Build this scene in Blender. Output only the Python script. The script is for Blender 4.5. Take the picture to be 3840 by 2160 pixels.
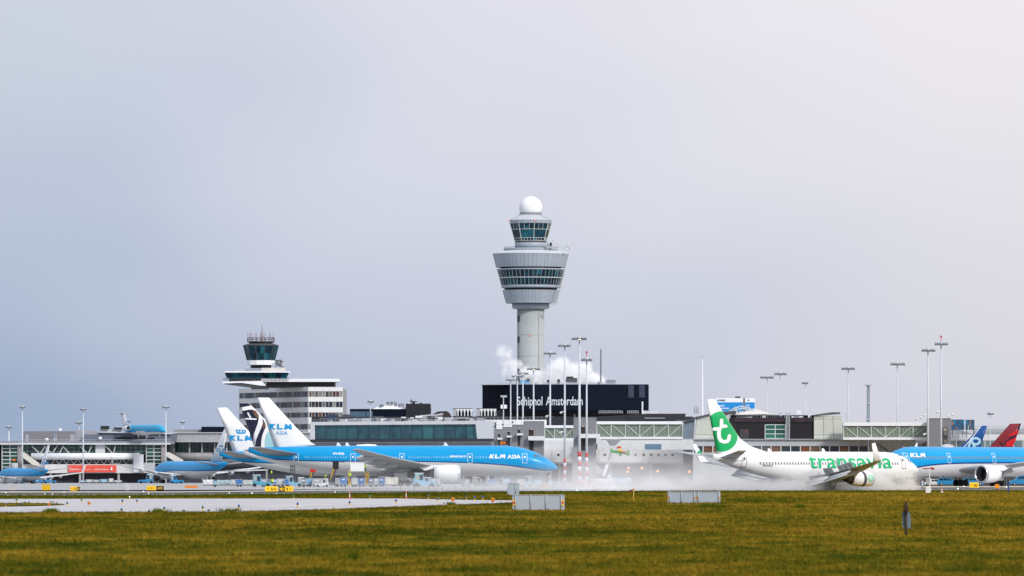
import bpy, bmesh, math, random
import numpy as np
from mathutils import Vector, Matrix
from math import radians, sin, cos, pi, sqrt, atan2

for o in list(bpy.data.objects): bpy.data.objects.remove(o)
random.seed(7); rng = np.random.default_rng(7)
SC = bpy.context.scene; COL = SC.collection

# ---------------------------------------------------------------- camera, sky, sun, exposure
F = 24000.0; YH = 1793.0; H = 1.7           # focal length in photo pixels, horizon row, eye height
cam_d = bpy.data.cameras.new('camera'); cam = bpy.data.objects.new('camera', cam_d); COL.objects.link(cam)
cam.location = (0, 0, H); cam.rotation_euler = (radians(90), 0, 0)
cam_d.sensor_width = 36; cam_d.lens = F * 36 / 3840; cam_d.shift_y = (YH - 1080) / 3840
cam_d.clip_start = 1; cam_d.clip_end = 30000
cam_d.dof.use_dof = True; cam_d.dof.focus_distance = 900; cam_d.dof.aperture_fstop = 5.0
SC.camera = cam
SC.view_settings.view_transform = 'Standard'; SC.view_settings.look = 'None'
SC.view_settings.exposure = 0.0; SC.view_settings.gamma = 1
SC.view_settings.use_curve_mapping = False
SC.render.engine = 'CYCLES'
SC.cycles.use_denoising = True
SC.cycles.max_bounces = 10; SC.cycles.volume_bounces = 8; SC.cycles.transparent_max_bounces = 12
SC.cycles.volume_step_rate = .12; SC.cycles.volume_max_steps = 700
SC.render.film_transparent = False

SUN_EL, SUN_AZ = 33.0, 142.0     # azimuth clockwise from +Y (view direction): the sun stands behind the camera's right shoulder
world = bpy.data.worlds.new("World"); SC.world = world; world.use_nodes = True
def s2l(c):
    return tuple((x/255/12.92 if x/255 <= .04045 else ((x/255+.055)/1.055)**2.4) for x in c)
def build_world():
    nt = world.node_tree; N = nt.nodes; L = nt.links; N.clear()
    out = N.new('ShaderNodeOutputWorld'); bg = N.new('ShaderNodeBackground')
    tc = N.new('ShaderNodeTexCoord'); sep = N.new('ShaderNodeSeparateXYZ'); L.new(tc.outputs['Generated'], sep.inputs[0])
    def math_(op, a, b=None, c=None, clamp=False):
        n = N.new('ShaderNodeMath'); n.operation = op; n.use_clamp = clamp
        for i, v in enumerate((a, b, c)):
            if v is None: continue
            if isinstance(v, (int, float)): n.inputs[i].default_value = v
            else: L.new(v, n.inputs[i])
        return n.outputs[0]
    nz = N.new('ShaderNodeTexNoise'); nz.inputs['Scale'].default_value = 13; nz.inputs['Detail'].default_value = 2.5; nz.inputs['Roughness'].default_value = .42
    mp = N.new('ShaderNodeMapping'); mp.inputs['Scale'].default_value = (1, 1, 2.1); L.new(tc.outputs['Generated'], mp.inputs[0]); L.new(mp.outputs[0], nz.inputs[0])
    wob = math_('SUBTRACT', nz.outputs[0], .5)
    xx = math_('ADD', sep.outputs[0], math_('MULTIPLY', wob, .06))
    zz = math_('ADD', sep.outputs[2], math_('MULTIPLY', wob, .03))
    u = math_('MULTIPLY_ADD', xx, 1/.20, .5, clamp=True)        # across the cloud deck, left to right
    def ramp(stops):
        r = N.new('ShaderNodeValToRGB'); e = r.color_ramp.elements
        r.color_ramp.interpolation = 'EASE'
        e[0].position = stops[0][0]; e[0].color = (*s2l(stops[0][1]), 1)
        e[1].position = stops[-1][0]; e[1].color = (*s2l(stops[-1][1]), 1)
        for p, c in stops[1:-1]:
            q = e.new(p); q.color = (*s2l(c), 1)
        L.new(u, r.inputs[0]); return r.outputs[0]
    low = ramp([(.0, (150, 168, 197)), (.1, (158, 175, 202)), (.42, (186, 195, 216)), (.9, (213, 213, 223)), (1, (216, 215, 224))])
    mid = ramp([(.0, (180, 191, 214)), (.1, (187, 197, 217)), (.42, (210, 214, 228)), (.9, (224, 223, 230)), (1, (226, 224, 230))])
    high = ramp([(.0, (198, 205, 220)), (.1, (203, 210, 224)), (.5, (224, 224, 235)), (.9, (238, 235, 240)), (1, (240, 237, 240))])
    def mix(f, a, b):
        m = N.new('ShaderNodeMix'); m.data_type = 'RGBA'; L.new(f, m.inputs[0]); L.new(a, m.inputs[6]); L.new(b, m.inputs[7]); return m.outputs[2]
    f1 = math_('MULTIPLY_ADD', zz, 1/.030, -.010/.030, clamp=True)
    f2 = math_('MULTIPLY_ADD', zz, 1/.036, -.038/.036, clamp=True)
    c = mix(f2, mix(f1, low, mid), high)
    # overcast luminance rises smoothly towards the zenith (CIE overcast sky)
    up = math_('MULTIPLY_ADD', math_('MULTIPLY_ADD', sep.outputs[2], 1, -.10, clamp=True), .95, 1.0)
    bgc = N.new('ShaderNodeVectorMath'); bgc.operation = 'SCALE'; L.new(c, bgc.inputs[0]); L.new(up, bgc.inputs[3])
    # a physical sky shows faintly through the cloud deck above the frame
    sky = N.new('ShaderNodeTexSky'); sky.sky_type = 'NISHITA'; sky.sun_disc = False
    sky.sun_elevation = radians(SUN_EL); sky.sun_rotation = radians(SUN_AZ)
    bg2 = N.new('ShaderNodeBackground'); L.new(sky.outputs[0], bg2.inputs[0]); bg2.inputs[1].default_value = .07
    L.new(bgc.outputs[0], bg.inputs[0]); bg.inputs[1].default_value = 1.0
    ms = N.new('ShaderNodeMixShader')
    fr = math_('MULTIPLY', math_('MULTIPLY_ADD', sep.outputs[2], 3.0, -.3, clamp=True), .22)
    L.new(fr, ms.inputs[0]); L.new(bg.outputs[0], ms.inputs[1]); L.new(bg2.outputs[0], ms.inputs[2])
    L.new(ms.outputs[0], out.inputs[0])
build_world()
sun_d = bpy.data.lights.new('sun', 'SUN'); sun = bpy.data.objects.new('sun', sun_d); COL.objects.link(sun)
sun_d.energy = 2.5; sun_d.angle = radians(8); sun_d.color = (1, .975, .94)
_sd = Vector((sin(radians(SUN_AZ))*cos(radians(SUN_EL)), cos(radians(SUN_AZ))*cos(radians(SUN_EL)), sin(radians(SUN_EL))))
sun.rotation_euler = (-_sd).to_track_quat('-Z', 'Y').to_euler(); sun.location = _sd*500

# ---------------------------------------------------------------- helpers
def W(px, py, Y): return Vector(((px-1920)/F*Y, Y, H+(YH-py)/F*Y))
def X(px, Y): return (px-1920)/F*Y
def Z(py, Y): return H+(YH-py)/F*Y
def GY(py): return F*H/(py-YH)
def G(px, py):
    y = GY(py); return Vector(((px-1920)/F*y, y, 0))

_mats = {}
def mat(name, col, rough=.6, metal=0., var=.08, scale=.6, spec=.4, emit=0, coat=0, rnd=0, stretch=(1,1,1), col2=None, alpha=1, bump=0):
    """procedural paint: base colour broken up by two noises, with optional per-object variation"""
    if name in _mats: return _mats[name]
    m = bpy.data.materials.new(name); m.use_nodes = True; nt = m.node_tree; N = nt.nodes; L = nt.links
    b = N['Principled BSDF']; b.inputs['Roughness'].default_value = rough; b.inputs['Metallic'].default_value = metal
    b.inputs['Specular IOR Level'].default_value = spec; b.inputs['Coat Weight'].default_value = coat
    if coat: b.inputs['Coat Roughness'].default_value = .12
    tc = N.new('ShaderNodeTexCoord'); mp = N.new('ShaderNodeMapping'); mp.inputs['Scale'].default_value = stretch
    L.new(tc.outputs['Object'], mp.inputs[0])
    nz = N.new('ShaderNodeTexNoise'); nz.inputs['Scale'].default_value = scale; nz.inputs['Detail'].default_value = 5; nz.inputs['Roughness'].default_value = .6
    L.new(mp.outputs[0], nz.inputs[0])
    r = N.new('ShaderNodeValToRGB'); r.color_ramp.elements[0].position = .3; r.color_ramp.elements[1].position = .7
    c2 = col2 if col2 else tuple(min(1, x*(1+var)) for x in col)
    c1 = tuple(x*(1-var) for x in col) if not col2 else col
    r.color_ramp.elements[0].color = (*c1, 1); r.color_ramp.elements[1].color = (*c2, 1)
    L.new(nz.outputs[0], r.inputs[0]); outc = r.outputs[0]
    if rnd:
        oi = N.new('ShaderNodeObjectInfo'); mr = N.new('ShaderNodeMapRange'); mr.inputs[3].default_value = 1-rnd; mr.inputs[4].default_value = 1+rnd
        L.new(oi.outputs['Random'], mr.inputs[0])
        vs = N.new('ShaderNodeVectorMath'); vs.operation = 'SCALE'; L.new(outc, vs.inputs[0]); L.new(mr.outputs[0], vs.inputs[3]); outc = vs.outputs[0]
    L.new(outc, b.inputs['Base Color'])
    if bump:
        bp = N.new('ShaderNodeBump'); bp.inputs['Strength'].default_value = bump; bp.inputs['Distance'].default_value = .05
        L.new(nz.outputs[0], bp.inputs['Height']); L.new(bp.outputs[0], b.inputs['Normal'])
    if emit:
        L.new(outc, b.inputs['Emission Color']); b.inputs['Emission Strength'].default_value = emit
    _mats[name] = m; return m
def mat_random(name, cols, rough=.15, spec=.5, noise=.5, scale=.5):
    """each pane takes one of several colours (what stands or hangs behind it)"""
    if name in _mats: return _mats[name]
    m = bpy.data.materials.new(name); m.use_nodes = True; nt = m.node_tree; N = nt.nodes; L = nt.links
    b = N['Principled BSDF']; b.inputs['Roughness'].default_value = rough; b.inputs['Specular IOR Level'].default_value = spec
    oi = N.new('ShaderNodeObjectInfo'); tc = N.new('ShaderNodeTexCoord'); nz = N.new('ShaderNodeTexNoise')
    nz.inputs['Scale'].default_value = scale; nz.inputs['Detail'].default_value = 3
    ge = N.new('ShaderNodeNewGeometry'); L.new(ge.outputs['Position'], nz.inputs[0])
    ma = N.new('ShaderNodeMath'); ma.operation = 'MULTIPLY_ADD'; L.new(nz.outputs[0], ma.inputs[0]); ma.inputs[1].default_value = noise; 
    ms = N.new('ShaderNodeMath'); ms.operation = 'SUBTRACT'; L.new(oi.outputs['Random'], ms.inputs[0]); ms.inputs[1].default_value = noise*.5
    L.new(ms.outputs[0], ma.inputs[2]); ma.use_clamp = True
    r = N.new('ShaderNodeValToRGB'); e = r.color_ramp.elements
    n = len(cols)
    e[0].position = 0; e[0].color = (*cols[0], 1); e[1].position = 1; e[1].color = (*cols[-1], 1)
    for i in range(1, n-1):
        q = e.new(i/(n-1)); q.color = (*cols[i], 1)
    L.new(ma.outputs[0], r.inputs[0]); L.new(r.outputs[0], b.inputs['Base Color'])
    _mats[name] = m; return m

ORG = {}
class MB:
    def __init__(s): s.v = []; s.f = []; s.smooth = []
    def add(s, vs, fs, smooth=False):
        n = len(s.v); s.v += [tuple(v) for v in vs]; s.f += [tuple(i+n for i in f) for f in fs]; s.smooth += [smooth]*len(fs); return s
    def hexa(s, p):   # 8 points: bottom 4 ccw, top 4 ccw
        return s.add(p, [(3,2,1,0),(4,5,6,7),(0,1,5,4),(1,2,6,5),(2,3,7,6),(3,0,4,7)])
    def box(s, x0, x1, y0, y1, z0, z1):
        if x0 > x1: x0, x1 = x1, x0
        if y0 > y1: y0, y1 = y1, y0
        if z0 > z1: z0, z1 = z1, z0
        return s.hexa([(x0,y0,z0),(x1,y0,z0),(x1,y1,z0),(x0,y1,z0),(x0,y0,z1),(x1,y0,z1),(x1,y1,z1),(x0,y1,z1)])
    def bar(s, p0, p1, r, r1=None, n=6):
        p0 = Vector(p0); p1 = Vector(p1); r1 = r if r1 is None else r1
        d = (p1-p0); L_ = d.length
        if L_ < 1e-6: return s
        q = d.to_track_quat('Z', 'Y').to_matrix()
        vs = [p0+q@Vector((cos(2*pi*i/n)*r, sin(2*pi*i/n)*r, 0)) for i in range(n)] + [p1+q@Vector((cos(2*pi*i/n)*r1, sin(2*pi*i/n)*r1, 0)) for i in range(n)]
        fs = [(i, (i+1) % n, n+(i+1) % n, n+i) for i in range(n)] + [tuple(range(n-1, -1, -1)), tuple(range(n, 2*n))]
        return s.add(vs, fs, n > 6)
    def lathe(s, prof, c=(0,0,0), n=32, axis='z', cap=True, smooth=True, a0=0, ex=1):
        vs = []; fs = []; c = Vector(c)
        for (r, h) in prof:
            for i in range(n):
                a = a0+2*pi*i/n; p = (cos(a)*r, sin(a)*r*ex, h)
                if axis == 'x': p = (h, cos(a)*r, sin(a)*r*ex)
                vs.append(c+Vector(p))
        for k in range(len(prof)-1):
            for i in range(n):
                a, b2 = k*n+i, k*n+(i+1) % n; f = (a, b2, b2+n, a+n)
                fs.append(f if axis == 'z' else f)
        if cap:
            fs.append(tuple(range(n-1, -1, -1))); fs.append(tuple((len(prof)-1)*n+i for i in range(n)))
        return s.add(vs, fs, smooth)
    def prism(s, pts, d0, d1, plane='xz'):
        """polygon pts (a,b) extruded; plane 'xz' extrudes along y, 'xy' along z, 'yz' along x"""
        n = len(pts)
        def P(a, b, d): return {'xz': (a, d, b), 'xy': (a, b, d), 'yz': (d, a, b)}[plane]
        vs = [P(a, b, d0) for a, b in pts] + [P(a, b, d1) for a, b in pts]
        fs = [tuple(range(n)), tuple(range(2*n-1, n-1, -1))] + [(i, n+i, n+(i+1) % n, (i+1) % n) for i in range(n)]
        return s.add(vs, fs)
    def build(s, name, m, parent=None, world=True, smooth=None, **kw):
        me = bpy.data.meshes.new(name)
        off = ORG.get(parent.name if parent else None, Vector((0,0,0))) if world else Vector((0,0,0))
        me.from_pydata([(v[0]-off[0], v[1]-off[1], v[2]-off[2]) for v in s.v], [], s.f)
        sm = s.smooth if smooth is None else [smooth]*len(s.f)
        me.polygons.foreach_set('use_smooth', sm)
        if any(sm) and not all(sm): pass
        me.update()
        bm = bmesh.new(); bm.from_mesh(me); bmesh.ops.recalc_face_normals(bm, faces=bm.faces); bm.to_mesh(me); bm.free()
        return link(name, me, m, parent, **kw)
def link(name, me, m, parent=None, **kw):
    o = bpy.data.objects.new(name, me); COL.objects.link(o)
    if m is not None:
        if isinstance(m, (list, tuple)):
            for q in m: me.materials.append(q)
        elif len(me.materials) == 0: me.materials.append(m)
    if parent is not None:
        o.parent = parent; ORG[o.name] = ORG.get(parent.name, Vector((0,0,0)))
    for k, v in kw.items(): o[k] = v
    return o
def thing(name, label, cat, loc, group=None, rz=0):
    o = bpy.data.objects.new(name, None); COL.objects.link(o); o.location = loc; o.rotation_euler = (0, 0, rz)
    o.empty_display_size = .5
    o['label'] = label; o['category'] = cat
    if group: o['group'] = group
    ORG[o.name] = Vector(loc); return o
def tag(o, label=None, cat=None, group=None, kind=None):
    for k, v in (('label', label), ('category', cat), ('group', group), ('kind', kind)):
        if v: o[k] = v
    return o
def inst(src, name, parent, loc=(0,0,0), rz=None, scale=None, **kw):
    """another object on the same mesh; loc is in the parent's frame"""
    o = src.copy(); o.name = name; COL.objects.link(o); o.parent = parent; o.location = loc
    if rz is not None: o.rotation_euler = (0, 0, rz)
    if scale: o.scale = scale
    if parent: ORG[o.name] = ORG.get(parent.name, Vector((0,0,0)))
    for k, v in kw.items(): o[k] = v
    return o
def copy_thing(root, loc, label=None, rz=None, group=None):
    """a copy of a thing with copies of its parts and sub-parts"""
    r = root.copy(); COL.objects.link(r); r.location = loc
    if rz is not None: r.rotation_euler = (0, 0, rz)
    if label: r['label'] = label
    if group: r['group'] = group
    for ch in list(root.children):
        c = ch.copy(); COL.objects.link(c); c.parent = r
        for g in list(ch.children):
            d = g.copy(); COL.objects.link(d); d.parent = c
    ORG[r.name] = Vector(loc); return r

def fit_text(body, u0, u1, v0, v1, bold=.0, shear=0.0, res=3, cuts=0, keep_aspect=False, spacing=1.0):
    """2D mesh of a word, scaled to the rectangle; returns (verts2d, faces)"""
    cu = bpy.data.curves.new('word', 'FONT'); cu.body = body; cu.size = 1; cu.offset = bold; cu.shear = shear; cu.resolution_u = res
    cu.space_character = spacing
    ob = bpy.data.objects.new('word', cu); COL.objects.link(ob)
    dg = bpy.context.evaluated_depsgraph_get(); me = bpy.data.meshes.new_from_object(ob.evaluated_get(dg))
    bpy.data.objects.remove(ob); bpy.data.curves.remove(cu)
    bm = bmesh.new(); bm.from_mesh(me); bpy.data.meshes.remove(me)
    xs = [v.co.x for v in bm.verts]; ys = [v.co.y for v in bm.verts]
    a, b, c, d = min(xs), max(xs), min(ys), max(ys)
    sv = (v1-v0)/(d-c) if v1 is not None else None
    for v in bm.verts:
        v.co.x = u0+(v.co.x-a)/(b-a)*(u1-u0); v.co.y = v0+(v.co.y-c)/(d-c)*(v1-v0)
    for k in range(1, cuts+1):
        vv = v0+(v1-v0)*k/(cuts+1)
        bmesh.ops.bisect_plane(bm, geom=bm.verts[:]+bm.edges[:]+bm.faces[:], plane_co=(0, vv, 0), plane_no=(0, 1, 0))
    bmesh.ops.triangulate(bm, faces=bm.faces)
    bm.verts.ensure_lookup_table(); bm.verts.index_update()
    vs = [(v.co.x, v.co.y) for v in bm.verts]; fs = [tuple(v.index for v in f.verts) for f in bm.faces]; bm.free()
    return vs, fs
def word_on_wall(name, body, px0, px1, py_t, py_b, Y, m, parent, bold=.0, depth=.02, **kw):
    """flat lettering standing just proud of a wall that faces the camera at distance Y"""
    vs, fs = fit_text(body, X(px0, Y), X(px1, Y), Z(py_b, Y), Z(py_t, Y), bold, **kw)
    b = MB(); b.add([(x, Y-depth, z) for x, z in vs], fs)
    return b.build(name, m, parent)
def strokes2d(pts, w, closed=False):
    """a thick mitred line through pts -> (verts, faces) in 2D with rounded ends"""
    P = [Vector(p) for p in pts]; n = len(P); Lf = []; Rt = []
    for i in range(n):
        a = P[max(i-1, 0)]; c = P[min(i+1, n-1)]; d = (c-a).normalized(); nn = Vector((-d.y, d.x))
        if 0 < i < n-1:
            d1 = (P[i]-a).normalized(); k = 1/max(.35, abs(nn.dot(Vector((-d1.y, d1.x)))))
        else: k = 1
        Lf.append(P[i]+nn*w*k); Rt.append(P[i]-nn*w*k)
    vs = []; fs = []
    for i in range(n): vs += [Lf[i], Rt[i]]
    for i in range(n-1): fs.append((2*i, 2*i+1, 2*i+3, 2*i+2))
    for (c, d, i0, i1) in ((P[0], (P[0]-P[1]).normalized(), 0, 1), (P[-1], (P[-1]-P[-2]).normalized(), 2*n-1, 2*n-2)):
        nn = Vector((-d.y, d.x)); base = len(vs); m_ = 6
        arc = [c+nn*w*cos(pi*k/m_)*1+d*w*sin(pi*k/m_) for k in range(1, m_)]
        vs += arc
        st = c+nn*w
        ring = ([i0, *range(base, base+m_-1), i1] if (vs[i0]-st).length < (vs[i1]-st).length else [i1, *range(base, base+m_-1), i0])
        fs.append(tuple(ring))
    return [(v.x, v.y) for v in vs], fs

# ---------------------------------------------------------------- paints
WHITE = mat('white paint', (.78,.80,.83), .45, var=.04, scale=.25)
OFFW = mat('off white cladding', (.64,.66,.69), .55, var=.06, scale=.3)
CREAM = mat('cream panel', (.60,.58,.53), .6, var=.08, scale=.3)
LGREY = mat('light grey panel', (.42,.44,.46), .5, var=.06, scale=.4)
MGREY = mat('mid grey panel', (.24,.25,.27), .6, var=.1, scale=.4)
DGREY = mat('dark grey metal', (.07,.075,.085), .6, var=.15, scale=.5)
BLACKP = mat('black cladding', (.005,.009,.020), .7, var=.2, scale=.3, spec=.08)
BLACK = mat('black', (.012,.012,.014), .5, var=.2)
STEEL = mat('galvanised steel', (.50,.53,.57), .45, metal=.3, var=.12, scale=.8)
RED = mat('signal red', (.55,.025,.02), .5, var=.08)
ORANGE = mat('orange paint', (.75,.20,.01), .5, var=.12)
YELLOW = mat('yellow enamel', (.82,.50,.01), .45, var=.06)
HIVIS = mat('high visibility cloth', (.48,.80,.04), .7, var=.1, scale=3)
BLUEG = mat('airport blue paint', (.02,.25,.55), .5, var=.12, scale=.8)
BLUEV = mat('container blue', (.05,.17,.42), .6, var=.18, scale=.9)
PALEB = mat('pale blue paint', (.22,.45,.60), .6, var=.15, scale=.9)
RUBBER = mat('tyre rubber', (.018,.018,.02), .8, var=.2)
CONCR = mat('concrete', (.36,.36,.355), .85, var=.1, scale=.5, bump=.1)
GLASSD = mat('dark glass', (.02,.035,.045), .08, var=.3, scale=.4, spec=.6)
# ---------------------------------------------------------------- aircraft
AF = [(0,0),(.03,.32),(.10,.66),(.22,.93),(.38,1.0),(.58,.82),(.80,.42),(1,.02)]
def loft(mb, secs, smooth=True):
    """secs: (leading edge, trailing edge, thickness, up). Lofted symmetrical aerofoil."""
    vs = []; fs = []; m_ = len(AF)
    for le, te, th, up in secs:
        le = Vector(le); te = Vector(te); up = Vector(up)
        top = [le+(te-le)*c+up*(h*th*.5) for c, h in AF]; bot = [le+(te-le)*c-up*(h*th*.5) for c, h in AF[1:-1]]
        vs += top+bot[::-1]
    n = 2*m_-2
    for k in range(len(secs)-1):
        for i in range(n): fs.append((k*n+i, k*n+(i+1) % n, (k+1)*n+(i+1) % n, (k+1)*n+i))
    fs.append(tuple(range(n))); fs.append(tuple(range((len(secs)-1)*n+n-1, (len(secs)-1)*n-1, -1)))
    mb.add(vs, fs, smooth)
def afh(c):
    c = min(max(c, 0), 1)
    for (a, h), (b, g) in zip(AF, AF[1:]):
        if c <= b: return h+(g-h)*(c-a)/(b-a)
    return .02

def livery(name, curve, L_, zb, Hh, top, stripe, bottom, sw=.28):
    """fuselage paint: a boundary line drawn along the hull, band of darker colour under it"""
    m = bpy.data.materials.new(name); m.use_nodes = True; nt = m.node_tree; N = nt.nodes; K = nt.links
    b = N['Principled BSDF']; b.inputs['Roughness'].default_value = .36; b.inputs['Coat Weight'].default_value = .12; b.inputs['Coat Roughness'].default_value = .12; b.inputs['Specular IOR Level'].default_value = .2
    tc = N.new('ShaderNodeTexCoord'); sp = N.new('ShaderNodeSeparateXYZ'); K.new(tc.outputs['Object'], sp.inputs[0])
    def M(op, a, b_=None, c=None, cl=False):
        n = N.new('ShaderNodeMath'); n.operation = op; n.use_clamp = cl
        for i, v in enumerate((a, b_, c)):
            if v is None: continue
            if isinstance(v, (int, float)): n.inputs[i].default_value = v
            else: K.new(v, n.inputs[i])
        return n.outputs[0]
    t = M('MULTIPLY', sp.outputs[0], -1/L_)
    fc = N.new('ShaderNodeFloatCurve'); cm = fc.mapping.curves[0]
    cm.points[0].location = curve[0]; cm.points[1].location = curve[-1]
    for p in curve[1:-1]: cm.points.new(*p)
    fc.mapping.update(); K.new(t, fc.inputs['Value'])
    zf = M('MULTIPLY_ADD', sp.outputs[2], 1/Hh, -zb/Hh)
    d = M('SUBTRACT', zf, fc.outputs[0])
    a1 = M('MULTIPLY_ADD', d, 60, .5, True); a2 = M('MULTIPLY_ADD', M('ADD', d, sw/Hh), 60, .5, True)
    nz = N.new('ShaderNodeTexNoise'); nz.inputs['Scale'].default_value = .35; nz.inputs['Detail'].default_value = 6
    mp = N.new('ShaderNodeMapping'); mp.inputs['Scale'].default_value = (.5, 1, 2.2); K.new(tc.outputs['Object'], mp.inputs[0]); K.new(mp.outputs[0], nz.inputs[0])
    # fine skin joints every few metres
    def mixc(f, A, B):
        x = N.new('ShaderNodeMix'); x.data_type = 'RGBA'; K.new(f, x.inputs[0])
        for i, v in ((6, A), (7, B)):
            if isinstance(v, tuple): x.inputs[i].default_value = (*v, 1)
            else: K.new(v, x.inputs[i])
        return x.outputs[2]
    c = mixc(a1, mixc(a2, bottom, stripe), top)
    sc = N.new('ShaderNodeVectorMath'); sc.operation = 'SCALE'; K.new(c, sc.inputs[0])
    seam = M('LESS_THAN', M('FRACT', M('MULTIPLY', sp.outputs[0], 1/2.9)), .018)
    g = M('SUBTRACT', M('MULTIPLY_ADD', nz.outputs[0], .16, .92), M('MULTIPLY', seam, .10))
    K.new(g, sc.inputs[3]); K.new(sc.outputs[0], b.inputs['Base Color'])
    return m

class Plane:
    def __init__(s, name, label, nose_px, Yn, rot, spec, group=None, dz=0):
        s.sp = spec; s.rz = radians(rot); s.loc = Vector((X(nose_px, Yn), Yn, dz))
        s.side = -1 if cos(s.rz) > 0 else 1            # which side of the hull faces the viewer
        s.root = thing(name, label, 'airliner', s.loc, group, s.rz)
        s.L = spec['L']; s.D = spec['D']; s.Hh = spec['H']; s.zb = spec['zb']
        s.fin_sec = None
    def prof(s, x):
        sp = s.sp; nl, tl = sp['nl'], sp['tl']; nz = sp.get('nz', .28)
        t = min(1, x/nl)
        e = 1-(1-t)**2
        top = nz+(1-nz)*e**sp.get('ne', .82); tb = min(1, x/(nl*.8)); bot = nz-nz*(1-(1-tb)**2)**.62
        wd = (1-(1-min(1, x/(nl*.85)))**2)**.55
        u = max(0, (x-(s.L-tl))/tl)
        bot += sp.get('tr', .78)*u**1.65; top -= sp.get('td', .07)*u**2
        wd *= max(.06, 1-u**1.9*.94)
        zt = s.zb+s.Hh*top; z0 = s.zb+s.Hh*bot
        return (zt+z0)/2, max((zt-z0)/2, .02), max(s.D/2*wd, .02)
    def surf(s, x, z, side=None, off=.02):
        side = s.side if side is None else side
        zc, hh, hw = s.prof(min(max(x, .02), s.L-.02)); k = (z-zc)/hh
        k = max(-.985, min(.985, k))
        return Vector((-x, side*(hw*sqrt(1-k*k)+off), z))
    def px(s, px, py, yl=0.0):
        """where the sight line through photo pixel (px, py) meets the aircraft-fixed plane y = yl"""
        o = Vector((0, 0, H))-s.loc; d = Vector(((px-1920)/F, 1, (YH-py)/F))
        R = Matrix.Rotation(-s.rz, 3, 'Z'); o = R@o; d = R@d
        t = (yl-o.y)/d.y; p = o+d*t; return p.x, p.z
    def part(s, name, mb, m, parent=None, **kw):
        return mb.build(name, m, parent or s.root, world=False, **kw)
    def fuselage(s, m):
        mb = MB(); n = 32; L_ = s.L
        xs = [0.0, .03, .1, .25, .5, .9, 1.4, 2.1, 3, 4, 5.2, 6.5, 8, 10, 12]+list(np.linspace(14, L_-s.sp['tl'], 6))+list(np.linspace(L_-s.sp['tl']+1.5, L_, 14))
        xs = sorted(set(x for x in xs if x <= L_)); vs = []; fs = []
        for x in xs:
            zc, hh, hw = s.prof(x)
            if x == 0: hh = hw = .02
            for i in range(n):
                a = 2*pi*i/n; vs.append((-x, cos(a)*hw, zc+sin(a)*hh))
        for k in range(len(xs)-1):
            for i in range(n): fs.append((k*n+i, k*n+(i+1) % n, (k+1)*n+(i+1) % n, (k+1)*n+i))
        fs.append(tuple(range(n))); fs.append(tuple((len(xs)-1)*n+i for i in range(n-1, -1, -1)))
        mb.add(vs, fs, True); s.body = s.part('fuselage', mb, m)
        # belly fairing round the wing root
        w = s.sp['wing']; mb = MB(); x0, x1 = w['le']-2.5, w['le']+w['chord']+3; vs = []; fs = []; K = 10; n = 16
        for k in range(K+1):
            u = k/K; x = x0+(x1-x0)*u; q = sin(pi*u)**.55+.001; r = s.D/2*(.55+.50*q)
            for i in range(n):
                a = pi+pi*i/(n-1); vs.append((-x, cos(a)*r*1.0, s.zb+s.Hh*.36+sin(a)*(s.Hh*.36+.28*q-.3*(1-q))))
        for k in range(K):
            for i in range(n-1): fs.append((k*n+i, k*n+i+1, (k+1)*n+i+1, (k+1)*n+i))
        mb.add(vs, fs, True); s.part('belly_fairing', mb, GREYW)
    def wings(s, m, winglet=None, flaps=False):
        w = s.sp['wing']
        for sd in (-1, 1):
            mb = MB(); secs = []
            st = [(s.D*.28, 0), (w['ky'], 1), ((w['ky']+w['ty'])/2, 1.5), (w['ty'], 2)]
            for y, q in st:
                le = w['le']+(y-s.D*.28)*w['tan']
                if q <= 1: te = w['le']+w['chord']+(y-s.D*.28)*(w['kte'])
                if q == 1: te1 = te
                if q > 1:
                    tt = (y-w['ky'])/(w['ty']-w['ky']); te = te1+tt*((w['le']+(w['ty']-s.D*.28)*w['tan']+w['tc'])-te1)
                fl = ((y-s.D*.28)/(w['ty']-s.D*.28)); z = w['z']+(y-s.D*.28)*w['dih']+w.get('flex', 0)*fl*fl
                secs.append(((-le, sd*y, z), (-te, sd*y, z-.12), (te-le)*(.12 if q == 0 else .10), (0, 0, 1)))
            loft(mb, secs); wg = s.part('wing', mb, m)
            if sd == s.side: s.wsecs = secs
            tip_le, tip_te = Vector(secs[-1][0]), Vector(secs[-1][1])
            if winglet:
                mb = MB(); hgt, out, back, mm = winglet
                c = tip_te-tip_le
                a = [(tip_le, tip_te, .12, (0, 0, 1)), (tip_le+Vector((-.35, sd*.28, .22)), tip_te+Vector((-.1, sd*.28, .22)), .12, (0, -sd*.7, .7)),
                     (tip_le+Vector((-back, sd*out, hgt)), tip_te+Vector((-back*1.0+.95, sd*out, hgt)), .06, (0, -sd*.95, .3))]
                loft(mb, a); s.part('winglet', mb, mm)
            def on_wing(y, c, dz=0):
                for (A, B) in zip(secs, secs[1:]):
                    if abs(A[0][1]) <= y <= abs(B[0][1])+1e-6:
                        t = (y-abs(A[0][1]))/(abs(B[0][1])-abs(A[0][1])); le = Vector(A[0]).lerp(Vector(B[0]), t); te = Vector(A[1]).lerp(Vector(B[1]), t)
                        return le.lerp(te, c)+Vector((0, 0, dz))
                return Vector(secs[-1][0])
            s.on_wing = on_wing
            # canoe shaped flap track fairings
            for y in w['tracks']:
                p = on_wing(y, .62, -.25); q = on_wing(y, 1.0, -.3); Ln = (p-q).length*1.0+w.get('tl', 1.6)
                mb = MB(); dn = -.26 if flaps else -.05
                mb.lathe([(.02, 0), (.16, .25), (.27, .8), (.30, Ln*.45), (.22, Ln*.75), (.02, Ln)], (0,0,0), 8, 'x', False)
                mb.v = [tuple(Vector(p)+Vector((.8-v[0], v[1]*w.get('tw', 1), v[2]*1.5*w.get('tw', 1)-abs(v[0])*(-dn)))) for v in mb.v]
                s.part('flap_track_fairing', mb, m)
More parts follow.
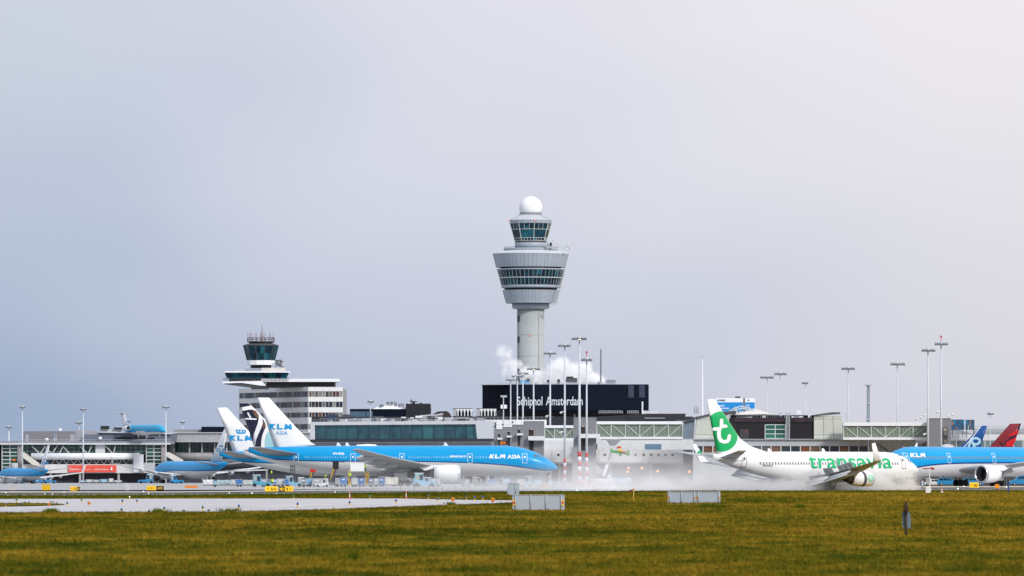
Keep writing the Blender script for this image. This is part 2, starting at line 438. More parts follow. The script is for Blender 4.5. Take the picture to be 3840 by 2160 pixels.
            if flaps:
                for (y0, y1, c) in flaps:
                    mb = MB(); a0, a1 = on_wing(y0, .93, -.15), on_wing(y1, .93, -.12)
                    def fl(a, c_, dx, dz): return (a+Vector((-dx, 0, dz)), a+Vector((-dx-c_*.85, 0, dz-c_*.52)), .16, (0, 0, 1))
                    loft(mb, [fl(a0, c, .1, -.1), fl(a1, c*.75, .1, -.08)]); f = s.part('flap', mb, FLAPM)
                    mb = MB(); loft(mb, [fl(a0, c*.5, .2+c*.85, -.14-c*.52), fl(a1, c*.38, .15+c*.64, -.1-c*.4)]); s.part('aft_flap', mb, FLAPM, f)
                for (y0, y1) in s.sp['spoilers']:
                    a0, a1 = on_wing(y0, .72, .25), on_wing(y1, .72, .2); b0 = a0+Vector((-.55, 0, .75)); b1 = a1+Vector((-.5, 0, .68)); mb = MB()
                    mb.hexa([a0, a1, a1+Vector((-.06, 0, -.05)), a0+Vector((-.06, 0, -.05)), b0, b1, b1+Vector((-.05, 0, -.05)), b0+Vector((-.05, 0, -.05))])
                    s.part('spoiler', mb, FLAPM)
    def tailplane(s, m):
        t = s.sp['stab']
        for sd in (-1, 1):
            mb = MB(); loft(mb, [((-t['le'], sd*t['y0'], t['z']), (-t['le']-t['chord'], sd*t['y0'], t['z']-.05), t['chord']*.1, (0,0,1)),
                ((-t['tle'], sd*t['ty'], t['tz']), (-t['tle']-t['tc'], sd*t['ty'], t['tz']-.03), t['tc']*.09, (0,0,1))])
            s.part('tailplane', mb, m)
    def fin(s, m, le, te, px=True):
        """le / te: the same number of points from root to tip, photo pixels or (x, z)"""
        if px: le = [s.px(*p) for p in le]; te = [s.px(*p) for p in te]
        s.fin_sec = [(a, b) for a, b in zip(le, te)]
        mb = MB(); loft(mb, [((a[0], 0, a[1]), (b[0], 0, b[1]), max(.12, abs(a[0]-b[0])*.09), (0, 1, 0)) for a, b in s.fin_sec])
        s.finob = s.part('tail_fin', mb, m); return s.finob
    def finy(s, x, z, off=.03):
        S = s.fin_sec
        for (A, B) in zip(S, S[1:]):
            def at(t): return ((A[0][0]+(B[0][0]-A[0][0])*t, A[0][1]+(B[0][1]-A[0][1])*t), (A[1][0]+(B[1][0]-A[1][0])*t, A[1][1]+(B[1][1]-A[1][1])*t))
            zt = (B[0][1]+B[1][1])/2; zo = (A[0][1]+A[1][1])/2
            if z <= zt or B is S[-1]:
                t = min(1, max(0, (z-zo)/(zt-zo+1e-9))); a, b = at(t); ch = abs(a[0]-b[0])
                th = max(.12, ch*.09); return s.side*(afh((a[0]-x)/max(ch, .1))*th*.5+off)
        return s.side*.3
    def decal(s, name, verts, faces, m, where='fus', space='px', off=.03, parent=None):
        vs = []
        for u, v in verts:
            if space == 'px':
                x, z = s.px(u, v, s.side*s.D*.47 if where == 'fus' else s.side*.2)
            else: x, z = u, v
            if where == 'fus': vs.append(s.surf(-x, z, off=off))
            else: vs.append(Vector((x, s.finy(x, z, off), z)))
        mb = MB(); mb.add(vs, faces); return s.part(name, mb, m, parent)
    def word(s, body, x0, x1, yt, yb, m, where='fus', bold=.02, shear=0, name='lettering', cuts=0, off=.03):
        vs, fs = fit_text(body, x0, x1, -yb, -yt, bold, shear, cuts=cuts)
        return s.decal(name, [(a, -b) for a, b in vs], fs, m, where, off=off)
    def shape(s, name, pts, m, where='fin', off=.03, grid=0):
        bm = bmesh.new(); f = bm.faces.new([bm.verts.new((a, b, 0)) for a, b in pts])
        if grid:
            ys = [p[1] for p in pts]; lo, hi = min(ys), max(ys)
            for k in range(1, grid): bmesh.ops.bisect_plane(bm, geom=bm.verts[:]+bm.edges[:]+bm.faces[:], plane_co=(0, lo+(hi-lo)*k/grid, 0), plane_no=(0, 1, 0))
            if where == 'fin':
                xs_ = [p[0] for p in pts]; xa, xb = min(xs_), max(xs_)
                for k in range(1, grid): bmesh.ops.bisect_plane(bm, geom=bm.verts[:]+bm.edges[:]+bm.faces[:], plane_co=(xa+(xb-xa)*k/grid, 0, 0), plane_no=(1, 0, 0))
        bmesh.ops.triangulate(bm, faces=bm.faces); bm.verts.index_update()
        vs = [(v.co.x, v.co.y) for v in bm.verts]; fs = [tuple(v.index for v in f.verts) for f in bm.faces]; bm.free()
        return s.decal(name, vs, fs, m, where, off=off)
    def windows(s, x0, x1, step, zf, m, w=.24, h=.36, skip=()):
        z = s.zb+s.Hh*zf; mb = MB()
        for sd in (-1, 1):
            x = x0
            while x < x1:
                if not any(a < x < b for a, b in skip):
                    mb.add([s.surf(x-w/2, z-h/2, sd), s.surf(x+w/2, z-h/2, sd), s.surf(x+w/2, z+h/2, sd), s.surf(x-w/2, z+h/2, sd)], [(0, 1, 2, 3)])
                x += step
        return s.part('passenger_window_row', mb, m, kind='stuff')
    def door(s, x, m, w=1.0, h=1.85, zf=.43, t=.07):
        z = s.zb+s.Hh*zf
        for sd in (-1, 1):
            mb = MB()
            def strip(xa, xb, za, zb_):
                K = 4
                vs = []; fs = []
                for k in range(K+1):
                    zz = za+(zb_-za)*k/K; vs += [s.surf(xa, zz, sd, .03), s.surf(xb, zz, sd, .03)]
                for k in range(K): fs.append((2*k, 2*k+1, 2*k+3, 2*k+2))
                mb.add(vs, fs)
            strip(x-w/2, x-w/2+t, z, z+h); strip(x+w/2-t, x+w/2, z, z+h); strip(x-w/2, x+w/2, z+h, z+h+t); strip(x-w/2, x+w/2, z-t, z)
            strip(x-.15, x+.15, z+h*.55, z+h*.75)
            s.part('door_outline', mb, m)
    def cockpit(s, x=2.2, zf=.66, h=.55, l=1.9):
        for sd in (-1, 1):
            for k in range(3):
                a = x+l*k/3; b = x+l*(k+1)/3-.08; z0 = s.zb+s.Hh*(zf+.015*k); z1 = z0+h*(1-.12*k); mb = MB()
                zt = lambda xx: min(z1, s.prof(xx)[0]+s.prof(xx)[1]*.93)
                mb.add([s.surf(a, min(z0, zt(a)), sd, .03), s.surf(b, min(z0, zt(b)), sd, .03), s.surf(b, zt(b), sd, .03), s.surf(a+.08, zt(a+.08), sd, .03)], [(0, 1, 2, 3)])
                s.part('cockpit_window', mb, CKPT)
    def engines(s, m, lip=None, band=None, chev=False, logo=None):
        e = s.sp['eng']; r, x, z, ln = e['r'], e['x'], e['z'], e['len']
        for sd in (-1, 1):
            y = sd*e['y']; mb = MB(); c = (-x, y, z)
            mb.lathe([(r*.84, -.35*r), (r*.87, -.03), (r*.92, .015), (r*.96, -.04), (r*1.0, -.35*r)], c, 28, 'x', False)
            nac = s.part('engine', MB().lathe([(r*1.0, -.35*r), (r*1.04, -ln*.3), (r*1.03, -ln*.55), (r*.96, -ln*.78), (r*.80, -ln), (r*.76, -ln), (r*.80, -ln*.8), (r*.3, -ln*.7)], c, 28, 'x', False), m)
            s.part('intake_lip', mb, lip or STEEL, nac)
            s.part('intake_duct', MB().lathe([(r*.84, -.35*r), (r*.82, -r*.9), (r*.82, -r*1.1)], c, 24, 'x', False), DUCT, nac)
            fb = MB()
            for k in range(18):
                a = 2*pi*k/18; a2 = a+.26
                p = lambda rr, aa, dx: (c[0]-r*1.0+dx, y+cos(aa)*rr, z+sin(aa)*rr)
                fb.add([p(r*.22, a, .06), p(r*.81, a+.1, .10), p(r*.81, a2+.1, -.10), p(r*.22, a2, -.06)], [(0, 1, 2, 3)])
            s.part('fan', fb, mat('fan blade', (.03,.03,.035), .4, metal=.4), nac)
            s.part('fan_casing', MB().lathe([(r*.82, -r*1.12), (.01, -r*1.12)], c, 20, 'x', False), BLACK, nac)
            s.part('spinner', MB().lathe([(.01, -r*.6), (r*.12, -r*.72), (r*.22, -r*.95)], c, 14, 'x', False), DGREY, nac)
            s.part('exhaust_nozzle', MB().lathe([(r*.62, -ln*.86), (r*.56, -ln*1.08), (r*.42, -ln*1.26), (r*.40, -ln*1.26), (r*.36, -ln*1.1)], c, 20, 'x', False), HOTM, nac)
            s.part('exhaust_cone', MB().lathe([(r*.36, -ln*1.1), (r*.22, -ln*1.32), (.01, -ln*1.5)], c, 14, 'x', False), HOTM, nac)
            if band: s.part('reverser_gap', MB().lathe([(r*1.015, -ln*band[0]), (r*1.045, -ln*(band[0]+.01)), (r*1.045, -ln*(band[1]-.01)), (r*1.01, -ln*band[1])], c, 28, 'x', False), band[2], nac)
            # pylon
            w = s.on_wing(abs(y), .05) if abs(y) > s.D*.28 else Vector((0,0,0)); yy = y
            wz = s.sp['wing']['z']+(abs(y)-s.D*.28)*s.sp['wing']['dih']; wx = s.sp['wing']['le']+(abs(y)-s.D*.28)*s.sp['wing']['tan']
            mb = MB(); mb.prism([(-x-ln*.3, z+r*.98), (-wx-.2, wz+.18), (-wx-3.0, wz-.1), (-x-ln*1.35, z+r*.35), (-x-ln*.8, z+r*.6)], yy-.22, yy+.22)
            s.part('pylon', mb, m)
    def gear(s, skip_nose=False):
        g = s.sp['gear']; wr = g['r']
        def wheelset(name, x, y, axles, pitch, track, top, door=None):
            mb = MB(); mb.bar((-x, y, wr), (-x+.25, y, top), .17, .22, 8); mb.bar((-x, y, wr+.4), (-x+.2+1.3, y, top-.2), .08)
            if axles > 1: mb.bar((-x-(axles-1)*pitch/2, y, wr), (-x+(axles-1)*pitch/2, y, wr), .14)
            lg = s.part(name, mb, STEEL)
            for k in range(axles):
                ax = -x+(k-(axles-1)/2)*pitch
                for sd in (-1, 1):
                    wm = MB(); cy = y+sd*track/2; tw = wr*.36
                    vs = []; n = 18; pr = [(wr*.45, -tw), (wr*.9, -tw), (wr, -tw*.6), (wr, tw*.6), (wr*.9, tw), (wr*.45, tw)]
                    for r_, h in pr:
                        for i in range(n): a = 2*pi*i/n; vs.append((ax+cos(a)*r_, cy+h, wr+sin(a)*r_))
                    fs = [(q*n+i, q*n+(i+1) % n, (q+1)*n+(i+1) % n, (q+1)*n+i) for q in range(len(pr)-1) for i in range(n)]
                    fs += [tuple(range(n)), tuple((len(pr)-1)*n+i for i in range(n-1, -1, -1))]
                    wm.add(vs, fs, True); s.part('wheel', wm, RUBBER, lg)
            if door:
                mb = MB(); mb.box(-x-door[0]/2, -x+door[0]/2, y+door[3]*(.9), y+door[3]*(.9)+.06, door[1], door[2])
                s.part('gear_door', mb, s.white, lg)
        for sd in (-1, 1): wheelset('main_landing_gear', g['mx'], sd*g['my'], g['ax'], g['pitch'], g['track'], s.zb+s.Hh*.3, (g['dw'], s.zb*.55, s.zb+.9, sd))
        wheelset('nose_landing_gear', g['nx'], 0, 1, 0, g['ntrack'], s.zb+.8)
DUCT = mat('duct grey', (.10,.105,.11), .5, var=.1)
GREYW = mat('fairing white', (.62,.63,.64), .4, var=.07, scale=.5)
FLAPM = mat('flap grey', (.42,.43,.44), .5, var=.16, scale=1.2)
WINGM = mat('wing grey', (.40,.41,.42), .42, var=.14, scale=.4, stretch=(1,2,1))
CKPT = mat('cockpit glass', (.10,.11,.12), .1, var=.3, spec=.7)
HOTM = mat('burnt metal', (.10,.09,.09), .45, metal=.6, var=.3)
PWHITE = mat('aircraft white', (.80,.81,.82), .28, var=.03, scale=.4, coat=.3)
PLWIN = mat('cabin window', (.20,.22,.25), .2, var=.2, scale=6)
WINB = mat('cabin window pale', (.16,.42,.62), .3, var=.5, scale=1.5)
KBLUE = (.0,.285,.60); KDARK = (.004,.035,.19); KBELLY = (.60,.60,.60)
KLB = mat('cyan blue lettering', (.0,.28,.60), .4, var=.03)
TGRN = mat('leaf green', (.0,.40,.115), .35, var=.03, scale=.3, coat=.2)
TGRN2 = mat('lettering green', (.01,.42,.17), .35, var=.03, scale=.3)
NAVY = mat('night blue', (.006,.008,.035), .3, var=.15, coat=.3)

B777 = dict(L=63.4, D=6.2, H=6.2, zb=2.15, nl=11.2, tl=25, nz=.26,
    wing=dict(le=20.3, chord=14.2, ky=10.6, kte=.10, ty=30.4, tc=1.7, tan=.70, z=3.5, dih=.085, flex=1.6, tracks=(6.5, 13.5, 18.2, 23), tl=2.6, tw=1.7),
    eng=dict(y=9.7, x=20.1, z=2.6, r=1.80, len=5.4), stab=dict(le=52.6, y0=1.2, z=6.55, chord=7.4, ty=10.8, tle=60.6, tc=2.5, tz=8.0),
    gear=dict(mx=32.2, my=5.5, ax=3, pitch=1.45, track=1.4, r=.66, dw=2.6, nx=6.0, ntrack=.8))
B737 = dict(L=38.4, D=3.8, H=4.0, zb=1.3, nl=6.6, tl=15, nz=.34, ne=.80, tr=.74, td=.10,
    wing=dict(le=13.9, chord=8.2, ky=5.3, kte=-.05, ty=16.9, tc=1.6, tan=.60, z=1.95, dih=.105, flex=.35, tracks=(5.6, 8.0, 10.6), tl=1.5, tw=.95),
    eng=dict(y=4.83, x=13.8, z=1.60, r=1.0, len=3.7), stab=dict(le=34.2, y0=.6, z=4.45, chord=3.7, ty=7.15, tle=38.9, tc=1.5, tz=5.4),
    gear=dict(mx=19.5, my=2.86, ax=1, pitch=0, track=.85, r=.57, dw=1.0, nx=4.0, ntrack=.4), spoilers=((2.6, 4.6), (6.0, 7.4), (7.5, 8.9), (9.0, 10.4)))
B787 = dict(L=62.6, D=5.77, H=5.95, zb=2.15, nl=9.5, tl=24, nz=.30, ne=.72,
    wing=dict(le=20.6, chord=12.6, ky=9.6, kte=.02, ty=29.6, tc=1.2, tan=.68, z=3.3, dih=.10, flex=2.2, tracks=(6, 12.5, 17, 21.5), tl=2.2, tw=1.5),
    eng=dict(y=9.75, x=19.3, z=2.55, r=1.78, len=5.0), stab=dict(le=53, y0=1.0, z=6.0, chord=6.5, ty=9.9, tle=59.3, tc=2.2, tz=6.9),
    gear=dict(mx=30.0, my=4.9, ax=2, pitch=1.46, track=1.35, r=.70, dw=1.8, nx=5.5, ntrack=.7))
A330 = dict(B777); A330.update(L=58.4, D=5.64, H=5.64, zb=2.0)
A330['wing'] = dict(B777['wing'], le=18.5, chord=11.5, tan=.60, ty=29.0, z=3.2, tracks=(7, 13, 18))
A330['eng'] = dict(y=9.4, x=18.6, z=2.3, r=1.5, len=5.2); A330['stab'] = dict(le=48.5, y0=1, z=5.9, chord=6.2, ty=9.7, tle=54.6, tc=2.2, tz=6.9)
A330['gear'] = dict(B777['gear'], mx=29.5, ax=2)
def fin_local(L, H0, Ht, r0=13.5, c0=9.0, ct=2.9, aft=.6):
    """generic swept fin in hull coordinates: tip trailing edge level with the tail end"""
    te = [(-(L-4.2), H0), (-(L+aft), Ht)]; le = [(-(L-4.2-c0), H0), (-(L+aft-ct), Ht)]
    return le, te
KLM_G = {'K': [(0,0),(.30,0),(.30,.36),(.66,0),(1.0,0),(.52,.50),(.98,1),(.64,1),(.30,.62),(.30,1),(0,1)], 'L': [(0,0),(.30,0),(.30,.74),(.86,.74),(.86,1),(0,1)],
    'M': [(0,1),(.16,0),(.46,0),(.62,.40),(.80,0),(1.12,0),(1.20,1),(.94,1),(.90,.42),(.70,.84),(.54,.84),(.34,.42),(.26,1)]}
def klm(P, x0, x1, yt, yb, m, where='fin', shear=0, grid=0):
    """the three heavy capitals as outlines"""
    sx = (x1-x0)/3.42; sy = yb-yt
    for ch, o in (('K', 0), ('L', 1.16), ('M', 2.20)):
        P.shape('lettering', [(x0+(o+a)*sx+shear*sy*(1-b), yt+b*sy) for a, b in KLM_G[ch]], m, where, off=.045 if where == 'fus' else .03, grid=grid)
def crown(P, cx, y0, w):
    """four discs over a bar with a small cross on top"""
    r = w*.085
    for k, dx in enumerate((-.36, -.13, .13, .36)):
        P.shape('crown_disc', [(cx+dx*w+cos(2*pi*i/12)*r*1.2, y0-w*.12+sin(2*pi*i/12)*r*1.2) for i in range(12)], KLB)
    P.shape('crown_bar', [(cx-.42*w, y0), (cx+.42*w, y0), (cx+.38*w, y0+w*.13), (cx, y0+w*.17), (cx-.38*w, y0+w*.13)], KLB)
    P.shape('crown_cross', [(cx-.02*w, y0-w*.38), (cx+.02*w, y0-w*.38), (cx+.02*w, y0-w*.24), (cx-.02*w, y0-w*.24)], KLB)
LWHITE = mat('lettering white', (.82,.84,.86), .4, var=.02)
LDARK = mat('lettering dark', (.03,.03,.05), .5, var=.02)

# 1. blue and white widebody in front, the largest on the apron
P = Plane('airliner', 'large sky blue airliner reading KLM ASIA, nose right, cargo line below', 2093, 1311, 1.0, B777); AS = P
P.white = GREYW
P.fuselage(livery('sky blue over white hull', [(0, .215), (.03, .20), (.06, .225), (.12, .31), (.2, .40), (.3, .455), (.5, .50), (.8, .515), (.9, .56), (1, .60)], P.L, P.zb, P.Hh, KBLUE, KDARK, KBELLY, .22))
P.wings(WINGM); P.tailplane(mat('tailplane grey', (.30,.30,.31), .5, var=.1))
P.fin(PWHITE, [(1185, 1668), (1166, 1659), (1105, 1597), (1009, 1491)], [(1030, 1692), (1028, 1676), (1001, 1592), (963, 1491)])
P.engines(PWHITE); P.gear(); P.cockpit(2.9, .60, .62, 2.2)
P.windows(7.5, 52, .56, .615, WINB, skip=((9.4, 11.2), (17.2, 19.0), (31, 33), (41.2, 42.9), (52, 54)))
for x in (6.9, 18.1, 32.0, 42.0, 53.6): P.door(x, LWHITE)
klm(P, 1009, 1096, 1590, 1611, KLB); P.word('ASIA', 1033, 1079, 1617, 1631, KLB, 'fin', .01)
klm(P, 1836, 1894, 1704, 1719, LWHITE, 'fus', .15, 3); P.word('ASIA', 1902, 1952, 1705, 1720, LWHITE, 'fus', .02, .05, cuts=2)
P.word('PH-BQL', 1249, 1293, 1697, 1706, LWHITE, 'fus', .03); P.word('荷蘭亞洲航空公司', 1686, 1748, 1708, 1715, LWHITE, 'fus', .03)
P.word('The Flying Dutchman', 1241, 1293, 1730, 1735, LDARK, 'fus', .0); P.word('KLM', 1684, 1703, 1776, 1780, KLB, 'fus', .03)
for (a, b) in ((1272, 1281), (1305, 1311), (1674, 1680)):
    mb = MB(); x, z = P.px(a, 1668); zz = P.prof(-x)[0]+P.prof(-x)[1]-.1; mb.prism([(x-.6, zz), (x+.5, zz), (x-.1, zz+.75), (x-.4, zz+.75)], -.06, .06); P.part('blade_antenna', mb, PWHITE)
mb = MB(); mb.lathe([(.05, -2.6), (.5, -2.2), (.62, 0), (.5, 1.6), (.05, 2.4)], (-39, 0, P.zb+P.Hh-.28), 12, 'x', False); P.part('antenna_fairing', mb, PWHITE)
# open cargo door with the hold sill
mb = MB(); 
x0, z0 = P.px(1314, 1767, -3.0); x1, z1 = P.px(1366, 1737, -3.0); mb.box(x0, x1, -4.1, -3.95, z0, z1); P.part('cargo_door', mb, PWHITE)

# 2. dark-finned widebody parked behind it
P = Plane('airliner', 'white airliner whose night blue tail has white curves, between two white tails', 1985, 1421, 1.0, B777); P.white = GREYW
P.fuselage(livery('white hull', [(0, 0), (.5, .0), (1, .0)], P.L, P.zb, P.Hh, (.72,.72,.72), (.7,.7,.7), (.6,.6,.6)))
P.wings(WINGM); P.tailplane(mat('tailplane pale', (.36,.36,.37), .5, var=.1)); P.engines(GREYW); P.gear(); P.windows(7.5, 52, .56, .615, PLWIN)
P.fin(PWHITE, [(1100, 1690), (1085, 1672), (1018, 1597), (933, 1511)], [(962, 1705), (957, 1690), (927, 1600), (897, 1511)])
def Q(l): return [(600+u/2.898, 1450+v/2.898) for u, v in l]
P.shape('tail_band', Q([(862,179),(963,178),(993,203),(872,224)]), NAVY, off=.07, grid=9)
P.shape('tail_band', Q([(890,265),(950,252),(1000,247),(1040,262),(1072,305),(1074,350),(1062,400),(1042,455),(1018,520),(1008,590),(1004,598),(980,520),(950,430),(915,335)]), NAVY, off=.07, grid=9)
P.shape('tail_band', Q([(1112,335),(1132,370),(1148,410),(1150,440),(1130,480),(1108,540),(1100,600),(1098,660),(1032,660),(1044,580),(1070,515),(1100,450),(1118,400),(1116,360)]), NAVY, off=.07, grid=9)
P.shape('tail_band', Q([(1180,480),(1262,660),(1142,664),(1140,590),(1155,520)]), mat('pale teal', (.30,.56,.62), .4, var=.05), off=.07, grid=6)
BRZ = mat('bronze', (.16,.08,.045), .35, metal=.3, var=.3, scale=1.5)
P.shape('tail_bronze_patch', Q([(1002,254),(1040,266),(1068,303),(1070,345),(1040,330),(1015,290)]), BRZ, off=.10, grid=5); P.shape('tail_bronze_patch', Q([(1122,372),(1146,412),(1146,440),(1124,470),(1116,430)]), BRZ, off=.10, grid=5)  # bronze patches belonging to the tail's painted pattern
vs, fs = strokes2d([(600+956/2.898, 1450+288/2.898), (600+985/2.898, 1450+340/2.898)], 3.0); P.decal('tail_mark', vs, fs, LWHITE, 'fin', off=.13)
vs, fs = strokes2d([(600+932/2.898, 1450+348/2.898), (600+1044/2.898, 1450+353/2.898)], 2.6); P.decal('tail_mark', vs, fs, LWHITE, 'fin', off=.15)

# 3. second crowned tail further back
P = Plane('airliner', 'farther blue airliner with crown over KLM on its white tail, left of the dark tail', 1830, 1512, 1.0, B777); P.white = GREYW
P.fuselage(livery('sky blue over white hull, rear', [(0, .22), (.1, .3), (.3, .455), (.8, .515), (.9, .56), (1, .60)], P.L, P.zb, P.Hh, KBLUE, KDARK, KBELLY, .22))
P.wings(WINGM); P.tailplane(_mats['tailplane grey']); P.engines(PWHITE); P.gear(); P.windows(7.5, 52, .56, .615, WINB)
P.fin(PWHITE, [(1010, 1700), (997, 1690), (935, 1620), (851, 1528)], [(876, 1706), (872, 1692), (840, 1600), (811, 1529)])
klm(P, 860, 948, 1633, 1653, KLB); crown(P, 904, 1620, 44)
mb = MB(); 
# 4. 737 landing roll
P = Plane('airliner', 'white narrowbody landing in spray, green transavia titles and round green tail emblem', 3440, 883, 41.0, B737); TR = P
P.white = GREYW
P.fuselage(livery('white hull, green titles', [(0, .02), (.5, .03), (1, .02)], P.L, P.zb, P.Hh, (.80,.81,.82), (.5,.5,.52), (.5,.5,.52), .1))
P.wings(WINGM, winglet=(2.45, .75, 1.9, PWHITE), flaps=((2.0, 5.3, 1.7), (5.7, 11.2, 1.35))); P.tailplane(mat('tailplane light', (.52,.53,.54), .45, var=.12))
def fin_green(P, cx, cy, rx, rz):
    """white fin paint with a large green disc"""
    m = bpy.data.materials.new('white fin with green disc'); m.use_nodes = True; nt = m.node_tree; N = nt.nodes; K = nt.links; b = N['Principled BSDF']; b.inputs['Roughness'].default_value = .28
    b.inputs['Coat Weight'].default_value = .3
    (x, z) = P.px(cx, cy); tc = N.new('ShaderNodeTexCoord'); mp = N.new('ShaderNodeMapping'); mp.inputs['Location'].default_value = (-x/rx, 0, -z/rz); mp.inputs['Scale'].default_value = (1/rx, 0, 1/rz)
    K.new(tc.outputs['Object'], mp.inputs[0]); ln = N.new('ShaderNodeVectorMath'); ln.operation = 'LENGTH'; K.new(mp.outputs[0], ln.inputs[0])
    gt = N.new('ShaderNodeMath'); gt.operation = 'MULTIPLY_ADD'; gt.use_clamp = True; gt.inputs[1].default_value = 60; gt.inputs[2].default_value = -59.5; K.new(ln.outputs['Value'], gt.inputs[0])
    nz = N.new('ShaderNodeTexNoise'); nz.inputs['Scale'].default_value = .6; K.new(tc.outputs['Object'], nz.inputs[0])
    mx = N.new('ShaderNodeMix'); mx.data_type = 'RGBA'; K.new(gt.outputs[0], mx.inputs[0]); mx.inputs[6].default_value = (0, .40, .115, 1); mx.inputs[7].default_value = (.80,.81,.82, 1)
    sc = N.new('ShaderNodeVectorMath'); sc.operation = 'SCALE'; K.new(mx.outputs[2], sc.inputs[0]); mr = N.new('ShaderNodeMapRange'); mr.inputs[3].default_value = .93; mr.inputs[4].default_value = 1.05
    K.new(nz.outputs[0], mr.inputs[0]); K.new(mr.outputs[0], sc.inputs[3]); K.new(sc.outputs[0], b.inputs['Base Color']); return m
P.fin(fin_green(P, 2704, 1618, 3.05, 2.72), [(2905, 1702), (2862, 1690), (2815, 1673), (2775, 1644), (2722, 1562), (2680, 1497)], [(2690, 1712), (2686, 1700), (2682, 1680), (2678, 1648), (2663, 1572), (2650, 1497)])
def tmark(P, f, where, m, off):
    for k, (pts, w) in enumerate((([(888,365),(888,440),(870,452),(862,470),(862,525),(868,560),(885,588),(915,600),(945,595),(962,575),(968,545),(970,535)], 19), ([(812,460),(860,458),(872,452),(884,440)], 18), ([(888,432),(905,431),(932,429)], 18))):
        vs, fs = strokes2d([f(*p) for p in pts], w*f(1, 0, True)); P.decal('tail_emblem' if where == 'fin' else 'engine_emblem', vs, fs, m, where, off=off+.014*k)
def fm(u, v, s=False): return 1/2.898 if s else (2400+u/2.898, 1450+v/2.898)
tmark(P, fm, 'fin', LWHITE, .04)
P.engines(PWHITE, band=(.40, .56, DGREY)); P.gear(); P.cockpit(1.75, .62, .5, 1.35)
P.windows(5.6, 31.5, .508, .60, PLWIN, w=.25, h=.36, skip=((13.5, 13.9),)); P.door(4.4, LDARK, .85, 1.75, .44, .06); P.door(33.6, LDARK, .8, 1.7, .48, .06); P.door(16.3, MGREY, .55, 1.0, .52, .04); P.door(17.4, MGREY, .55, 1.0, .52, .04)
vs, fs = fit_text('transavia', 3033, 3343, -1757, -1703, .012, .0, res=5, cuts=8, spacing=1.02)
P.decal('lettering', [(a, -b) for a, b in vs], fs, TGRN2, 'fus', off=.045)
P.word('PH-HXO', 2867, 2901, 1742, 1751, LDARK, 'fus', .01, .2); P.word('BOEING 737-800', 2766, 2803, 1726, 1729, LDARK, 'fus', .0, .2)
# engine disc emblem on the cowl (near side)
e = P.sp['eng']; cy = P.side*e['y']
def on_cowl(cx, cz, pts, m, name, off):
    mb = MB(); vs = []
    for u, v in pts[0]:
        zz = v; a = (zz)/(e['r']*1.04); a = max(-.98, min(.98, a)); vs.append((-e['x']-cx+u, cy+P.side*(e['r']*1.04*sqrt(1-a*a)+off), e['z']+zz))
    mb.add(vs, pts[1]); P.part(name, mb, m)
pale = mat('faded green disc', (.20,.60,.42), .4, var=.05)
disc = [(cos(2*pi*i/20)*.52, sin(2*pi*i/20)*.52+.08) for i in range(20)]
bmv = [(0, .08)]+disc; on_cowl(.85, 0, (bmv, [(0, 1+i, 1+(i+1) % 20) for i in range(20)]), pale, 'engine_emblem', .03)
vs, fs = strokes2d([(-.08, .42), (-.08, .05), (0, -.12), (.14, -.14), (.24, -.02)], .055); on_cowl(.85, 0, (vs, fs), LWHITE, 'engine_emblem', .045)
vs, fs = strokes2d([(-.26, .2), (-.08, .2), (.08, .26)], .05); on_cowl(.85, 0, (vs, fs), LWHITE, 'engine_emblem', .055)
for a in (2888, 3090):
    mb = MB(); x, z = P.px(a, 1690); zz = P.prof(-x)[0]+P.prof(-x)[1]-.05; mb.prism([(x-.45, zz), (x+.3, zz), (x-.1, zz+.5), (x-.4, zz+.5)], -.04, .04); P.part('blade_antenna', mb, PWHITE)
# small emblem on the inner face of the far winglet is built as a disc
wt = Vector(P.wsecs[-1][0]); 
mb = MB(); cx_, cy_, cz_ = wt.x-1.5, -wt.y-P.side*.45, wt.z+1.05
mb.add([(cx_+cos(2*pi*i/16)*.42, cy_+P.side*.02, cz_+sin(2*pi*i/16)*.52) for i in range(16)], [tuple(range(16))]); P.part('winglet_emblem', mb, TGRN2)
# 5. 787 at the right edge
P = Plane('airliner', 'blue widebody at right edge, nose hidden behind the green titled airliner', 3305, 1292, 225.0, B787); KR = P
P.white = GREYW
P.fuselage(livery('sky blue over white hull, right', [(0, .17), (.05, .20), (.12, .31), (.2, .40), (.3, .45), (.5, .475), (.8, .50), (1, .60)], P.L, P.zb, P.Hh, KBLUE, KDARK, (.66,.66,.66), .30))
P.wings(WINGM); P.tailplane(_mats['tailplane grey']); P.engines(PWHITE, lip=mat('polished lip', (.55,.56,.58), .25, metal=.8, var=.05)); P.gear(); P.cockpit(2.0, .60, .7, 2.2)
P.fin(PWHITE, *fin_local(P.L, 7.2, 16.8), px=False)
P.windows(6.6, 52, .62, .625, PLWIN, .30, .45, skip=((16.6, 18.6), (30.5, 32.6), (42, 44)))
for x in (5.0, 17.6, 31.6, 43.0): P.door(x, LWHITE, 1.05, 1.9, .45)
klm(P, 3416, 3469, 1699, 1714, LWHITE, 'fus', .25, 3); 
mb = MB(); mb.lathe([(.05, -2.0), (.75, -1.5), (.95, 0), (.75, 1.3), (.05, 1.9)], (-20, 0, P.zb+P.Hh-.35), 14, 'x', False); P.part('antenna_fairing', mb, LGREY)
for a in (10.5,):
    zz = P.zb+P.Hh-.05; mb = MB(); mb.prism([(-a-.4, zz), (-a+.35, zz), (-a-.2, zz+.8), (-a-.5, zz+.8)], -.05, .05); P.part('blade_antenna', mb, PWHITE)
